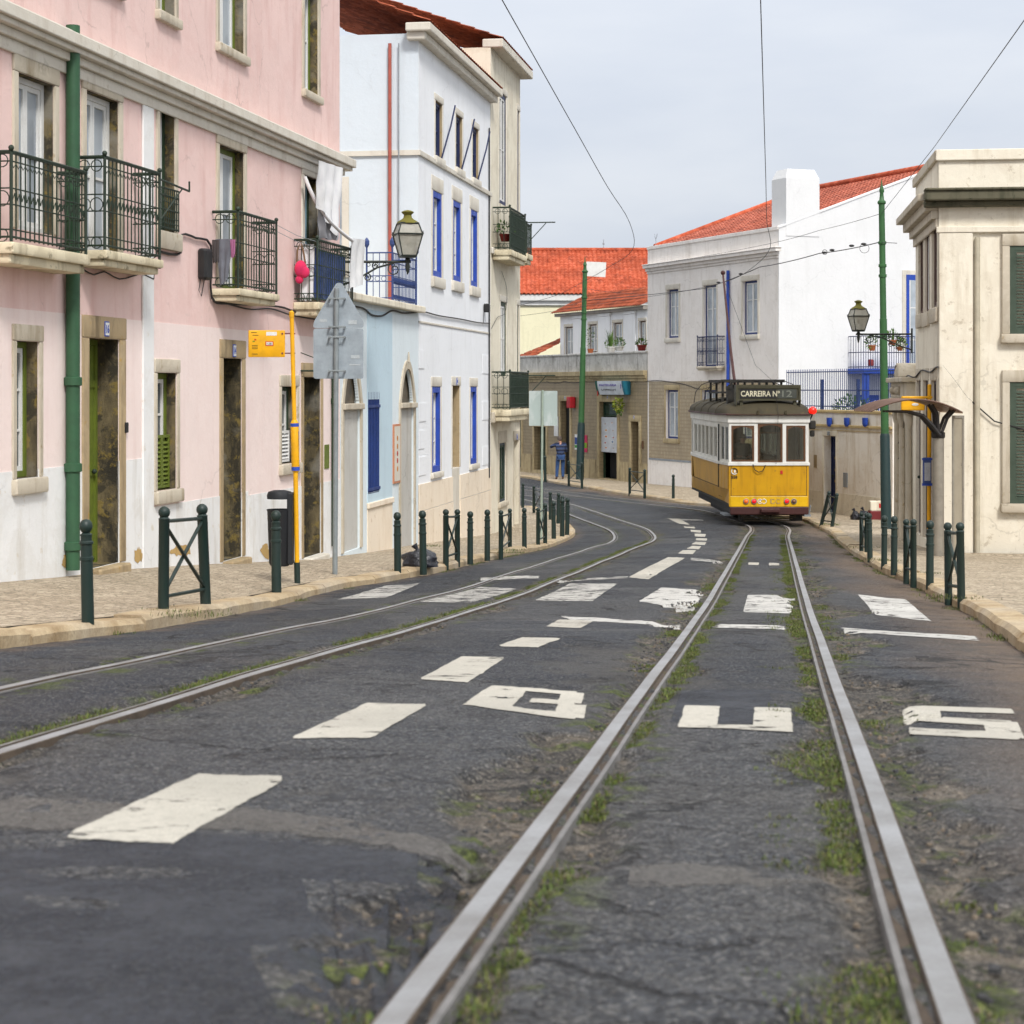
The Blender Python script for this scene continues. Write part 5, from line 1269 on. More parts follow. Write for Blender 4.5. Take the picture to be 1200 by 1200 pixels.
for z0_, z1_, nm_ in ((-1.9,.1,0),(.9,2.35,1)):
    r_ = (1.15, 1.95, z0_, z1_); q_ = MB(E.M); ringbox(q_, 1.15,1.95,z0_,z1_,.07,.004,.05); o_ = q_.build('window', m_brs0, b)
    q_ = MB(E.M); louvre(q_, 1.22,1.545,z0_+.07,z1_-.07,.045); louvre(q_, 1.555,1.88,z0_+.07,z1_-.07,.045); q_.build('shutter', m_brs0, o_); surround(E, o_, r_, m_stone, w=.13, wt=.2, wb=.15, proud=.07, depth=.0)
patch(E, b, [(.75,-1.2),(1.0,-1.3),(1.05,-1.9),(.8,-2.0)], m_stonedk, .006) if False else None
m_brs = gpaint('faded_brown_shutter', (.12,.07,.055), .6, (.2,.15,.12))
for k_, r_ in ops.items():
    if k_[0] == 'u': window(FR, b, r_, m_brs, m_brs if k_ != 'u2' else m_white, m_curt if k_ == 'u2' else m_brs, rev=.03, cw=.06, mull=0, bars=(.5,), sur=m_stone, w=.11, wt=.25, wb=.25, proud=.008)
    else: door(FR, b, r_, gpaint('dark_plum_door', (.045,.025,.03), .5), m_stone, rev=.04, w=.10, wt=.22, proud=.008)
for px in (1054, 1060, 1068):
    s = S(px); mb = MB(FR.M); mb.lathe([(.10,-3.5),(.10,-3.1),(.07,-3.0),(.06,-.75),(.08,-.68),(.10,-.58),(.10,-.5)], (s,.05,0), 12); mb.build('portal_column', m_stone, b, smooth=40)
mb = MB(FR.M); s0, s1 = S(1068), S(1051)
mb.cbox(s0-.2, s1+.15, -.6, .16, -.49, -.2, .02); mb.cbox(s0-.1, s1+.1, -.5, .12, -.2, .12, .02); mb.cbox(s0-.2, s1+.2, -.6, .22, .12, .22, .02)
mb.build('portal_entablature', m_stone, b)
mb = MB(FR.M); sc_ = (s0+s1)/2
mb.loft([[(sc_+r*math.cos(t), y, .24+r*.5*math.sin(t)) for t in [PI*i/12 for i in range(13)]] for y, r in ((-.4,.55),(.14,.55),(.16,.48),(-.4,.48))], False); mb.ball((sc_,.05,.28),.24,10,8,0,(1.2,.6,.9)); mb.ball((sc_-.5,.16,-.05),.09,8,6); mb.ball((sc_+.6,.16,-.05),.09,8,6); mb.build('portal_crest', m_stone, b, smooth=40)
cable(FR, b, [(1052,441),(1060,443),(1064,440),(1072,442),(1080,434),(1090,436),(1096,431),(1099.5,430)], .014)
mb = MB(E.M); z = FR.z(1100,430); mb.tube([(.02,.02,z),(.06,.05,z+.02),(.2,.05,z-.15),(.45,.05,z-.5),(.9,.05,z-.9),(1.6,.05,z-1.1)], .012, 5); mb.build('wall_cable', m_cable, b)
cable(FR, b, [(1062,455),(1063,470),(1060,490),(1056,520),(1054,535),(1051,538),(1050,530),(1053,518)], .008)
# ------------------------------------------------------------------ the tram
kT = .0222; PT = Vector(((901-600)*kT, F*kT, 0)); PT.z = ground(PT.x, PT.y) + .009
rzT = math.atan(.02)
tram = thing('tram', 'old yellow and white tram with a dark roof and a route board', 'tram', PT, rzT)
TM = W[tram.name]
m_ty = None
def tram_yellow(name, col):
    t = NT(name); co = t.coord('Object'); a = t.noise(co, 1.4, 5, .6); b_ = t.noise(co, 9, 6, .7); s = t.noise(t.coord('Object', (3,3,.35)), 2.5, 6, .65)
    c = t.mix(t.ramp(a, [(.35,0),(.7,.8)]), col, (col[0]*.80, col[1]*.74, col[2]*.7))
    c = t.mix(t.ramp(s, [(.50,0),(.74,.65)]), c, (col[0]*.42, col[1]*.38, .01)); c = t.mix(t.ramp(b_, [(.62,0),(.70,.65)]), c, (.14,.09,.03))
    t.P(color=c, rough=.38, spec=.45, normal=t.bump(a, .08, .02)); return t.m
m_ty = tram_yellow('tram_yellow_paint', (.58,.305,.004)); m_tyl = tram_yellow('tram_bright_yellow_paint', (.74,.44,.006)); m_tw = plaster('tram_white_paint', (.72,.71,.67), (.40,.37,.30), .5, None, .05)
m_troof = plaster('tram_roof_canvas', (.060,.050,.030), (.022,.020,.015), .8, (.11,.075,.03), .2)
m_tdk = pmat('undercarriage_grime', (.014,.013,.012), (.03,.027,.022), 7, .8, .2)
m_tred = gpaint('ox_blood_paint', (.055,.012,.010), .5, (.08,.04,.03))
zS, zB, zW, zR = .48, 1.58, 2.66, 2.86            # skirt, belt, window head, roof edge
HF, HB, L0, L1 = 1.04, 1.15, 1.25, 7.15           # half widths and stations along the car
LT = 8.4
class TF:                                         # a vertical plane of the body: local along, outward, up
    def __init__(s, p, q):
        p, q = Vector((p[0],p[1],0)), Vector((q[0],q[1],0)); t = (q-p).normalized(); s.L = (q-p).length
        n = Vector((t.y, -t.x, 0)); s.M = TM @ Matrix(((t.x,n.x,0,p.x),(t.y,n.y,0,p.y),(0,0,1,0),(0,0,0,1)))
front = TF((-HF,0), (HF,0)); rear = TF((HF,LT), (-HF,LT))
left = TF((-HB,L1), (-HB,L0)); right = TF((HB,L0), (HB,L1))
pl = TF((-HB,L0), (-HF,.0)); pr = TF((HF,.0), (HB,L0)); plr = TF((-HF,LT), (-HB,L1)); prr = TF((HB,L1), (HF,LT))
body = MB(TM)
# lower yellow body
def lower(fr, mb, mi=0, tumble=.0, z0=zS, t1=None):
    mb.M = fr.M; t1 = tumble if t1 is None else t1
    mb.loft([[(0,-tumble,z0),(fr.L,-t1,z0)],[(0,-tumble*.25,z0+.4),(fr.L,-t1*.25,z0+.4)],[(0,0,zB),(fr.L,0,zB)]], False, mi=mi)
for fr in (front, rear): lower(fr, body)
for fr in (left, right): lower(fr, body, 0, .14, .52)
for fr in (pl, prr): lower(fr, body, 0, .14, .52, .0)
for fr in (pr, plr): lower(fr, body, 0, .0, .52, .14)
body.M = TM; P2 = [(-HF,.02),(HF,.02),(HB-.1,L0),(HB-.1,L1),(HF,LT-.02),(-HF,LT-.02),(-HB+.1,L1),(-HB+.1,L0)]
body.zprism(P2, .5, .56, 1)
body.build('body', [m_ty, m_tdk], tram)
mb = MB(TM)
for fr in (left, right):
    mb.M = fr.M; mb.box(.05, fr.L-.05, -.05, -.029, .925, .94)
    for i in range(1, 4): mb.loft([[(fr.L*i/4-.005, y_, z_), (fr.L*i/4+.005, y_, z_)] for y_, z_ in ((-.136,.54),(-.032,.92),(.003,zB-.06))], False)
mb.M = front.M; mb.box(.05, .062, .0, .006, zS+.28, zB-.04); mb.box(front.L-.062, front.L-.05, .0, .006, zS+.28, zB-.04); mb.box(.05, front.L-.05, .0, .012, zS+.275, zS+.285)
mb.build('panel_seam', m_tdk, tram)
mb = MB(front.M); mb.cbox(.03, front.L-.03, .002, .022, zS, zS+.27, .01); mb.build('lamp_panel', m_tyl, tram)
mb = MB(front.M); mb.cbox(.02, front.L-.02, -.05, .10, .28, zS-.004, .02); mb.cbox(.8, 1.3, .1, .2, .34, .44, .02); mb.build('bumper', m_tred, tram)
# white upper works with window openings
def upper(fr, wins, mb, head=zW):
    mb.M = fr.M; wall(mb, 0, fr.L, zB+.004, zR, wins, 0, .09)
fw = [(.06,.66,zB+.07,zW-.07), (.75,1.40,zB+.05,zW-.02), (1.49,2.00,zB+.07,zW-.07)]
fwr = fw
sw = []
n = 6; w = (left.L-.5)/n
for i in range(n): sw.append((.22+i*w+.06, .22+(i+1)*w-.06, zB+.08, zW-.12))
swR = [(right.L-b_, right.L-a, c, d) for a, b_, c, d in sw]
dw = [(.12, pl.L-.06, .56, zW-.05)]
up = MB(TM)
upper(front, fw, up); upper(rear, fwr, up); upper(left, sw, up); upper(right, swR, up)
pw = [(.14, pl.L-.12, zB+.06, zW-.06)]
for fr in (pl, pr, plr, prr): upper(fr, pw, up)
up.build('upper_works', m_tw, tram)
mb = MB(TM)
def ringpath(z, o): return [(x*(1+o/1.1), y + (-o if y < 4 else o)*(1 if y in (0, LT) else .3), z) for x, y in [(-HF,0),(HF,0),(HB,L0),(HB,L1),(HF,LT),(-HF,LT),(-HB,L1),(-HB,L0)]]
mb.loft([ringpath(zB-.03,.004), ringpath(zB-.025,.03), ringpath(zB+.045,.03), ringpath(zB+.05,.004)], True); mb.build('belt_rail', m_tw, tram)
mb = MB(TM); mb.loft([ringpath(zR-.20,.004), ringpath(zR-.19,.035), ringpath(zR-.01,.035), ringpath(zR-.005,.0)], True); mb.build('fascia', m_tw, tram)
def frames(fr, wins, arch, nm):
    for s0, s1, z0, z1 in wins:
        mb = MB(fr.M); ringbox(mb, s0+.004, s1-.004, z0+.004, z1-.004, .045, -.07, -.01, wt=.03)
        if arch:
            N = 10; c = (s0+s1)/2; hw = (s1-s0)/2
            for i in range(N):
                u0, u1 = -1+2*i/N, -1+2*(i+1)/N; h0 = .10*(abs((u0+u1)/2)**2)
                mb.box(c+u0*hw*.98, c+u1*hw*.98, -.065, -.008, z1-.034-h0, z1-.005)
        o = mb.build(nm, m_brown if arch else m_tw, tram)
        mb = MB(fr.M); mb.box(s0+.03, s1-.03, -.05, -.044, z0+.03, z1-.02); mb.build('pane', m_tglass, o)
def clear_glass():
    t = NT('clear_tram_glass'); tr = t.n('ShaderNodeBsdfTransparent', {0: (.86,.88,.84,1)}); g = t.n('ShaderNodeBsdfGlossy', {0: (1,1,1,1), 1: .04}); f = t.n('ShaderNodeFresnel', {0: 1.5})
    m = t.n('ShaderNodeMixShader', {0: t.math('ADD', t.math('MULTIPLY', f.outputs[0], .9), .04), 1: tr.outputs[0], 2: g.outputs[0]}); t.t.links.new(m.outputs[0], t.out.inputs[0]); return t.m
m_tglass = clear_glass()
frames(front, fw, True, 'front_window'); frames(rear, fwr, True, 'front_window'); frames(left, sw, False, 'side_window'); frames(right, swR, False, 'side_window')
mb = MB(front.M); s0, s1, z0, z1 = fw[1]; ringbox(mb, s0+.05, s1-.05, z0+.05, z1-.22, .04, -.10, -.075); mb.box(s0+.05, s1-.05, -.1, -.08, z1-.22, z1-.03, 1); mb.build('inner_sash', [m_brown, m_dark], tram)
# folding platform doors
for fr, sd in ((pl, 1), (pr, 0), (plr, 0), (prr, 1)):
    mb = MB(fr.M); L = fr.L; a, b_ = (.06, L-.06)
    for i in range(3): x = a+(b_-a)*i/3; mb.cbox(x+.012, x+(b_-a)/3-.012, -.03, .012, .93, zB-.06, .006)
    o = mb.build('platform_door', m_ty, tram)
    mb = MB(fr.M)
    xx = a if sd else b_
    mb.box(max(.002,xx-.045), min(L-.002,xx+.045), -.02, .02 if fr in (pl, pr) else .004, .93, zW-.05); mb.build('door_gap', m_dark, o)
    mb = MB(fr.M); s0, s1, z0, z1 = pw[0]
    for i in range(2): ringbox(mb, s0+(s1-s0)*i/2+.01, s0+(s1-s0)*(i+1)/2-.01, z0, z1, .05, -.06, -.02)
    mb.build('door_sash', m_tw, o)
    mb = MB(fr.M); mb.box(s0+.02, s1-.02, -.045, -.04, z0+.02, z1-.02); mb.build('pane', m_tglass, o)
# interior: floor, seats, far bulkhead
mb = MB(TM); mb.box(-1.0,1.0,.3,LT-.3,.62,.66); mb.box(-1.05,-1.0,1.4,2.0,.66,2.5); mb.box(1.0,1.05,1.4,2.0,.66,2.5); mb.box(-.95,-.45,1.5,1.56,.66,2.6); mb.box(.45,.95,1.5,1.56,.66,2.6)
for i in range(6):
    for sx in (-1,1): mb.box(min(sx*.3,sx*.95), max(sx*.3,sx*.95), 1.9+i*.8, 2.3+i*.8, .66, 1.1); mb.box(min(sx*.3,sx*.95), max(sx*.3,sx*.95), 2.28+i*.8, 2.34+i*.8, 1.1, 1.65)
mb.build('saloon', pmat('brown_interior_wood', (.16,.10,.05), (.09,.055,.03), 3), tram)
# roof
mb = MB(TM); rows = []
NY = 34; NX = 16
for j in range(NY+1):
    v = j/NY; y = -.13+(LT+.26)*v
    e = min(y+.13, LT+.13-y); q = min(1., e/1.0); hw = 1.10+.14*min(1., e/1.2); h = .43*math.sqrt(max(0., 1-(1-q)**2))**.9
    rows.append([(-hw*math.cos(PI*i/NX), y, zR + .01 + h*math.sin(PI*i/NX)**.75) for i in range(NX+1)])
mb.loft(rows, False)
mb.loft([[(p[0],p[1],zR-.005) for p in rows[j]][::NX] for j in range(NY+1)], False)
o = mb.build('roof', m_troof, tram, smooth=60)
mb = MB(TM)
def edge(o_): return [(x*(1+o_/1.1), y+(-1 if y < 4 else 1)*o_, 0) for x, y in [(-HF,-.02),(HF,-.02),(HB,L0),(HB,L1),(HF,LT+.02),(-HF,LT+.02),(-HB,L1),(-HB,L0)]]
mb.loft([[(p[0],p[1],zR-.004) for p in edge(.03)], [(p[0],p[1],zR-.004) for p in edge(.10)], [(p[0],p[1],zR+.03) for p in edge(.10)], [(p[0],p[1],zR+.05) for p in edge(.03)]], True); mb.build('gutter', m_tred, o)
mb = MB(TM)
for x in (-.30,.42): mb.box(x-.025, x+.025, -.16, -.10, zR+.02, zR+.12)
for y in (1.2,2.8,4.4,6.0):
    for i in range(NX): 
        p = [( -1.24*math.cos(PI*t/NX), y, zR+.014+.43*math.sin(PI*t/NX)**.75) for t in (i, i+1)]; mb.tube(p, .014, 4)
mb.build('roof_batten', m_troof, o)
# route board
mb = MB(TM); bz0, bz1 = 3.24, 3.60; bw = .83
mb.cbox(-bw, bw, .10, .36, bz0, bz1, .015); mb.box(-bw-.02, bw+.02, .06, .40, bz1, bz1+.05); mb.box(-bw-.02, -bw, .06, .40, bz0-.12, bz1); mb.box(bw, bw+.02, .06, .40, bz0-.12, bz1)
ringbox(mb, -bw, bw, bz0, bz1, .04, .07, .10)
for x in (-.7,.7): mb.box(x-.04, x+.04, .12, .2, zR+.2, bz0)
o = mb.build('route_board', gpaint('olive_board_paint', (.055,.050,.025), .5), tram)
mb = MB(TM); mb.box(-bw+.09, bw-.62, .088, .10, bz0+.06, bz1-.06, 0); mb.box(bw-.58, bw-.09, .088, .10, bz0+.06, bz1-.06, 1)
add_text(mb, 'CARREIRA Nº', -.21, .083, (bz0+bz1)/2, 1.02, .15, 1, 2, .02); add_text(mb, '12', bw-.34, .083, (bz0+bz1)/2, .26, .17, 1, 3, .01)
mb.build('route_lettering', [m_black, pmat('dim_board_glass', (.06,.065,.055)), pmat('cream_lettering', (.62,.58,.42)), pmat('grey_lettering', (.17,.18,.15))], o)
# trolley base and pole
mb = MB(TM); mb.box(-.95,.75,2.2,5.0,3.42,3.47)
for x in (-.9,-.3,.3,.7):
    for y in (2.3,3.6,4.9): mb.box(x-.03,x+.03,y-.03,y+.03,3.2,3.72)
for x in (-.9,-.45,.0,.45,.72): mb.box(x-.06,x+.06,2.2,5.0,3.72,3.76)
mb.box(-.95,.78,2.2,2.28,3.72,3.80); mb.box(-.95,.78,4.9,5.0,3.72,3.80); mb.box(-.5,.3,3.2,4.2,3.47,3.66)
for sx, x0 in ((-1,-.95),(1,.78)): mb.tube([(x0,2.3,3.76),(x0+sx*.25,2.3,3.66),(x0+sx*.42,2.3,3.45),(x0+sx*.46,2.3,3.2)], .012, 5); mb.tube([(x0,4.6,3.76),(x0+sx*.25,4.6,3.66),(x0+sx*.42,4.6,3.45),(x0+sx*.46,4.6,3.15)], .012, 5)
mb.box(-.98,-.80,.75,1.0,3.1,3.55); mb.box(-.99,-.85,.75,1.0,3.5,3.62)
mb.build('trolley_base', m_tdk, tram)
mb = MB(TM); mb.tube([(-.42,3.2,3.5),(-.40,4.4,4.7),(-.32,6.6,6.94)], [.045,.038,.028], 8); mb.ball((-.32,6.6,6.97), .07, 8, 6); mb.build('trolley_pole', m_tred, tram)
mb = MB(TM); mb.tube([(-.32,6.5,6.8),(.1,3.0,4.2),(.2,.3,3.7),(.22,-.16,2.9),(.18,-.05,1.6)], .006, 4); mb.build('trolley_rope', m_cable, tram)
# lamps
def lamp(x, col, em, nm='tail_lamp', r=.06):
    mb = MB(TM @ Matrix.Translation((x,-.022,zS+.14)) @ Matrix.Rotation(PI/2,4,'X')); mb.lathe([(r*1.2,0),(r*1.25,.02),(r*1.05,.035),(r*.98,.02)], (0,0,0), 14)
    o = mb.build(nm, m_grey, tram, smooth=40)
    mb = MB(TM @ Matrix.Translation((x,-.022,zS+.14)) @ Matrix.Rotation(PI/2,4,'X')); mb.lathe([(r*.96,.004),(r*.9,.03),(r*.5,.05),(.002,.056)], (0,0,0), 14); mb.build('lens', em, o, smooth=60)
m_lr = emit('lit_red_lens', (.7,.008,.01), .5); m_lo = emit('orange_lens', (.75,.14,.02), .25); m_lb = pmat('brown_lens', (.22,.10,.05), None, 3, .2)
lamp(-.60, None, m_lo, 'indicator_lamp'); lamp(-.39, None, m_lr); lamp(.46, None, m_lr); lamp(.65, None, m_lb, 'indicator_lamp')
mb = MB(TM @ Matrix.Translation((0,-.024,zS+.14)))
for x, a0_, a1_ in ((-.235,.5,5.8),(-.13,-2.2,2.2)): mb.ring((x,-.004,0), .058, .012, (0,1,0), 14, 0, a0_, a1_)
mb.box(-.25,-.21,-.01,.0,-.02,.03); mb.build('emblem', [m_tw, m_stonedk], tram)
mb = MB(TM @ Matrix.Translation((0,-.024,zS+.14)))
for x in (.10,.24): mb.ring((x,-.004,0), .058, .007, (0,1,0), 14, 1, .4, 5.6)
mb.box(.04,.06,-.008,0,-.05,.06,1); mb.build('emblem', [m_tw, m_stonedk], tram)
mb = MB(TM @ Matrix.Translation((-.90,-.004,1.40))); mb.ring((0,-.004,0), .075, .014, (0,1,0), 16, 0, .6, 3.9); mb.ring((0,-.004,0), .075, .014, (0,1,0), 16, 1, 3.9, 6.9); mb.box(-.012,.03,-.012,0,-.035,.035,0)
add_text(mb, '558', 0, -.006, -.15, .15, .075, 1, 2, .02); mb.build('fleet_number', [m_tw, m_tdk, m_tdk], tram)
mb = MB(front.M); mb.box(1.34,1.40,.001,.02,1.33,1.42); mb.build('red_sticker', pmat('sticker_red', (.5,.02,.02)), tram)
mb = MB(front.M); mb.tube([(.62,.04,zB),(.66,.05,zB-.14),(.76,.06,zB-.20),(.87,.06,zB-.17),(.95,.05,zB-.02)], .012, 5); mb.build('hose', m_tdk, tram)
mb = MB(TM); mb.tube([(1.08,.1,2.7),(1.14,-.02,2.9)], .02, 6); mb.cbox(1.06,1.22,-.06,.10,2.5,2.72,.03); mb.cbox(1.08,1.2,.0,.1,2.3,2.46,.03); o = mb.build('signal_bracket', m_tdk, tram)
mb = MB(TM @ Matrix.Translation((1.14,-.06,2.98)) @ Matrix.Rotation(PI/2,4,'X')); mb.lathe([(.10,-.08),(.10,.0),(.075,.035),(.003,.05)], (0,0,0), 16); mb.build('signal_lamp', emit('lit_red_signal', (.9,.012,.004), 1.0), o, smooth=50)
# underneath: truck, wheels, lifeguard
mb = MB(TM); mb.box(-.95,.95,1.0,7.4,.30,.50); mb.box(-.75,.75,2.3,6.1,.12,.32); mb.box(-.98,-.7,.3,2.0,.30,.5); mb.box(.6,.9,.15,.4,.1,.4)
for x in (-.7,.7): mb.box(x-.05,x+.05,.12,.3,.10,.42)
mb.build('truck', m_tdk, tram)
for y in (3.0,5.4):
    for x in (-.46,.46):
        mb = MB(TM @ Matrix.Translation((x,y,.39)) @ Matrix.Rotation(PI/2,4,'Y')); mb.lathe([(.05,-.07),(.36,-.06),(.39,-.04),(.39,.03),(.41,.05),(.05,.06)], (0,0,0), 22); mb.build('wheel', m_tdk, tram, smooth=40)
mb = MB(TM)
for i in range(4): mb.box(-.72,.72,-.02-.05*i+.2,.02-.05*i+.2,.09+.055*i,.115+.055*i)
for x in (-.7,.0,.7): mb.tube([(x,.2,.1),(x,.02,.34)], .02, 5)
mb.build('lifeguard', gpaint('grimy_wood', (.10,.08,.05), .8), tram)
mb = MB(TM); mb.box(.98,1.15,.3,1.2,.20,.26); mb.box(-1.12,-.95,.3,1.2,.22,.27); mb.tube([(1.1,.3,.26),(1.13,.25,.5)], .02, 5); mb.build('step_board', m_grey, tram)
# ------------------------------------------------------------------ street furniture
BPROF = [(.052,-.08),(.052,.02),(.050,.50),(.056,.505),(.056,.53),(.049,.535),(.048,.63),(.058,.64),(.058,.655),(.047,.665),(.046,.70),(.050,.715),(.030,.73),(.040,.74),(.0525,.765),(.054,.785),(.048,.815),(.03,.834),(.004,.842)]
def bollard_mesh():
    mb = MB(); mb.lathe(BPROF, (0,0,0), 16); o = mb.build('bollard', m_green, origin=(0,0,0), smooth=40); return o
BP = None; GB = 'green iron bollards along the kerbs'
def bollard(px, pyb, pyt, label, left=True):
    global BP
    P = ppL(px, pyb) if left else ppR(px, pyb); k = P.y/F; h = (pyb-pyt)*k
    if BP is None: BP = bollard_mesh(); o = BP
    else: o = BP.copy(); COL.objects.link(o)
    o.matrix_world = Matrix.Translation(P) @ Matrix.Rotation(R.uniform(-.03,.03), 4, 'X') @ Matrix.Rotation(R.uniform(-.02,.02), 4, 'Y') @ Matrix.Rotation(R.uniform(0,6), 4, 'Z') @ Matrix.Scale(h/.842, 4)
    tag(o, label, 'bollard', GB); return o
for q in [(103,728,608,'dark green bollard leaning slightly in front of the first green doorway'), (324,692,598,'dark green bollard standing in front of the black litter bin'), (466,669,600,'dark green bollard just left of the black rubbish bag'), (496,667,598,'dark green bollard in front of the black rubbish bag'),
          (551,656,599,'dark green bollard, first one right of the braced barrier by the rubbish bag'), (571,652,597,'dark green bollard in front of the right edge of the white house'), (614.5,641,595,'dark green bollard at the corner of the cream house'),
          (649,631,587,'dark green bollard third from the tip of the left pavement'), (658.8,628.7,584,'dark green bollard second from the tip of the left pavement'), (664.5,626.5,583,'dark green bollard at the very tip of the left pavement'),
          (612.5,595,566,'small far bollard half hidden by the cream house corner'), (645,609,576,'small far bollard behind the corner group, left one of three'), (654,613.5,577.5,'small far bollard behind the corner group, middle one of three'), (659.5,616.5,581,'small far bollard behind the corner group, right one of three')]: bollard(*q)
for q in [(1019.5,654,601,'scuffed thin bollard beside the barrier near the rubbish bags on the right'), (1036,662,604,'dark green bollard in front of the big tram pole on the right'), (1047.7,668,604.5,'worn bollard just right of the big tram pole'), (1089.7,684,609.7,'bollard with grey scuffs between two barriers on the right pavement'),
          (639,562,534,'lone far bollard left of the man in the striped sweater'), (789,584.6,556,'lone bollard in front of the tiled wall left of the tram')]: bollard(*q, left=False)
def barrier(a, b, label, left=True, group='braced barriers along the kerbs'):
    """two ball-topped posts joined by rails and a cross"""
    f = ppL if left else ppR
    P = [f(a[0], a[1]), f(b[0], b[1])]; T = []
    for (px, pyb, pyt, *tx), p in zip((a, b), P):
        k = p.y/F; x = (tx[0] if tx else px+ (px-600)*0); T.append(Vector(((x-600)*k, p.y, CZ-(pyt-YH)*k)))
    c = (P[0]+P[1])/2; t = thing('barrier', label, 'barrier', c, 0, group)
    for p, q in zip(P, T):
        d = (q-p); L = d.length; u = d.normalized(); mb = MB(); s = L/.95
        mb.tube([p-u*.1, p+u*(L-.115*s), p+u*(L-.11*s), p+u*(L-.085*s)], [.052*s,.050*s,.054*s,.03*s], 14); mb.ball(p+u*(L-.05*s), .056*s, 12, 8); mb.build('post', m_green, t, smooth=40)
    mb = MB(); l = lambda i, f_: P[i].lerp(T[i], f_)
    for f0, f1 in ((.86,.86),(.13,.15),(.84,.16),(.16,.84)):
        A, B = l(0, f0), l(1, f1); d = (B-A).normalized(); mb.tube([A+d*.03, B-d*.03], .016, 6)
    mb.build('cross_brace', m_green, t); return t
barrier((191.5,715,594,192.5), (241,708,591,236.5), 'large braced green barrier in front of the white base between the first two doorways')
barrier((522.5,660.5,597), (536,657,597), 'green barrier with crossed bars just right of the black rubbish bag')
barrier((587,649,598), (597.5,640.5,596), 'green barrier with weeds at its foot, by the end of the white house')
barrier((630.5,638,595), (638.8,636,590), 'green barrier behind the small signpost near the tip of the left pavement')
barrier((625.7,601,569), (635,604,572), 'small far barrier half hidden by the small signpost')
barrier((666.6,566.6,540), (682,569.5,542), 'dark barrier beside the man in the striped sweater', False)
barrier((738,578,548), (755.5,580.8,550), 'dark barrier in front of the narrow black door of the cake shop house', False)
barrier((1009.5,646,600), (1015.5,648.5,601), 'barrier seen end on, nearest to the rubbish bags on the right', False)
barrier((1062,674.5,608.5), (1070.5,678.5,608.5), 'barrier in the middle of the right pavement, left of the scuffed bollard', False)
barrier((1111.5,697,612.5,1110.5), (1126.5,701,612.5,1125), 'nearest barrier on the right pavement, in front of the bus shelter', False)
barrier((962.5,615,575.5,972), (975,617.5,578,981), 'bent barrier leaning over beside the tram and the navy door', False)

# yellow tram stop, left
def stop_left():
    P = ppL(348.5, 681); k = P.y/F
    q = lambda px, py, dy=0: Vector(((px-600)*k, P.y+dy, CZ-(py-YH)*k))
    t = thing('tram_stop', 'yellow tram stop pole with a square yellow flag, by the black litter bin', 'tram stop', P, 0, 'yellow tram stops')
    mb = MB(); mb.tube([q(348.5,684), q(348,659)], .036, 12); mb.build('pole_base', m_green, t, smooth=40)
    mb = MB(); mb.tube([q(348,659.5), q(346.3,550)], .028, 12); mb.tube([q(345,493), q(341.8,368)], .026, 12); mb.tube([q(341.8,372), q(341.7,366), q(341.7,364)], [.03,.03,.01], 12)
    mb.build('pole', m_yellow, t, smooth=40)
    mb = MB(); mb.tube([q(346.5,554), q(346.4,550), q(345.1,496), q(345,492)], [.03,.048,.048,.03], 14); mb.tube([q(346.45,551.5), q(346.35,547)], .050, 14, 1); mb.tube([q(345.35,500), q(345.2,496)], .050, 14, 1)
    a, b_ = q(350,505), q(350.6,543); mb.add([a+Vector((0,-.02,0)), a+Vector((0,.02,0)), b_+Vector((0,.02,0)), b_+Vector((0,-.02,0))], [(0,1,2,3)], 1)
    mb.build('pole_sleeve', [m_yellow, m_royal], t, smooth=40)
    x0, x1 = (291-600)*k, (334-600)*k; z0, z1 = CZ-(418.5-YH)*k, CZ-(387-YH)*k; y = P.y
    mb = MB(); mb.cbox(x0, x1, y-.012, y+.012, z0, z1, .012); mb.build('stop_flag', m_yellow, t, smooth=30)
    mb = MB(); w = x1-x0; h = z1-z0
    mb.box(x0+w*.49, x0+w*.78, y-.014, y-.0125, z0+h*.80, z0+h*.94, 0)
    cx, cz = x0+w*.58, z0+h*.5; mb.box(cx-w*.11, cx+w*.11, y-.014, y-.0125, cz-h*.085, cz+h*.085, 1); mb.box(cx-w*.085, cx+w*.085, y-.0155, y-.0142, cz-h*.055, cz+h*.055, 0); add_text(mb, '12E', cx, y-.017, cz, w*.13, h*.07, 1, 2)
    for f, g in ((.08,.9),(.12,.8),(.1,.42),(.1,.36),(.1,.30),(.1,.10)): mb.box(x0+w*f, x0+w*(f+.16), y-.014, y-.0125, z0+h*g, z0+h*(g+.025), 2)
    mb.box(x0+w*.17, x0+w*.22, y-.014, y-.0125, z0+h*.62, z0+h*.68, 1); mb.box(x0+w*.12, x0+w*.18, y-.014, y-.0125, z0+h*.56, z0+h*.61, 3)
    mb.build('stop_lettering', [m_white, pmat('pill_red', (.6,.05,.02)), pmat('dim_ink', (.16,.10,.01)), pmat('ink_green', (.25,.30,.02))], bpy.data.objects['stop_flag'])
    mb = MB()
    for py in (391, 414): mb.tube([(x1-.03,y-.02,CZ-(py-YH)*k),(x1-.03,y+.0,CZ-(py-YH)*k)], .012, 6); mb.tube([(x1-.02,y,CZ-(py-YH)*k), q(346,py)], .008, 5)
    mb.build('flag_arm', gpaint('maroon_arm', (.16,.03,.05), .5), t)
    return k, P
kS, PS = stop_left()
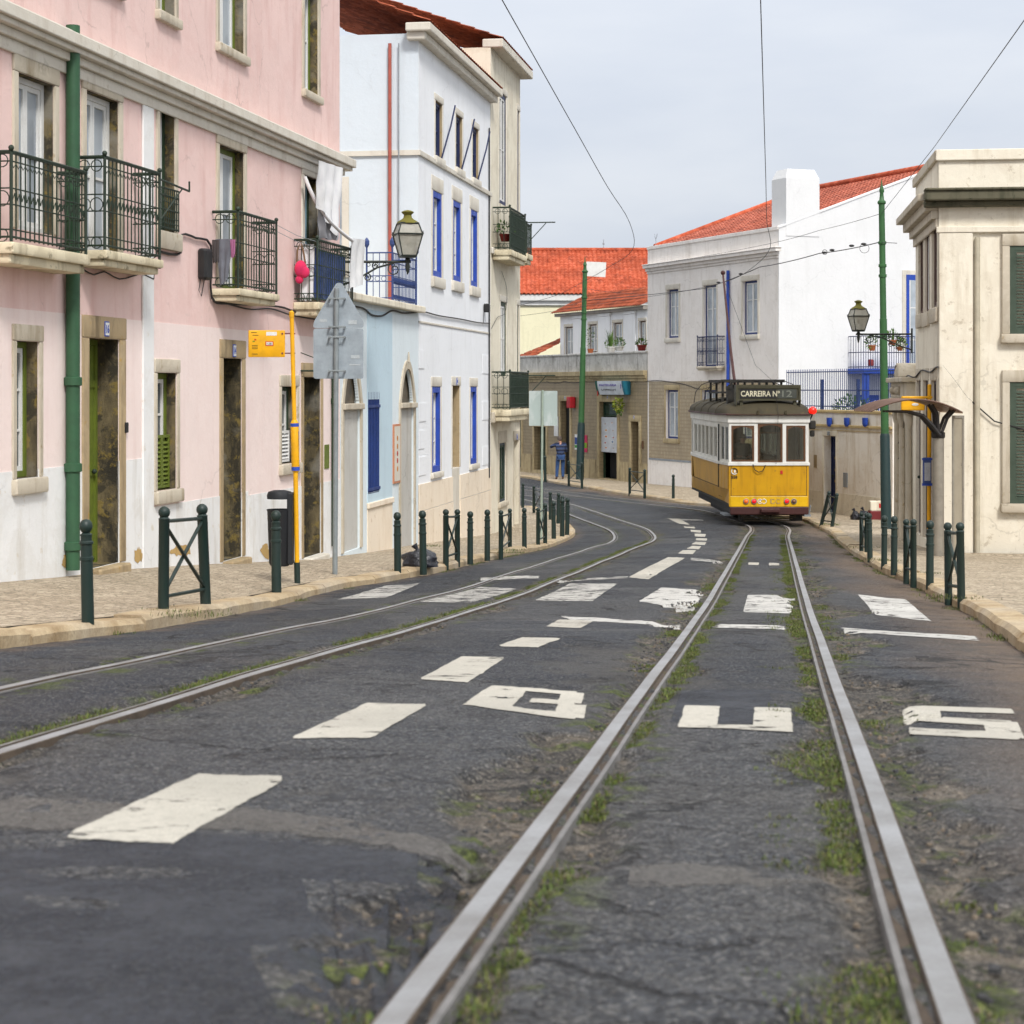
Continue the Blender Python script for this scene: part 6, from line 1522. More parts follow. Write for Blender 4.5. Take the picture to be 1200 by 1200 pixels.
# litter bin on its post
t = thing('litter_bin', 'black litter bin with a domed lid on the left pavement, beside the yellow pole', 'litter bin', PS+Vector((-.18,0,0)))
q = lambda px, py: ((px-600)*kS, CZ-(py-YH)*kS)
cx = (328-600)*kS; z = lambda py: CZ-(py-YH)*kS
m_bin = gpaint('black_bin_plastic', (.014,.016,.020), .5, (.03,.03,.032))
def ell(a, bb, zz, n=20): return [(cx+a*math.cos(2*PI*i/n), PS.y-.02+bb*math.sin(2*PI*i/n), zz) for i in range(n)]
mb = MB(); mb.loft([ell(.105,.10,z(663)), ell(.125,.115,z(660)), ell(.148,.135,z(599)), ell(.158,.145,z(597)), ell(.150,.137,z(596.5)), ell(.142,.13,z(600))], True, True); mb.build('bin_body', m_bin, t, smooth=40)
mb = MB(); mb.loft([ell(.150,.14,z(584.5)), ell(.152,.142,z(580)), ell(.135,.125,z(576)), ell(.07,.07,z(574.3)), ell(.004,.004,z(574))], True, True); mb.build('bin_lid', m_bin, t, smooth=40)
mb = MB(); x = (340.5-600)*kS; mb.cbox(x-.03, x+.035, PS.y-.12, PS.y+.08, z(661), z(577), .015); mb.build('bin_bracket', m_bin, t)

# traffic sign seen from behind
P = ppL(392.5, 671); k = P.y/F; z = lambda py: CZ-(py-YH)*k; x = lambda px: (px-600)*k
t = thing('traffic_sign', 'grey back of a pointed traffic sign on a tall thin post', 'traffic sign', P)
mb = MB(); mb.tube([(x(392.5),P.y,z(674)), (x(394.5),P.y,z(338)), (x(394.5),P.y,z(337))], [.034,.032,.02], 12); mb.build('post', m_pgrey, t, smooth=40)
m_plate = gpaint('grey_sign_back', (.33,.38,.42), .5, (.27,.31,.34), .1)
mb = MB(Matrix.Translation((0,P.y+.052,0)))
def rpoly(pts, r=.035, n=4):
    out = []
    for i, p in enumerate(pts):
        p = Vector(p); a = (Vector(pts[i-1])-p).normalized(); b_ = (Vector(pts[(i+1)%len(pts)])-p).normalized()
        for j in range(n+1):
            u = j/n; out.append(tuple((p+a*r)*(1-u)**2 + p*2*u*(1-u) + (p+b_*r)*u*u))
    return out
mb.prism(rpoly([(x(366.5),z(384.2)),(x(366.8),z(378)),(x(394),z(331)),(x(400),z(331)),(x(425.8),z(377)),(x(425.5),z(384.2))]), -.006, .006); 
mb.build('sign_plate', m_plate, t)
mb = MB(Matrix.Translation((0,P.y+.052,0))); mb.prism(rpoly([(x(366.8),z(443.8)),(x(366.8),z(384.8)),(x(425.5),z(384.8)),(x(425.5),z(443.8))]), -.006, .006); sp2_ = mb.build('sign_plate', m_plate, t)
mb = MB(Matrix.Translation((0,P.y+.0445,0)))
mb.box(x(408),x(418),-.002,.0,z(380),z(375)); mb.box(x(374),x(383),-.002,.0,z(377),z(374)); mb.box(x(411),x(421),-.002,.0,z(420),z(416)); mb.box(x(409),x(422),-.002,.0,z(428),z(426.5)); mb.build('sticker', pmat('faded_sticker', (.44,.48,.50)), sp2_)
mb = MB()
for py in (350, 383, 395, 434.5): mb.cbox(x(386),x(404),P.y-.045,P.y-.034,z(py+1),z(py-1),.004); mb.tube([(x(386),P.y-.05,z(py)),(x(386),P.y+.05,z(py))],.014,6); mb.tube([(x(404),P.y-.05,z(py)),(x(404),P.y+.05,z(py))],.014,6)
mb.build('clamp', m_pgrey, t)

# small signpost at the left corner, two plates seen from behind
P = gp(634.5, 633, .11); k = P.y/F; z = lambda py: CZ-(py-YH)*k; x = lambda px: (px-600)*k
t = thing('signpost', 'thin signpost with two square peeling grey plates, at the tip of the left pavement', 'signpost', P)
mb = MB(); mb.tube([(x(634.3),P.y,z(636)),(x(635.8),P.y,z(457))], .026, 8); mb.build('post', gpaint('pale_green_post', (.33,.40,.33), .5, (.3,.16,.08)), t, smooth=40)
m_peel = plaster('peeling_sign_back', (.38,.45,.43), (.62,.64,.64), 1.0, (.25,.33,.31), .1)
for a, b_ in ((620,635.2),(637,653.2)):
    mb = MB(Matrix.Translation((0,P.y+.04,0))); mb.prism(rpoly([(x(a),z(499)),(x(a),z(458)),(x(b_),z(458)),(x(b_),z(499))], .02), -.006, .006); mb.build('sign_plate', m_peel, t)

# wall lanterns
def lantern(A, d, L, s, label, arm_drop=.0):
    """bracket from wall point A along direction d, lantern of height about .75*s standing on its end"""
    t = thing('wall_lantern', label, 'street lamp', A, 0, 'iron lanterns on wall brackets')
    d = Vector((d[0], d[1], 0)).normalized(); n = Vector((-d.y, d.x, 0))
    M = Matrix(((d.x,n.x,0,A.x),(d.y,n.y,0,A.y),(0,0,1,A.z),(0,0,0,1)))
    mb = MB(M); mb.box(.0,.03,-.04,.04,-.5*s,.15*s); mb.tube([(0,0,0),(L+.05,0,0)], .018*s+.004, 8); mb.tube([(0,0,-.42*s),(L*.25,0,-.30*s),(L*.55,0,-.10*s),(L*.8,0,-.02)], .014*s+.003, 6)
    def spiral(cx, cz, r, turns=1.6, a0=0, sg=1):
        mb.tube([(cx+r*(1-i/26)*math.cos(a0+sg*turns*2*PI*i/22), 0, cz+r*(1-i/26)*math.sin(a0+sg*turns*2*PI*i/22)) for i in range(22)], .009*s+.002, 5)
    spiral(L*.80, -.13*s, .12*s, 1.5, PI/2, 1); spiral(L*.22, -.12*s, .10*s, 1.5, PI/2, -1); spiral(L*.52, -.07*s, .06*s, 1.4, PI/2, 1); spiral(L*.4, -.27*s, .07*s, 1.4, PI/2, -1)
    for i in range(5): mb.ring((L*(.3+.12*i), 0, -.05*s), .03*s, .006*s+.001, (0,1,0), 8)
    mb.lathe([(.012,-.22*s),(.03*s,-.16*s),(.045*s,-.08*s),(.03*s,-.02*s),(.05*s,.03*s),(.03*s,.07*s),(.05*s,.10*s)], (L,0,0), 10)
    mb.build('bracket', m_lamp, t, smooth=40)
    def sq(h, z): return [(L+h,h,z),(L-h,h,z),(L-h,-h,z),(L+h,-h,z)]
    z0, z1, z2 = .10*s, .47*s, .66*s; h0, h1, h2 = .125*s, .215*s, .155*s
    M45 = M @ Matrix.Translation((L,0,0)) @ Matrix.Rotation(.32,4,'Z') @ Matrix.Translation((-L,0,0))
    mb = MB(M45)
    for zz, h in ((z0,h0),(z1,h1),(z2,h2)):
        c = sq(h, zz)
        for a, b_ in zip(c, c[1:]+c[:1]): mb.tube([a, b_], .016*s, 5)
    for (a0_, za), (a1_, zb_) in (((h0,z0),(h1,z1)),((h1,z1),(h2,z2))):
        for p, q_ in zip(sq(a0_,za), sq(a1_,zb_)): mb.tube([p, q_], .012*s, 5)
    for p in sq(h1*1.02, z1): mb.tube([p, (p[0],p[1],p[2]+.06*s)], [.014*s,.003], 5)
    mb.loft([sq(h0,z0), sq(h0,z0-.03*s)], True, True); mb.build('lantern_frame', m_lamp, t)
    mb = MB(M45); mb.loft([sq(h0*.98,z0+.01), sq(h1*.97,z1)], True); mb.loft([sq(h1*.97,z1), sq(h2*.97,z2)], True); mb.build('lantern_glass', m_lglass, t)
    mb = MB(M); mb.lathe([(h2*1.25,z2),(h2*1.15,z2+.03*s),(.11*s,z2+.07*s),(.075*s,z2+.10*s),(.065*s,z2+.15*s),(.10*s,z2+.18*s),(.11*s,z2+.20*s),(.06*s,z2+.225*s),(.01,z2+.235*s)], (L,0,0), 16); mb.build('lantern_cap', m_lcap, t, smooth=40)
    mb = MB(M); mb.ball((L,0,.36*s), .05*s, 8, 6, 0, (1,1,1.6)); mb.build('bulb', m_white, t)
    return t
m_lamp = gpaint('lamp_iron', (.020,.026,.020), .45, (.08,.07,.02)); m_lcap = plaster('weathered_lamp_cap', (.16,.145,.03), (.03,.04,.02), .9, (.26,.17,.02), .15)
def lglass():
    t = NT('dusty_lantern_glass'); tr = t.n('ShaderNodeBsdfTransparent', {0: (.8,.8,.75,1)}); df = t.n('ShaderNodeBsdfPrincipled', {'Base Color': (.42,.40,.34,1), 'Roughness': .25})
    a = t.noise(t.coord('Object'), 6, 4); m = t.n('ShaderNodeMixShader', {0: t.ramp(a, [(.3,.5),(.7,.8)]), 1: tr.outputs[0], 2: df.outputs[0]}); t.t.links.new(m.outputs[0], t.out.inputs[0]); return t.m
m_lglass = lglass()
kL = FP.k(398)
A = FP.w(FP.s_(397.3), .02, FP.z(398, 307)); Lx = ((478-600)*kL - A.x)/1.0
lantern(A, (1, -.02), Lx, .95, 'large dusty iron lantern on a scrolled bracket at the blue terrace')
kR = FR.k(1069.5); A = FR.w(FR.s_(1069.5), .0, FR.z(1069.5, 391.5)); 
lantern(A, (FR.n.x, FR.n.y), 1.03, .74, 'smaller iron lantern on a bracket of the limestone house, beside the tall tram pole')

# tram poles
def tram_pole(P, pxb, pxt, pyt, pyd, r, label, sign=None):
    k = P.y/F; q = lambda px, py: Vector(((px-600)*k, P.y, CZ-(py-YH)*k)); pyb = YH+(CZ-P.z)/k
    lx = lambda py: pxb+(pxt-pxb)*(pyb-py)/(pyb-pyt)
    t = thing('tram_pole', label, 'pole', P, 0, 'tall green tram poles')
    mb = MB(); mb.tube([q(lx(pyb+3),pyb+3), q(lx(pyb),pyb-2), q(lx(pyd+3),pyd+3), q(lx(pyd),pyd)], [r*1.75,r*1.5,r*1.38,r*1.15], 16); mb.build('pole_base', m_poledark, t, smooth=40)
    mb = MB(); h = pyd-pyt; a = [pyd, pyd-h*.45, pyd-h*.451, pyt+h*.10, pyt+h*.099]
    mb.tube([q(lx(y),y) for y in a], [r*1.12,r*1.05,r*.92,r*.85,r*.85], 16)
    b0 = q(lx(pyt+h*.1), pyt+h*.1); mb.lathe([(r*.85,0),(r*1.2,.03),(r*1.2,.07),(r*.7,.12),(r*.5,.28),(r*.75,.33),(r*.6,.4),(r*.25,.48),(.006,(b0-q(pxt,pyt)).length)], b0, 12)
    for f in (.25,.34,.38): y = pyt+h*f; c = q(lx(y),y); mb.lathe([(r*.95,-.04),(r*1.15,-.03),(r*1.15,.03),(r*.95,.04)], c, 12)
    mb.build('pole', m_pole, t, smooth=40)
    if sign:
        mb = MB(Matrix.Translation((0,P.y-.0,0))); mb.prism([((px-600)*k, CZ-(py-YH)*k) for px, py in sign], -.02, .02); mb.build('sign_plate', m_white, t)
    return k, lx
PRr = gp(1036.5, 620, .11); kPR, lxR = tram_pole(PRr, 1038.5, 1032.8, 210, 508, .088, 'tall green tram pole with a pointed finial on the right pavement, by the lantern')
PRl = gp(679.5, 562, .11); kPL, lxL = tram_pole(PRl, 679.5, 686, 300, 495, .115, 'tall leaning green tram pole with a blank white flag, in front of the cake shop', [(687.3,306.5),(710.5,307.5),(709.5,324.8),(687.3,323.6)])

# tram stop and shelter, right
P = gp(1090, 647, .11); k = P.y/F; z = lambda py: CZ-(py-YH)*k; x = lambda px: (px-600)*k
t = thing('tram_stop', 'yellow tram stop seen behind the shelter roof, with a timetable case on its pole', 'tram stop', P, 0, 'yellow tram stops')
mb = MB(); mb.tube([(x(1088.5),P.y,P.z-.05),(x(1089.3),P.y,z(451)),(x(1089.3),P.y,z(450))], [.034,.034,.01], 12); mb.build('pole', m_yellow, t, smooth=40)
mb = MB(); mb.cbox(x(1056),x(1083.5),P.y-.03,P.y+.03,z(481),z(465),.015); mb.cbox(x(1056.5),x(1092.5),P.y-.035,P.y+.035,z(466.8),z(464.2),.01); fl_ = mb.build('stop_flag', m_yellow, t)
mb = MB(); mb.ball((x(1072),P.y-.032,z(474)), .05, 10, 6, 0, (1.2,.1,.5)); mb.build('stop_lettering', m_white, fl_)
mb = MB(); x0, x1 = x(1080.6), x(1090.3); mb.cbox(x0,x1,P.y-.09,P.y-.03,z(569),z(536),.01,0); mb.box(x0-.01,x1+.01,P.y-.1,P.y-.03,z(539),z(536.6),1); mb.box(x0-.01,x1+.01,P.y-.1,P.y-.03,z(569),z(566),1); mb.box(x0+.02,x1-.02,P.y-.095,P.y-.089,z(563),z(542),2)
mb.build('timetable_case', [gpaint('case_blue', (.05,.09,.30), .4), m_royal, pmat('case_paper', (.50,.54,.62))], t)
P = gp(1099.5, 652, .11); k = P.y/F; z = lambda py: CZ-(py-YH)*k; x = lambda px: (px-600)*k
t = thing('bus_shelter', 'open bus shelter with a curved ribbed brown roof on one thick column, right pavement', 'bus shelter', P)
m_shel = gpaint('shelter_steel', (.30,.27,.22), .45, (.18,.15,.11), .3); m_shdk = pmat('shelter_black', (.014,.013,.012), (.025,.02,.018), 6, .5)
mb = MB(); mb.tube([(x(1099.5),P.y,P.z-.05),(x(1099.5),P.y,z(508))], .092, 18); mb.build('column', m_shel, t, smooth=40)
D0, D1 = -.35, 1.15
def arc(u): return x(1016+106*u), z(482)+ (482-467.5)*k*(1-(2*u-1)**2) - .02*u
gl_ = MB(); N = 20
for i in range(N):
    (xa,za),(xb,zb_) = arc(i/N), arc((i+1)/N)
    pts = [(xa,P.y+D0,za),(xb,P.y+D0,zb_),(xb,P.y+D1,zb_),(xa,P.y+D1,za)]
    gl_.add(pts+[(p[0],p[1],p[2]-.012) for p in pts], [(0,1,2,3),(4,5,6,7),(0,1,5,4),(2,3,7,6)])
mb = MB()
for j in range(8):
    y = P.y+D0+(D1-D0)*j/7; mb.tube([(arc(i/N)[0],y,arc(i/N)[1]+.006) for i in range(N+1)], .011, 5)
m_rib = gpaint('ribbed_brown_sheet', (.17,.105,.08), .4, (.22,.16,.12)); rf_ = mb.build('roof', m_rib, t)
def amber():
    t = NT('tinted_roof_glass'); tr = t.n('ShaderNodeBsdfTransparent', {0: (.55,.40,.28,1)}); df = t.n('ShaderNodeBsdfPrincipled', {'Base Color': (.16,.10,.075,1), 'Roughness': .3})
    m = t.n('ShaderNodeMixShader', {0: t.ramp(t.noise(t.coord('Object'), 3, 5), [(.35,.35),(.65,.6)]), 1: tr.outputs[0], 2: df.outputs[0]}); t.t.links.new(m.outputs[0], t.out.inputs[0]); return t.m
gl_.build('roof_glass', amber(), rf_)
mb = MB()
for y in (P.y-.12, P.y+.12):
    mb.tube([(x(1099.5),y,z(510)),(x(1092),y,z(500)),(x(1080),y,z(487)),(x(1064),y,z(482.5)),(x(1036),y,z(482))], [.035,.035,.03,.024,.015], 8); mb.tube([(x(1098),y,z(506)),(x(1096),y,z(484)),(x(1090),y,z(474))], .028, 8); mb.tube([(x(1102),y,z(506)),(x(1108),y,z(490)),(x(1116),y,z(481))], .026, 8)
mb.lathe([(.10,-.06),(.11,-.04),(.11,.03),(.05,.05)], (x(1099.5),P.y,z(509)), 14); mb.build('roof_arm', m_shdk, t, smooth=40)
mb = MB(); x0, x1 = x(1117.5), x(1131.5); y = P.y+.1; z0, z1 = P.z+.05, z(487)
ringbox(MB(), 0,1,0,1,.1,0,1)
mb.box(x0,x0+.03,y-.02,y+.02,z0,z1); mb.box(x1-.03,x1,y-.02,y+.02,z0,z1); mb.box(x0+.03,x1-.03,y-.02,y+.02,z1-.04,z1); mb.box(x0+.03,x1-.03,y-.02,y+.02,z0,z0+.05); o = mb.build('side_panel', m_shel, t)
mb = MB(); mb.box(x0+.03,x1-.03,y-.006,y+.006,z0+.05,z1-.04); mb.build('panel_sheet', plaster('panel_sheet', lin(176,166,146,.8), (.16,.14,.11), .6), o)

# ------------------------------------------------------------------ wires
def wire(pts, r, label, nm='overhead_wire', group='overhead tram wires', sag=0.0, mat=None):
    mb = MB(); P = []
    for a, b_ in zip(pts, pts[1:]):
        a, b_ = Vector(a), Vector(b_); n = 10
        for i in range(n): u = i/n; p = a.lerp(b_, u); p.z -= sag*4*u*(1-u); P.append(p)
    P.append(Vector(pts[-1])); mb.tube(P, r, 5); return tag(mb.build(nm, mat or m_cable, None), label, 'overhead wire', group)
def along(T, y0, y1, h): return [tuple(q) for q in catmull([(p.x, p.y, CZ+prof(p.y/F)+h) for p in T if y0 <= p.y <= y1][::14], 1.0)]
wire(along(TR, 6, 80, 6.95), .007, 'thin contact wire running high above the right hand track and the tram')
wire(along(TL, 6, 80, 6.95), .007, 'thin contact wire running high above the left hand track')
def pp(k, lx, P, py, dx=0): return Vector(((lx(py)+dx-600)*k, P.y, CZ-(py-YH)*k))
a = pp(kPR, lxR, PRr, 283); b_ = pp(kPL, lxL, PRl, 352)
wire([a, at(960,297,.0218), at(890,313,.0245), at(826,338,.0275), b_], .012, 'knobbly span wire with insulators slung between the two green poles', sag=.03)
sw_ = bpy.data.objects[-1] if False else None
mb = MB()
for px, py, kk in [(966,296,.0216),(975,293,.0213),(998,288,.0205),(1012,286,.0201),(868,321,.0255),(842,331,.0268)]: mb.ball(at(px,py,kk), .045, 8, 6, 0, (1.5,1,.7))
mb.ring(at(966.5,295.5,.0216), .06, .008, (0,1,0), 12); mb.ring(at(1013,291,.0200), .11, .006, (0,1,0), 14)
mb.build('insulator', m_cable, bpy.data.objects['overhead_wire.002'])
wire([pp(kPR, lxR, PRr, 250), at(960,270,.0225), at(900,286,.025), FS.w(FS.s_(800),.3,FS.z(800,306))], .006, 'thin upper stay wire from the right green pole to the beige house cornice', sag=.02)
wire([pp(kPR, lxR, PRr, 284), FR.w(FR.s_(1052), .02, FR.z(1052, 285))], .008, 'short stay wire from the right green pole to the limestone house')
wire([pp(kPR, lxR, PRr, 250), at(1095,172,.0155), at(1210,10,.009)], .006, 'thin wire climbing from the right green pole to the top right')
wire([b_, at(640,358,.034), at(600,352,.036)], .010, 'tangled wire from the far green pole to behind the cream house', sag=.12)
wire([pp(kPL, lxL, PRl, 338), at(757,345,.0318)], .008, 'short wire from the far green pole to the beige house', sag=.05)

# ------------------------------------------------------------------ laundry and balcony things
def cloth(name, corners, label, cat, mat, fold=.05, waves=4, nx=22, ny=22, ragged=.02, group=None, belly=0.0):
    """hanging cloth between four world points (top left, top right, bottom right, bottom left)"""
    A, B, C_, D_ = [Vector(c) for c in corners]; mb = MB(); rows = []
    n = (B-A).cross(D_-A).normalized()
    for j in range(ny+1):
        v = j/ny; row = []
        for i in range(nx+1):
            u = i/nx; p = A.lerp(B,u).lerp(D_.lerp(C_,u), v)
            f = math.sin(u*waves*2*PI + 1.3*math.sin(v*2.2)) * fold * (.25+.75*v) + fold*.6*mnoise.noise((u*5, v*3, len(name)))
            p = p + n*(f + belly*math.sin(PI*v)*math.sin(PI*u)); p.z += ragged*mnoise.noise((u*6, 0, v))*v*4
            row.append(p)
        rows.append(row)
    mb.loft([[tuple(p) for p in r] for r in rows], False); mb.loft([[tuple(p+n*.006) for p in r] for r in rows], False)
    return tag(mb.build(name, mat, None, smooth=180), label, cat, group)
def fabric(name, c, c2=None):
    if name in MATS: return MATS[name]
    t = NT(name); a = t.noise(t.coord('Object'), 5, 4); w = t.noise(t.coord('Object'), 160, 2)
    t.P(color=t.mix(t.ramp(a, [(.35,0),(.7,1)]), c, c2 or tuple(x*.85 for x in c)), rough=.9, sheen=.1, normal=t.bump(w, .1, .004)); MATS[name] = t.m; return t.m
m_sheet = fabric('white_linen', (.78,.78,.78), (.68,.68,.70)); k3 = FP.k(380, .3)
fw3 = lambda px, py, d: FP.w(FP.s_(px, d), d, FP.z(px, py, d))
cloth('bed_sheet', [fw3(374,188,.36), fw3(402,197,.36), fw3(396,283,.30), fw3(373,240,.30)], 'white sheet hanging from the cornice over the last balcony of the pink house', 'sheet', m_sheet, .045, 3)
cloth('bed_sheet', [fw3(373,240,.28), fw3(397,246,.28), fw3(396,282,.22), fw3(377,278,.22)], 'grey white crumpled sheet lower down behind the drawn rope of cloth', 'sheet', fabric('grey_linen', (.55,.55,.58), (.40,.41,.46)), .05, 3)
mb = MB(); mb.tube(catmull([fw3(357,207,.1), fw3(368,232,.22), fw3(384,256,.34), fw3(400,272,.42), fw3(413,282,.44)], .1), .03, 8); tag(mb.build('rolled_cloth', m_sheet, None, smooth=60), 'long twisted white cloth stretched from the door top to the balcony corner', 'cloth')
cloth('towel', [fw3(412.5,279,.45), fw3(428,281,.45), fw3(426.5,333,.45), fw3(411,337,.45)], 'narrow white lace towel hanging at the end of the last balcony', 'towel', fabric('white_lace', (.74,.74,.74), (.60,.61,.62)), .02, 2, belly=.02)
S3 = FP.s_
zt_, zr_ = B3[2], B3[3]
cloth('blue_cloth', [FP.w(B3[0]+.03,.33,zr_-.12), FP.w(B3[1]-.25,.33,zr_-.14), FP.w(B3[1]-.28,.32,zt_+.04), FP.w(B3[0]+.05,.32,zt_+.06)], 'deep blue cloth tied inside the railing of the last pink house balcony', 'cloth', fabric('blue_tarpaulin', (.012,.055,.27), (.008,.03,.16)), .025, 3)
cloth('white_cloth', [FP.w(B3[0]+.05,.10,zr_-.06), FP.w(B3[0]+.05,.31,zr_-.06), FP.w(B3[0]+.05,.30,zt_+.03), FP.w(B3[0]+.05,.08,zt_+.04)], 'white cloth behind the end railing of the last pink house balcony', 'cloth', m_sheet, .008, 2)
P = FP.w(B3[0]-.06, .13, zr_-.46); mb = MB(); mb.ball(P+Vector((0,0,.02)), .13, 12, 9, 0, (.75,.5,1.0)); mb.ball(P+Vector((.06,-.02,-.03)), .10, 10, 8, 0, (.8,.5,.9)); mb.ball(P+Vector((-.02,0,-.14)), .07, 10, 8, 0, (.9,.5,.9))
b1 = MB(); b1.tube([P+Vector((-.06,0,.12)), P+Vector((-.05,0,.30)), P+Vector((.0,0,.44)), P+Vector((.04,0,.28)), P+Vector((.07,0,.10))], .014, 6)
t = thing('peg_bag', 'bright pink bag hanging by its straps on the end of the last balcony', 'bag', P); mb.build('bag_body', fabric('bright_pink_cloth', (.70,.02,.09), (.5,.02,.10)), t, smooth=60); b1.build('strap', fabric('brown_strap', (.18,.10,.05)), t)
zt2, zr2 = B2[2], B2[3]
cloth('trousers', [FP.w(B2[0]-.03,.06,zr2-.36), FP.w(B2[0]-.03,.30,zr2-.36), FP.w(B2[0]-.03,.22,zt2+.10), FP.w(B2[0]-.03,.12,zt2+.05)], 'grey trousers hanging on the end railing of the middle pink house balcony', 'trousers', fabric('grey_denim', (.16,.17,.20), (.10,.10,.12)), .012, 2)
cloth('shirt', [FP.w(B2[0]-.05,.02,zr2-.37), FP.w(B2[0]-.05,.12,zr2-.37), FP.w(B2[0]-.05,.11,zr2-.66), FP.w(B2[0]-.05,.03,zr2-.66)], 'small dark shirt hanging beside the grey trousers on the middle balcony', 'shirt', fabric('dark_knit', (.06,.05,.05)), .01, 2)
cloth('pink_cloth', [FP.w(B2[0]-.05,.27,zr2-.37), FP.w(B2[0]-.05,.34,zr2-.37), FP.w(B2[0]-.05,.33,zr2-.60), FP.w(B2[0]-.05,.28,zr2-.60)], 'mauve cloth hanging at the corner of the middle balcony', 'cloth', fabric('mauve_cloth', (.35,.12,.24)), .01, 2)
for i, (h, lab) in enumerate([(.97,'upper thin clothes line between the middle and last balconies'), (.88,'lower thin clothes line between the middle and last balconies')]):
    a = FP.w(B2[1],.36,zt2+(zr2-zt2)*h); b_ = FP.w(B3[0],.36,zt_+(zr_-zt_)*h); mb = MB(); mb.tube([a, (a+b_)/2-Vector((0,0,.03)), b_], .004, 4); tag(mb.build('clothes_line', m_grey, None), lab, 'clothes line', 'clothes lines')
a = FP.w(BB[1],.34,BB[3]); mb = MB(); c = FP.w(BB[1]+1.0,.34,BB[3]-.10)
mb.tube([a-Vector((0,0,.06)), c], .014, 6); mb.tube([c, c+Vector((0,0,.12))], .012, 5); mb.tube([FP.w(BB[1],.34,BB[3]-.55), FP.w(BB[1]+.75,.34,BB[3]-.10)], .009, 5)
mb.build('clothes_arm', m_iron, bpy.data.objects['pink_house'])

# ------------------------------------------------------------------ plants
def leafmat(name, a, b_):
    if name in MATS: return MATS[name]
    t = NT(name); n = t.noise(t.coord('Object'), 14, 3); t.P(color=t.mix(t.ramp(n, [(.35,0),(.65,1)]), a, b_), rough=.6, spec=.3); MATS[name] = t.m; return t.m
m_leaf = leafmat('mid_green_leaves', (.05,.11,.018), (.09,.16,.03)); m_leafy = leafmat('yellow_green_leaves', (.30,.30,.02), (.12,.20,.02)); m_leafd = leafmat('dark_green_leaves', (.025,.055,.015), (.05,.09,.02))
def leaves(mb, c, r, n, size, up=.3, sc=(1,1,1), mi=0, rnd=R):
    c = Vector(c)
    for _ in range(n):
        while True:
            d = Vector((rnd.uniform(-1,1), rnd.uniform(-1,1), rnd.uniform(-1,1)))
            if .15 < d.length < 1: break
        p = c + Vector((d.x*r*sc[0], d.y*r*sc[1], d.z*r*sc[2])); d.z += up; d.normalize(); s = size*rnd.uniform(.6,1.3)
        w = d.orthogonal().normalized(); w.rotate(Matrix.Rotation(rnd.uniform(0,6), 3, d)); e = p+d*s
        mb.add([p-w*s*.05, p+d*s*.45+w*s*.28, e, p+d*s*.45-w*s*.28], [(0,1,2,3)], mi)
def blades(mb, c, n, h, spread, w=.006, mi=0, rnd=R):
    c = Vector(c)
    for _ in range(n):
        a = rnd.uniform(0, 2*PI); s = rnd.uniform(.3,1)*spread; hh = h*rnd.uniform(.5,1.1); d = Vector((math.cos(a), math.sin(a), 0)); q = Vector((-d.y, d.x, 0))*w*rnd.uniform(.7,1.4)
        b0 = c+d*s*.3; mb.add([b0-q, b0+q, b0+d*s*.5+q*.7+Vector((0,0,hh*.7)), b0+d*s*.5-q*.7+Vector((0,0,hh*.7)), b0+d*s*1.1+Vector((0,0,hh))], [(0,1,2,3),(3,2,4)], mi)
def potted(name, P, r, h, potmat, label, foliage, group='potted plants'):
    t = thing(name, label, 'potted plant', P, 0, group); P = Vector(P)
    mb = MB(); mb.lathe([(r*.7,0),(r*.95,h*.8),(r*1.05,h*.8),(r*1.08,h),(r*.9,h),(r*.85,h*.9)], P, 14); mb.build('pot', potmat, t, smooth=40)
    mb = MB(); foliage(mb, P+Vector((0,0,h))); mb.build('foliage', [m_leaf, m_leafy, m_leafd], t); return t
m_terra = plaster('terracotta', (.42,.13,.05), (.25,.09,.04), .5); m_redpot = gpaint('dark_red_pot', (.22,.015,.012), .5)
fT = lambda px, py, d: FS.w(FS.s_(px,d), d, FS.z(px,py,d))
potted('potted_palm', fT(716,413,-.8), .22, .25, m_white, 'spiky palm in a white trough on the roof terrace', lambda mb, p: (blades(mb, p, 26, .75, .35, .02), leaves(mb, p+Vector((0,0,.12)), .25, 60, .10)))
potted('potted_shrub', fT(726,411,-.8), .20, .2, m_white, 'low bushy plant beside the palm on the roof terrace', lambda mb, p: leaves(mb, p+Vector((0,0,.12)), .24, 110, .11))
potted('potted_shrub', fT(752,411,-.8), .20, .24, m_redpot, 'bushy plant in a dark red pot at the right end of the roof terrace', lambda mb, p: leaves(mb, p+Vector((0,0,.10)), .22, 90, .11, 0.3, (1,1,.7)))
potted('potted_vine', fT(692,414,-.8), .14, .2, m_terra, 'straggly plant by the terrace door behind the far pole', lambda mb, p: (leaves(mb, p+Vector((0,0,.45)), .3, 60, .09, .3, (.7,.5,1.7), 2)))
t = thing('hanging_basket', 'yellow green trailing plant hanging at the cake shop door', 'hanging plant', fT(725,478,.3)); mb = MB(); leaves(mb, fT(725,475,.3), .22, 160, .12, -.1, (.9,.6,1.3), 1); leaves(mb, fT(725.5,481,.3), .14, 60, .10, -.4, (.7,.6,1.4), 0); mb.build('foliage', [m_leaf, m_leafy], t)
gB = lambda px, py, d: G.w(G.s_(px,d), d, G.z(px,py,d))
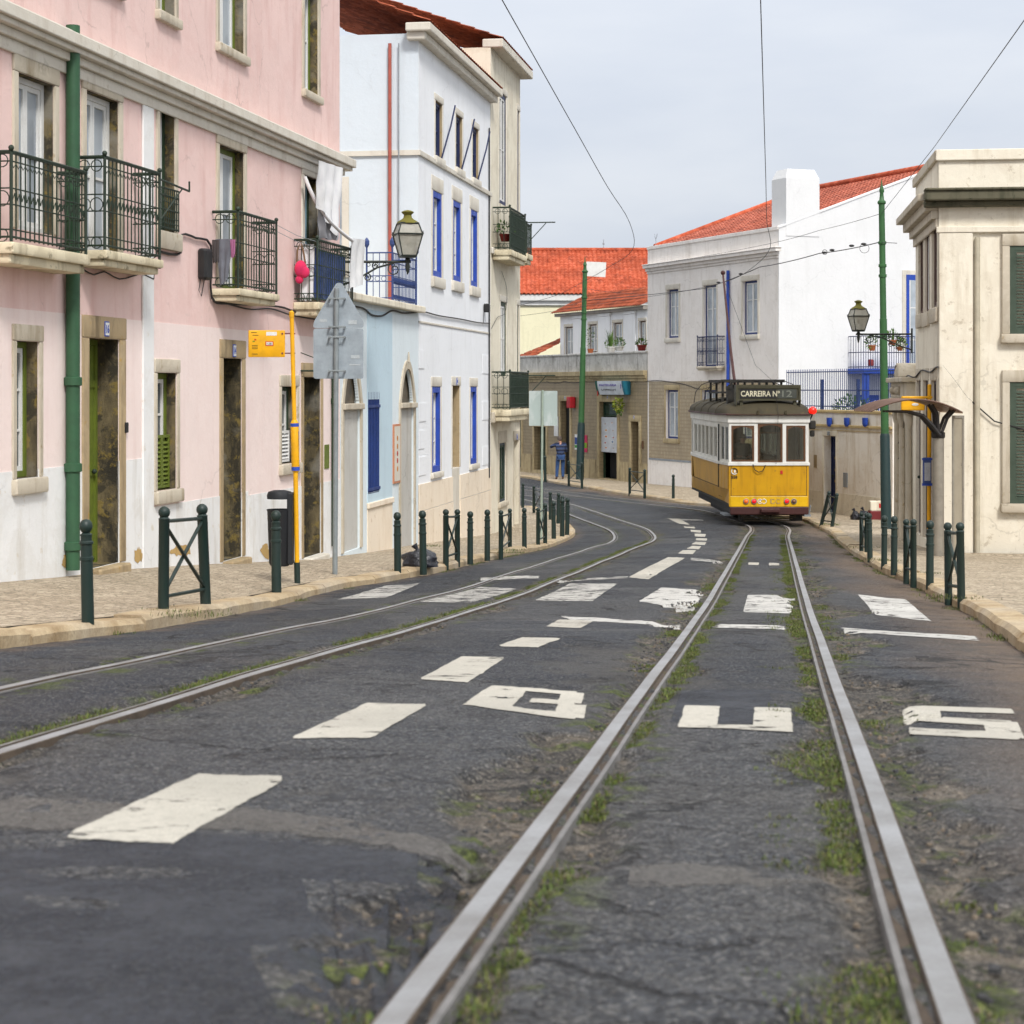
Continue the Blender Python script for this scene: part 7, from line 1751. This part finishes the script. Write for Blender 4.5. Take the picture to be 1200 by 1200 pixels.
for px, py, r, h, mm, lab in [(1022,411,.13,.2,m_terra,'terracotta pot of trailing leaves on the left of the blue balcony'), (1046,404,.14,.17,m_terra,'terracotta pot with tall leaves on the blue balcony, just right of the tram pole'), (1054.5,411,.12,.14,m_terra,'low terracotta pot hung right of the tall leafy one on the blue balcony')]:
    potted('flower_pot', gB(px,py,1.12), r, h, mm, lab, (lambda mb, p: (leaves(mb, p+Vector((0,0,.12)), .22, 80, .11, .4, (1,1,1.0)), blades(mb, p, 10, .45, .15, .014))) if px > 1030 else (lambda mb, p: leaves(mb, p+Vector((0,0,.08)), .25, 90, .10, .1, (1,1,.9))), 'flower pots on the blue balcony')
mb = MB(); P = gB(1020.5,429,.9); mb.lathe([(.08,0),(.11,.02),(.11,.2),(.09,.24)], P, 12); tag(mb.build('bucket', m_redpot, None, smooth=40), 'dark red bucket on the floor of the blue balcony', 'bucket')
mb = MB(); P = FG.w(FG.s_(966),-.9,FG.z(966,478)); 
t = thing('shrub', 'bright green shrub showing through the railing above the garden wall', 'shrub', P+Vector((0,0,-.6)))
leaves(mb, P, .42, 420, .10, .3, (1.3,.8,.8)); leaves(mb, P+Vector((.3,0,-.2)), .35, 200, .10, .3, (1.4,.8,.7), 1); mb.build('foliage', [m_leaf, m_leafd], t); mb = MB(); mb.tube([P+Vector((0,0,-1.6)), P+Vector((.02,0,-.1))], [.05,.02], 6); mb.build('stem', m_brown, t)
s_, y_ = FB.s_(600,.25), .25; P = FB.w(FB.s_(592,.2), .2, FB.z(592,283,.2)); potted('balcony_planter', P, .14, .18, m_redpot, 'red flower box behind the upper balcony railing of the cream house', lambda mb, p: leaves(mb, p+Vector((0,0,.12)), .2, 60, .10))

# ------------------------------------------------------------------ rubbish bags and box
def rubbish(P, sx, sy, sz, label, seed):
    mb = MB(); n, m = 30, 20; rows = []
    for j in range(m+1):
        t = PI*(j if 0 < j < m else (.02 if j == 0 else m-.02))/m; row = []
        for i in range(n):
            a = 2*PI*i/n; v = Vector((math.sin(t)*math.cos(a), math.sin(t)*math.sin(a), -math.cos(t)))
            w = 1 + .30*mnoise.noise(v*1.5+Vector((seed,0,0))) + .12*mnoise.noise(v*4+Vector((0,seed,0))) + .10*abs(mnoise.noise(v*9))
            z = max(-.55, v.z*w) + .55; row.append((P.x+v.x*w*sx, P.y+v.y*w*sy, P.z+z*sz))
        rows.append(row)
    mb.loft(rows, True, True); t = thing('rubbish_bag', label, 'rubbish bag', P, 0, 'black rubbish bags')
    mb.build('bag_body', m_bag, t, smooth=55)
    mb = MB(); c = P+Vector((-.15*sx,0,sz*1.45)); mb.tube([c+Vector((0,0,-.05)), c+Vector((.01,0,.02)), c+Vector((-.04,0,.09))], [.06,.02,.05], 8); mb.build('knot', m_bag, t)
t_ = NT('black_bin_liner'); a_ = t_.noise(t_.coord('Object'), 9, 5, .6, .8); t_.P(color=t_.mix(t_.ramp(a_, [(.4,0),(.7,1)]), (.012,.013,.018), (.03,.032,.042)), rough=.28, spec=.5, normal=t_.bump(a_, .8, .04)); m_bag = t_.m
rubbish(ppL(491.5,664), .27, .22, .155, 'big black rubbish bag behind a bollard on the left pavement', 3.1)
rubbish(ppR(1002,609.5), .11, .12, .15, 'small tied black rubbish bag left of the cream box on the right pavement', 7.7)
rubbish(ppR(1012.5,610), .15, .15, .18, 'larger black rubbish bag against the cream box on the right pavement', 1.9)
P = ppR(1026,609.5); k = P.y/F; t = thing('storage_box', 'cream and dark red box standing behind the big tram pole', 'box', P); mb = MB(Matrix.Translation(P)); mb.cbox(-.17,.17,-.17,.17,.26,.52,.02); mb.build('box_top', m_cream, t); mb = MB(Matrix.Translation(P)); mb.cbox(-.18,.18,-.18,.18,0,.258,.02); mb.build('box_base', gpaint('dark_red_box', (.16,.012,.015), .5), t); mb = MB(Matrix.Translation(P)); mb.box(.06,.15,-.176,-.17,.34,.46); mb.build('box_print', pmat('print_red', (.5,.03,.03)), t)

# ------------------------------------------------------------------ people
def skin_mesh(name, V, E, Rd, mat, parent, M, sub=2, root=0):
    me = bpy.data.meshes.new(name); Mi = W[parent.name].inverted()
    me.from_pydata([tuple(Mi @ (M @ Vector(v))) for v in V], E, []); o = bpy.data.objects.new(name, me); COL.objects.link(o)
    m = o.modifiers.new('skin', 'SKIN'); m.use_smooth_shade = True
    for i, r in enumerate(Rd):
        s = me.skin_vertices[0].data[i]; s.radius = r if isinstance(r, tuple) else (r, r); s.use_root = (i == root)
    s = o.modifiers.new('subdivision', 'SUBSURF'); s.levels = sub; s.render_levels = sub
    me.materials.append(mat); bpy.context.view_layer.update()
    dg = bpy.context.evaluated_depsgraph_get(); nm = bpy.data.meshes.new_from_object(o.evaluated_get(dg)); o.modifiers.clear(); o.data = nm; nm.name = name
    if not nm.materials: nm.materials.append(mat)
    o.parent = parent; W[o.name] = W[parent.name]; return o
m_skin = pmat('skin', (.42,.22,.15), (.36,.17,.11), 6, .55, .05); m_hair = pmat('grey_brown_hair', (.10,.075,.06), (.05,.035,.028), 30, .7, .3)
def striped():
    t = NT('striped_blue_sweater'); g = t.n('ShaderNodeSeparateXYZ', {0: t.coord('Object')}).outputs[2]
    f = t.math('FRACT', t.math('MULTIPLY', g, 6.5)); c = t.ramp(f, [(0,(.008,.012,.035)),(.38,(.008,.012,.035)),(.42,(.09,.11,.16)),(.55,(.03,.05,.12)),(.9,(.03,.05,.12)),(.95,(.008,.012,.035))])
    t.P(color=c, rough=.9, normal=t.bump(t.noise(t.coord('Object'), 150, 2), .2, .005)); return t.m
def hand(V, E, Rd, wi, d, side):
    """palm and five bent fingers continuing a forearm that ends at vertex wi, pointing along d"""
    w = Vector(V[wi]); d = Vector(d).normalized(); s = Vector(side).normalized(); n = d.cross(s)
    V.append(tuple(w+d*.055)); Rd.append((.036,.018)); pi = len(V)-1; E.append((wi, pi))
    for q, L in ((-.030,.062),(-.010,.074),(.010,.070),(.030,.056)):
        a = w+d*.095+s*q; b_ = a+d*L*.5+n*.008; c = b_+d*L*.35+n*.028
        for p in (a, b_, c): V.append(tuple(p)); Rd.append(.0095)
        i = len(V); E += [(pi, i-3), (i-3, i-2), (i-2, i-1)]
    a = w+d*.035+s*(-.045); b_ = a+d*.035+s*(-.02)+n*.015
    for p in (a, b_): V.append(tuple(p)); Rd.append(.011)
    i = len(V); E += [(pi, i-2), (i-2, i-1)]
def person(P, rot, label, pose, mats, scale=1.0):
    t = thing('person', label, 'person', P, 0); M = Matrix.Translation(P) @ Matrix.Rotation(rot,4,'Z') @ Matrix.Scale(scale,4)
    p = pose
    V = [p['pelvis'],p['belly'],p['chest'],p['neck'],p['chin'],p['skull'],p['crown'], p['hipl'],p['kneel'],p['ankl'],p['toel'], p['hipr'],p['kneer'],p['ankr'],p['toer'], p['shl'],p['ell'],p['wrl'], p['shr'],p['elr'],p['wrr']]
    E = [(0,1),(1,2),(2,3),(3,4),(4,5),(5,6),(0,7),(7,8),(8,9),(9,10),(0,11),(11,12),(12,13),(13,14),(2,15),(15,16),(16,17),(2,18),(18,19),(19,20)]
    Rd = [(.14,.11),(.14,.11),(.155,.11),.055,.065,(.078,.095),(.05,.06), .085,.058,.038,.035, .085,.058,.038,.035, .058,.042,.028, .058,.042,.028]
    hand(V, E, Rd, 17, Vector(p['wrl'])-Vector(p['ell']), (1,0,0)); hand(V, E, Rd, 20, Vector(p['wrr'])-Vector(p['elr']), (-1,0,0))
    skin_mesh('body', V, E, Rd, m_skin, t, M)
    V = [p['pelvis'],p['belly'],p['chest'],tuple(Vector(p['neck'])-Vector((0,0,.03))),p['shl'],p['ell'],tuple(Vector(p['wrl']).lerp(Vector(p['ell']),.12)),p['shr'],p['elr'],tuple(Vector(p['wrr']).lerp(Vector(p['elr']),.12)), tuple(Vector(p['pelvis'])-Vector((0,0,.06)))]
    skin_mesh('sweater', V, [(0,1),(1,2),(2,3),(2,4),(4,5),(5,6),(2,7),(7,8),(8,9),(0,10)], [(.185,.15),(.195,.155),(.20,.145),.075,.085,.066,.05,.085,.066,.05,(.18,.145)], mats[0], t, M)
    V = [tuple(Vector(p['pelvis'])-Vector((0,0,.02))),p['hipl'],p['kneel'],tuple(Vector(p['ankl'])-Vector((0,0,.02))),p['hipr'],p['kneer'],tuple(Vector(p['ankr'])-Vector((0,0,.02)))]
    skin_mesh('trousers', V, [(0,1),(1,2),(2,3),(0,4),(4,5),(5,6)], [(.165,.135),.112,.085,.068,.112,.085,.068], mats[1], t, M)
    for a, b_ in (('ankl','toel'),('ankr','toer')):
        A, B = Vector(p[a]), Vector(p[b_]); skin_mesh('shoe', [tuple(A+Vector((0,-.05,-.045))), tuple(A+Vector((0,.03,-.04))), tuple(B+Vector((0,.03,-.01)))], [(0,1),(1,2)], [.045,.05,.042], mats[2], t, M)
    c = Vector(p['skull']); mb = MB(M); rows = []
    for j in range(7):
        a = PI*.5*j/6*1.15; rows.append([(c.x+.098*math.cos(a)*math.cos(b2), c.y-.012+.112*math.cos(a)*math.sin(b2), c.z-.02+.125*math.sin(a) - (.05 if math.sin(b2) < -.1 and j == 0 else 0)) for b2 in [2*PI*i/16 for i in range(16)]])
    mb.loft(rows, True, True); mb.build('hair', m_hair, t, smooth=60)
    # face: nose, eyes, ears on the forward side
    mb = MB(M); f = c+Vector((0,.095,-.03)); mb.ball(f+Vector((0,.012,-.01)), .016, 8, 6, 0, (.8,1.3,1.5)); mb.ball(c+Vector((-.085,0,-.03)), .022, 8, 6, 0, (.5,1,1.4)); mb.ball(c+Vector((.085,0,-.03)), .022, 8, 6, 0, (.5,1,1.4)); mb.ball(f+Vector((-.03,-.008,.02)), .010, 8, 6, 1); mb.ball(f+Vector((.03,-.008,.02)), .010, 8, 6, 1); mb.ball(f+Vector((0,0,-.052)), .012, 8, 6, 2, (1.8,.5,.5)); mb.build('face', [m_skin, m_black, pmat('lips', (.3,.10,.08))], t, smooth=60)
    return t
walk = dict(pelvis=(0,0,.95),belly=(0,.02,1.12),chest=(0,.05,1.36),neck=(-.01,.09,1.51),chin=(-.02,.13,1.58),skull=(-.02,.14,1.66),crown=(-.02,.14,1.73), hipl=(-.10,0,.90),kneel=(-.13,.05,.50),ankl=(-.17,-.04,.09),toel=(-.19,.10,.05), hipr=(.10,0,.90),kneer=(.10,.06,.50),ankr=(.09,-.02,.09),toer=(.10,.12,.05),
            shl=(-.20,.06,1.42),ell=(-.40,.14,1.30),wrl=(-.24,.36,1.40), shr=(.20,.06,1.42),elr=(.25,.12,1.12),wrr=(.13,.33,1.18))
Pm = gp(657, 561.5, .11); km = Pm.y/F; hp = (561.5-511)*km
person(Pm, .12, 'man seen from behind in a striped blue sweater and jeans, one elbow out', walk, (striped(), fabric('blue_denim', (.025,.075,.20), (.016,.045,.13)), fabric('brown_shoe', (.07,.03,.02))), hp/1.76)
drive = dict(walk); drive.update(ell=(-.25,.16,1.14), wrl=(-.16,.36,1.14), elr=(.25,.16,1.14), wrr=(.14,.36,1.14))
Pd = TM @ Vector((-.55,1.15,.66)); person(Pd, PI+rzT, 'driver in a dark jumper standing behind the left front window of the tram', drive, (fabric('dark_jumper', (.02,.022,.03)), fabric('dark_trousers', (.015,.015,.02)), m_black), .96)

# ------------------------------------------------------------------ moss and weeds
mb = MB(); rr = random.Random(4)
def tuft(x, y, big=1.0, n=11):
    z = ground(x, y)-(.010 if dr(x,y) < .3 else 0)
    for _ in range(n):
        a = rr.uniform(0, 2*PI); d = rr.uniform(0,.045)*big; px, py = x+d*math.cos(a), y+d*math.sin(a)
        h = rr.uniform(.004,.016)*big; w = rr.uniform(.0010,.0024)*big**.5; b2 = rr.uniform(0, 2*PI); l = rr.uniform(.2,.9)*h
        q = Vector((math.cos(b2), math.sin(b2), 0)); s = Vector((-q.y, q.x, 0))*w; p = Vector((px,py,z-.003))
        mb.add([p-s, p+s, p+q*l*.4+s*.8+Vector((0,0,h*.65)), p+q*l*.4-s*.8+Vector((0,0,h*.65)), p+q*l+Vector((0,0,h))], [(0,1,2,3),(3,2,4)], rr.choice((0,0,1,2)))
def strip_moss(T, off, spread, thr, seed, y0, y1, dens, big=1.0):
    P = offset(T, off)
    for a, b_ in zip(P, P[1:]):
        if not (y0 < a.y < y1): continue
        L = (b_-a).length; n = int(L*dens*(1 if a.y < 14 else .6)) + (rr.random() < .5)
        for _ in range(n):
            u = rr.random(); p = a.lerp(b_, u)
            if mnoise.noise((p.y*1.1, seed, p.y*.3)) + .35*mnoise.noise((p.y*4.5, seed+5, 0)) < thr: continue
            tuft(p.x+rr.gauss(0, spread), p.y, big*rr.uniform(.6,1.2)*(1 if p.y < 12 else 1.35))
strip_moss(TR, -.345, .035, -.08, 1., 2.5, 44, 130); strip_moss(TR, -.56, .035, .18, 2., 2.5, 40, 90)
strip_moss(TR, .345, .04, -.15, 3., 2.5, 44, 150); strip_moss(TR, .25, .06, .12, 3.3, 2.5, 30, 80); strip_moss(TR, .58, .04, .2, 4., 2.5, 40, 80)
strip_moss(TL, .36, .045, -.2, 5., 4, 42, 170, 1.2); strip_moss(TL, -.345, .03, .3, 6., 4, 40, 40)
for P, off, thr, sd in ((KLc, .03, .22, 8.), (KRc, -.03, .05, 9.)): strip_moss([p for p in P], off, .03, thr, sd, 8, 58, 34, 1.7)
for px, py, n, left in [(598,645,60,1),(606,648,40,1),(680,560,30,0),(972,615,60,0),(968,614,40,0),(232,722,24,1),(205,717,20,1),(507,640,36,1),(1040,657,40,0),(1010,642,30,0),(1107,700,30,0),(1085,672,20,0)]:
    P = ppL(px,py) if left else ppR(px,py)
    for _ in range(n):
        x, y = P.x+rr.gauss(0,.16), P.y+rr.gauss(0,.2); z0 = ground(x,y); 
        k0 = len(mb.v); tuft(x, y, 2.6, 5); dz = (pavL(x,y) if left else z0+.11)-z0
        for i in range(k0, len(mb.v)): mb.v[i].z += dz
o = mb.build('moss_and_weeds', [leafmat('moss_green', (.045,.075,.010), (.085,.12,.02)), leafmat('moss_yellow_green', (.11,.15,.02), (.16,.17,.04)), leafmat('moss_brown', (.07,.06,.025), (.12,.10,.05))], origin=(0,0,0)); o['kind'] = 'stuff'
# broken asphalt crumbs along the rails
mb = MB()
for T, off, sp, seed, thr in ((TR,-.60,.06,11.,-.1),(TR,.62,.07,12.,-.15),(TR,.30,.06,13.,.0),(TL,.60,.06,14.,.0),(TR,-.32,.05,15.,.1)):
    P = offset(T, off)
    for a, b_ in zip(P, P[1:]):
        if not (3 < a.y < 30): continue
        for _ in range(int((b_-a).length*30)):
            p = a.lerp(b_, rr.random())
            if mnoise.noise((p.y*.9, seed, 0)) < thr: continue
            x = p.x+rr.gauss(0,sp); y = p.y; z = ground(x,y)-.016; s = rr.uniform(.003,.010) if rr.random() < .96 else rr.uniform(.010,.018)
            n = 6; a0 = rr.uniform(0,6); rg = lambda f, h: [(x+s*f*math.cos(a0+2*PI*i/n)*rr.uniform(.7,1.2), y+s*f*math.sin(a0+2*PI*i/n)*rr.uniform(.7,1.2), z+h) for i in range(n)]
            mb.loft([rg(1.,-.004), rg(.95,s*.35), rg(.5,s*.6)], True, True, rr.choice((0,0,1,1)))
o = mb.build('asphalt_crumbs', [pmat('dark_crumb', (.055,.055,.058), (.03,.03,.03), 20, .9), pmat('tan_crumb', (.17,.135,.10), (.10,.08,.06), 20, .9)], origin=(0,0,0)); o['kind'] = 'stuff'
# ------------------------------------------------------------------ light, sky, camera
def make_world():
    w = bpy.data.worlds.new('World'); SC.world = w; w.use_nodes = True; t = w.node_tree; t.nodes.clear()
    out = t.nodes.new('ShaderNodeOutputWorld'); bg = t.nodes.new('ShaderNodeBackground'); sky = t.nodes.new('ShaderNodeTexSky')
    sky.sky_type = 'NISHITA'; sky.sun_disc = False; sky.sun_elevation = SUN_EL; sky.sun_rotation = SUN_ROT; sky.air_density = 1.0; sky.dust_density = 2.0
    tc = t.nodes.new('ShaderNodeTexCoord'); mp = t.nodes.new('ShaderNodeMapping'); mp.inputs[3].default_value = (1.6,1.6,5.5); t.links.new(tc.outputs['Generated'], mp.inputs[0])
    n = t.nodes.new('ShaderNodeTexNoise'); n.inputs['Scale'].default_value = 2.4; n.inputs['Detail'].default_value = 7; n.inputs['Roughness'].default_value = .5; t.links.new(mp.outputs[0], n.inputs['Vector'])
    r = t.nodes.new('ShaderNodeValToRGB'); r.color_ramp.elements[0].position = .36; r.color_ramp.elements[0].color = (5.8,6.4,7.5,1); r.color_ramp.elements[1].position = .66; r.color_ramp.elements[1].color = (7.3,7.7,8.4,1)
    t.links.new(n.outputs[0], r.inputs[0])
    sx = t.nodes.new('ShaderNodeSeparateXYZ'); t.links.new(tc.outputs['Generated'], sx.inputs[0])
    mr = t.nodes.new('ShaderNodeMapRange'); mr.inputs[1].default_value = 0; mr.inputs[2].default_value = 1; mr.inputs[3].default_value = .87; mr.inputs[4].default_value  = 2.15; t.links.new(sx.outputs[2], mr.inputs[0])   # an overcast sky is brightest overhead
    mz = t.nodes.new('ShaderNodeMix'); mz.data_type = 'RGBA'; t.links.new(sx.outputs[2], mz.inputs[0]); t.links.new(r.outputs[0], mz.inputs[6]); mz.inputs[7].default_value = (7.4,7.3,7.1,1)
    vm = t.nodes.new('ShaderNodeVectorMath'); vm.operation = 'SCALE'; t.links.new(mz.outputs[2], vm.inputs[0]); t.links.new(mr.outputs[0], vm.inputs[3])
    m = t.nodes.new('ShaderNodeMix'); m.data_type = 'RGBA'; m.inputs[0].default_value = .92; t.links.new(sky.outputs[0], m.inputs[6]); t.links.new(vm.outputs[0], m.inputs[7])
    t.links.new(m.outputs[2], bg.inputs[0]); bg.inputs[1].default_value = .1; t.links.new(bg.outputs[0], out.inputs[0])
SUN_EL, SUN_AZ = math.radians(46), math.radians(160)     # azimuth clockwise from +Y, where the light comes from
SUN_ROT = SUN_AZ
make_world()
L = bpy.data.lights.new('sun', 'SUN'); L.energy = 2.9; L.angle = math.radians(12); L.color = (1.0,.97,.93)
lo = bpy.data.objects.new('sun', L); COL.objects.link(lo)
dv = Vector((math.sin(SUN_AZ)*math.cos(SUN_EL), math.cos(SUN_AZ)*math.cos(SUN_EL), math.sin(SUN_EL)))
lo.rotation_euler = dv.to_track_quat('Z', 'Y').to_euler(); lo.location = dv*50
cam = bpy.data.cameras.new('camera'); co = bpy.data.objects.new('camera', cam); COL.objects.link(co)
co.location = (0, 0, CZ); co.rotation_euler = (PI/2, 0, 0); cam.sensor_width = 36; cam.lens = 36*F/1200; cam.shift_y = (YH-600)/1200
cam.clip_start = .05; cam.clip_end = 5000
cam.dof.use_dof = True; cam.dof.focus_distance = 30; cam.dof.aperture_fstop = 6.3
SC.camera = co
SC.view_settings.view_transform = 'Standard'; SC.view_settings.look = 'None'; SC.view_settings.gamma = 1; SC.view_settings.exposure = .12
SC.cycles.max_bounces = 6; SC.cycles.diffuse_bounces = 3; SC.cycles.use_denoising = True; SC.cycles.use_adaptive_sampling = True; SC.cycles.adaptive_threshold = .03
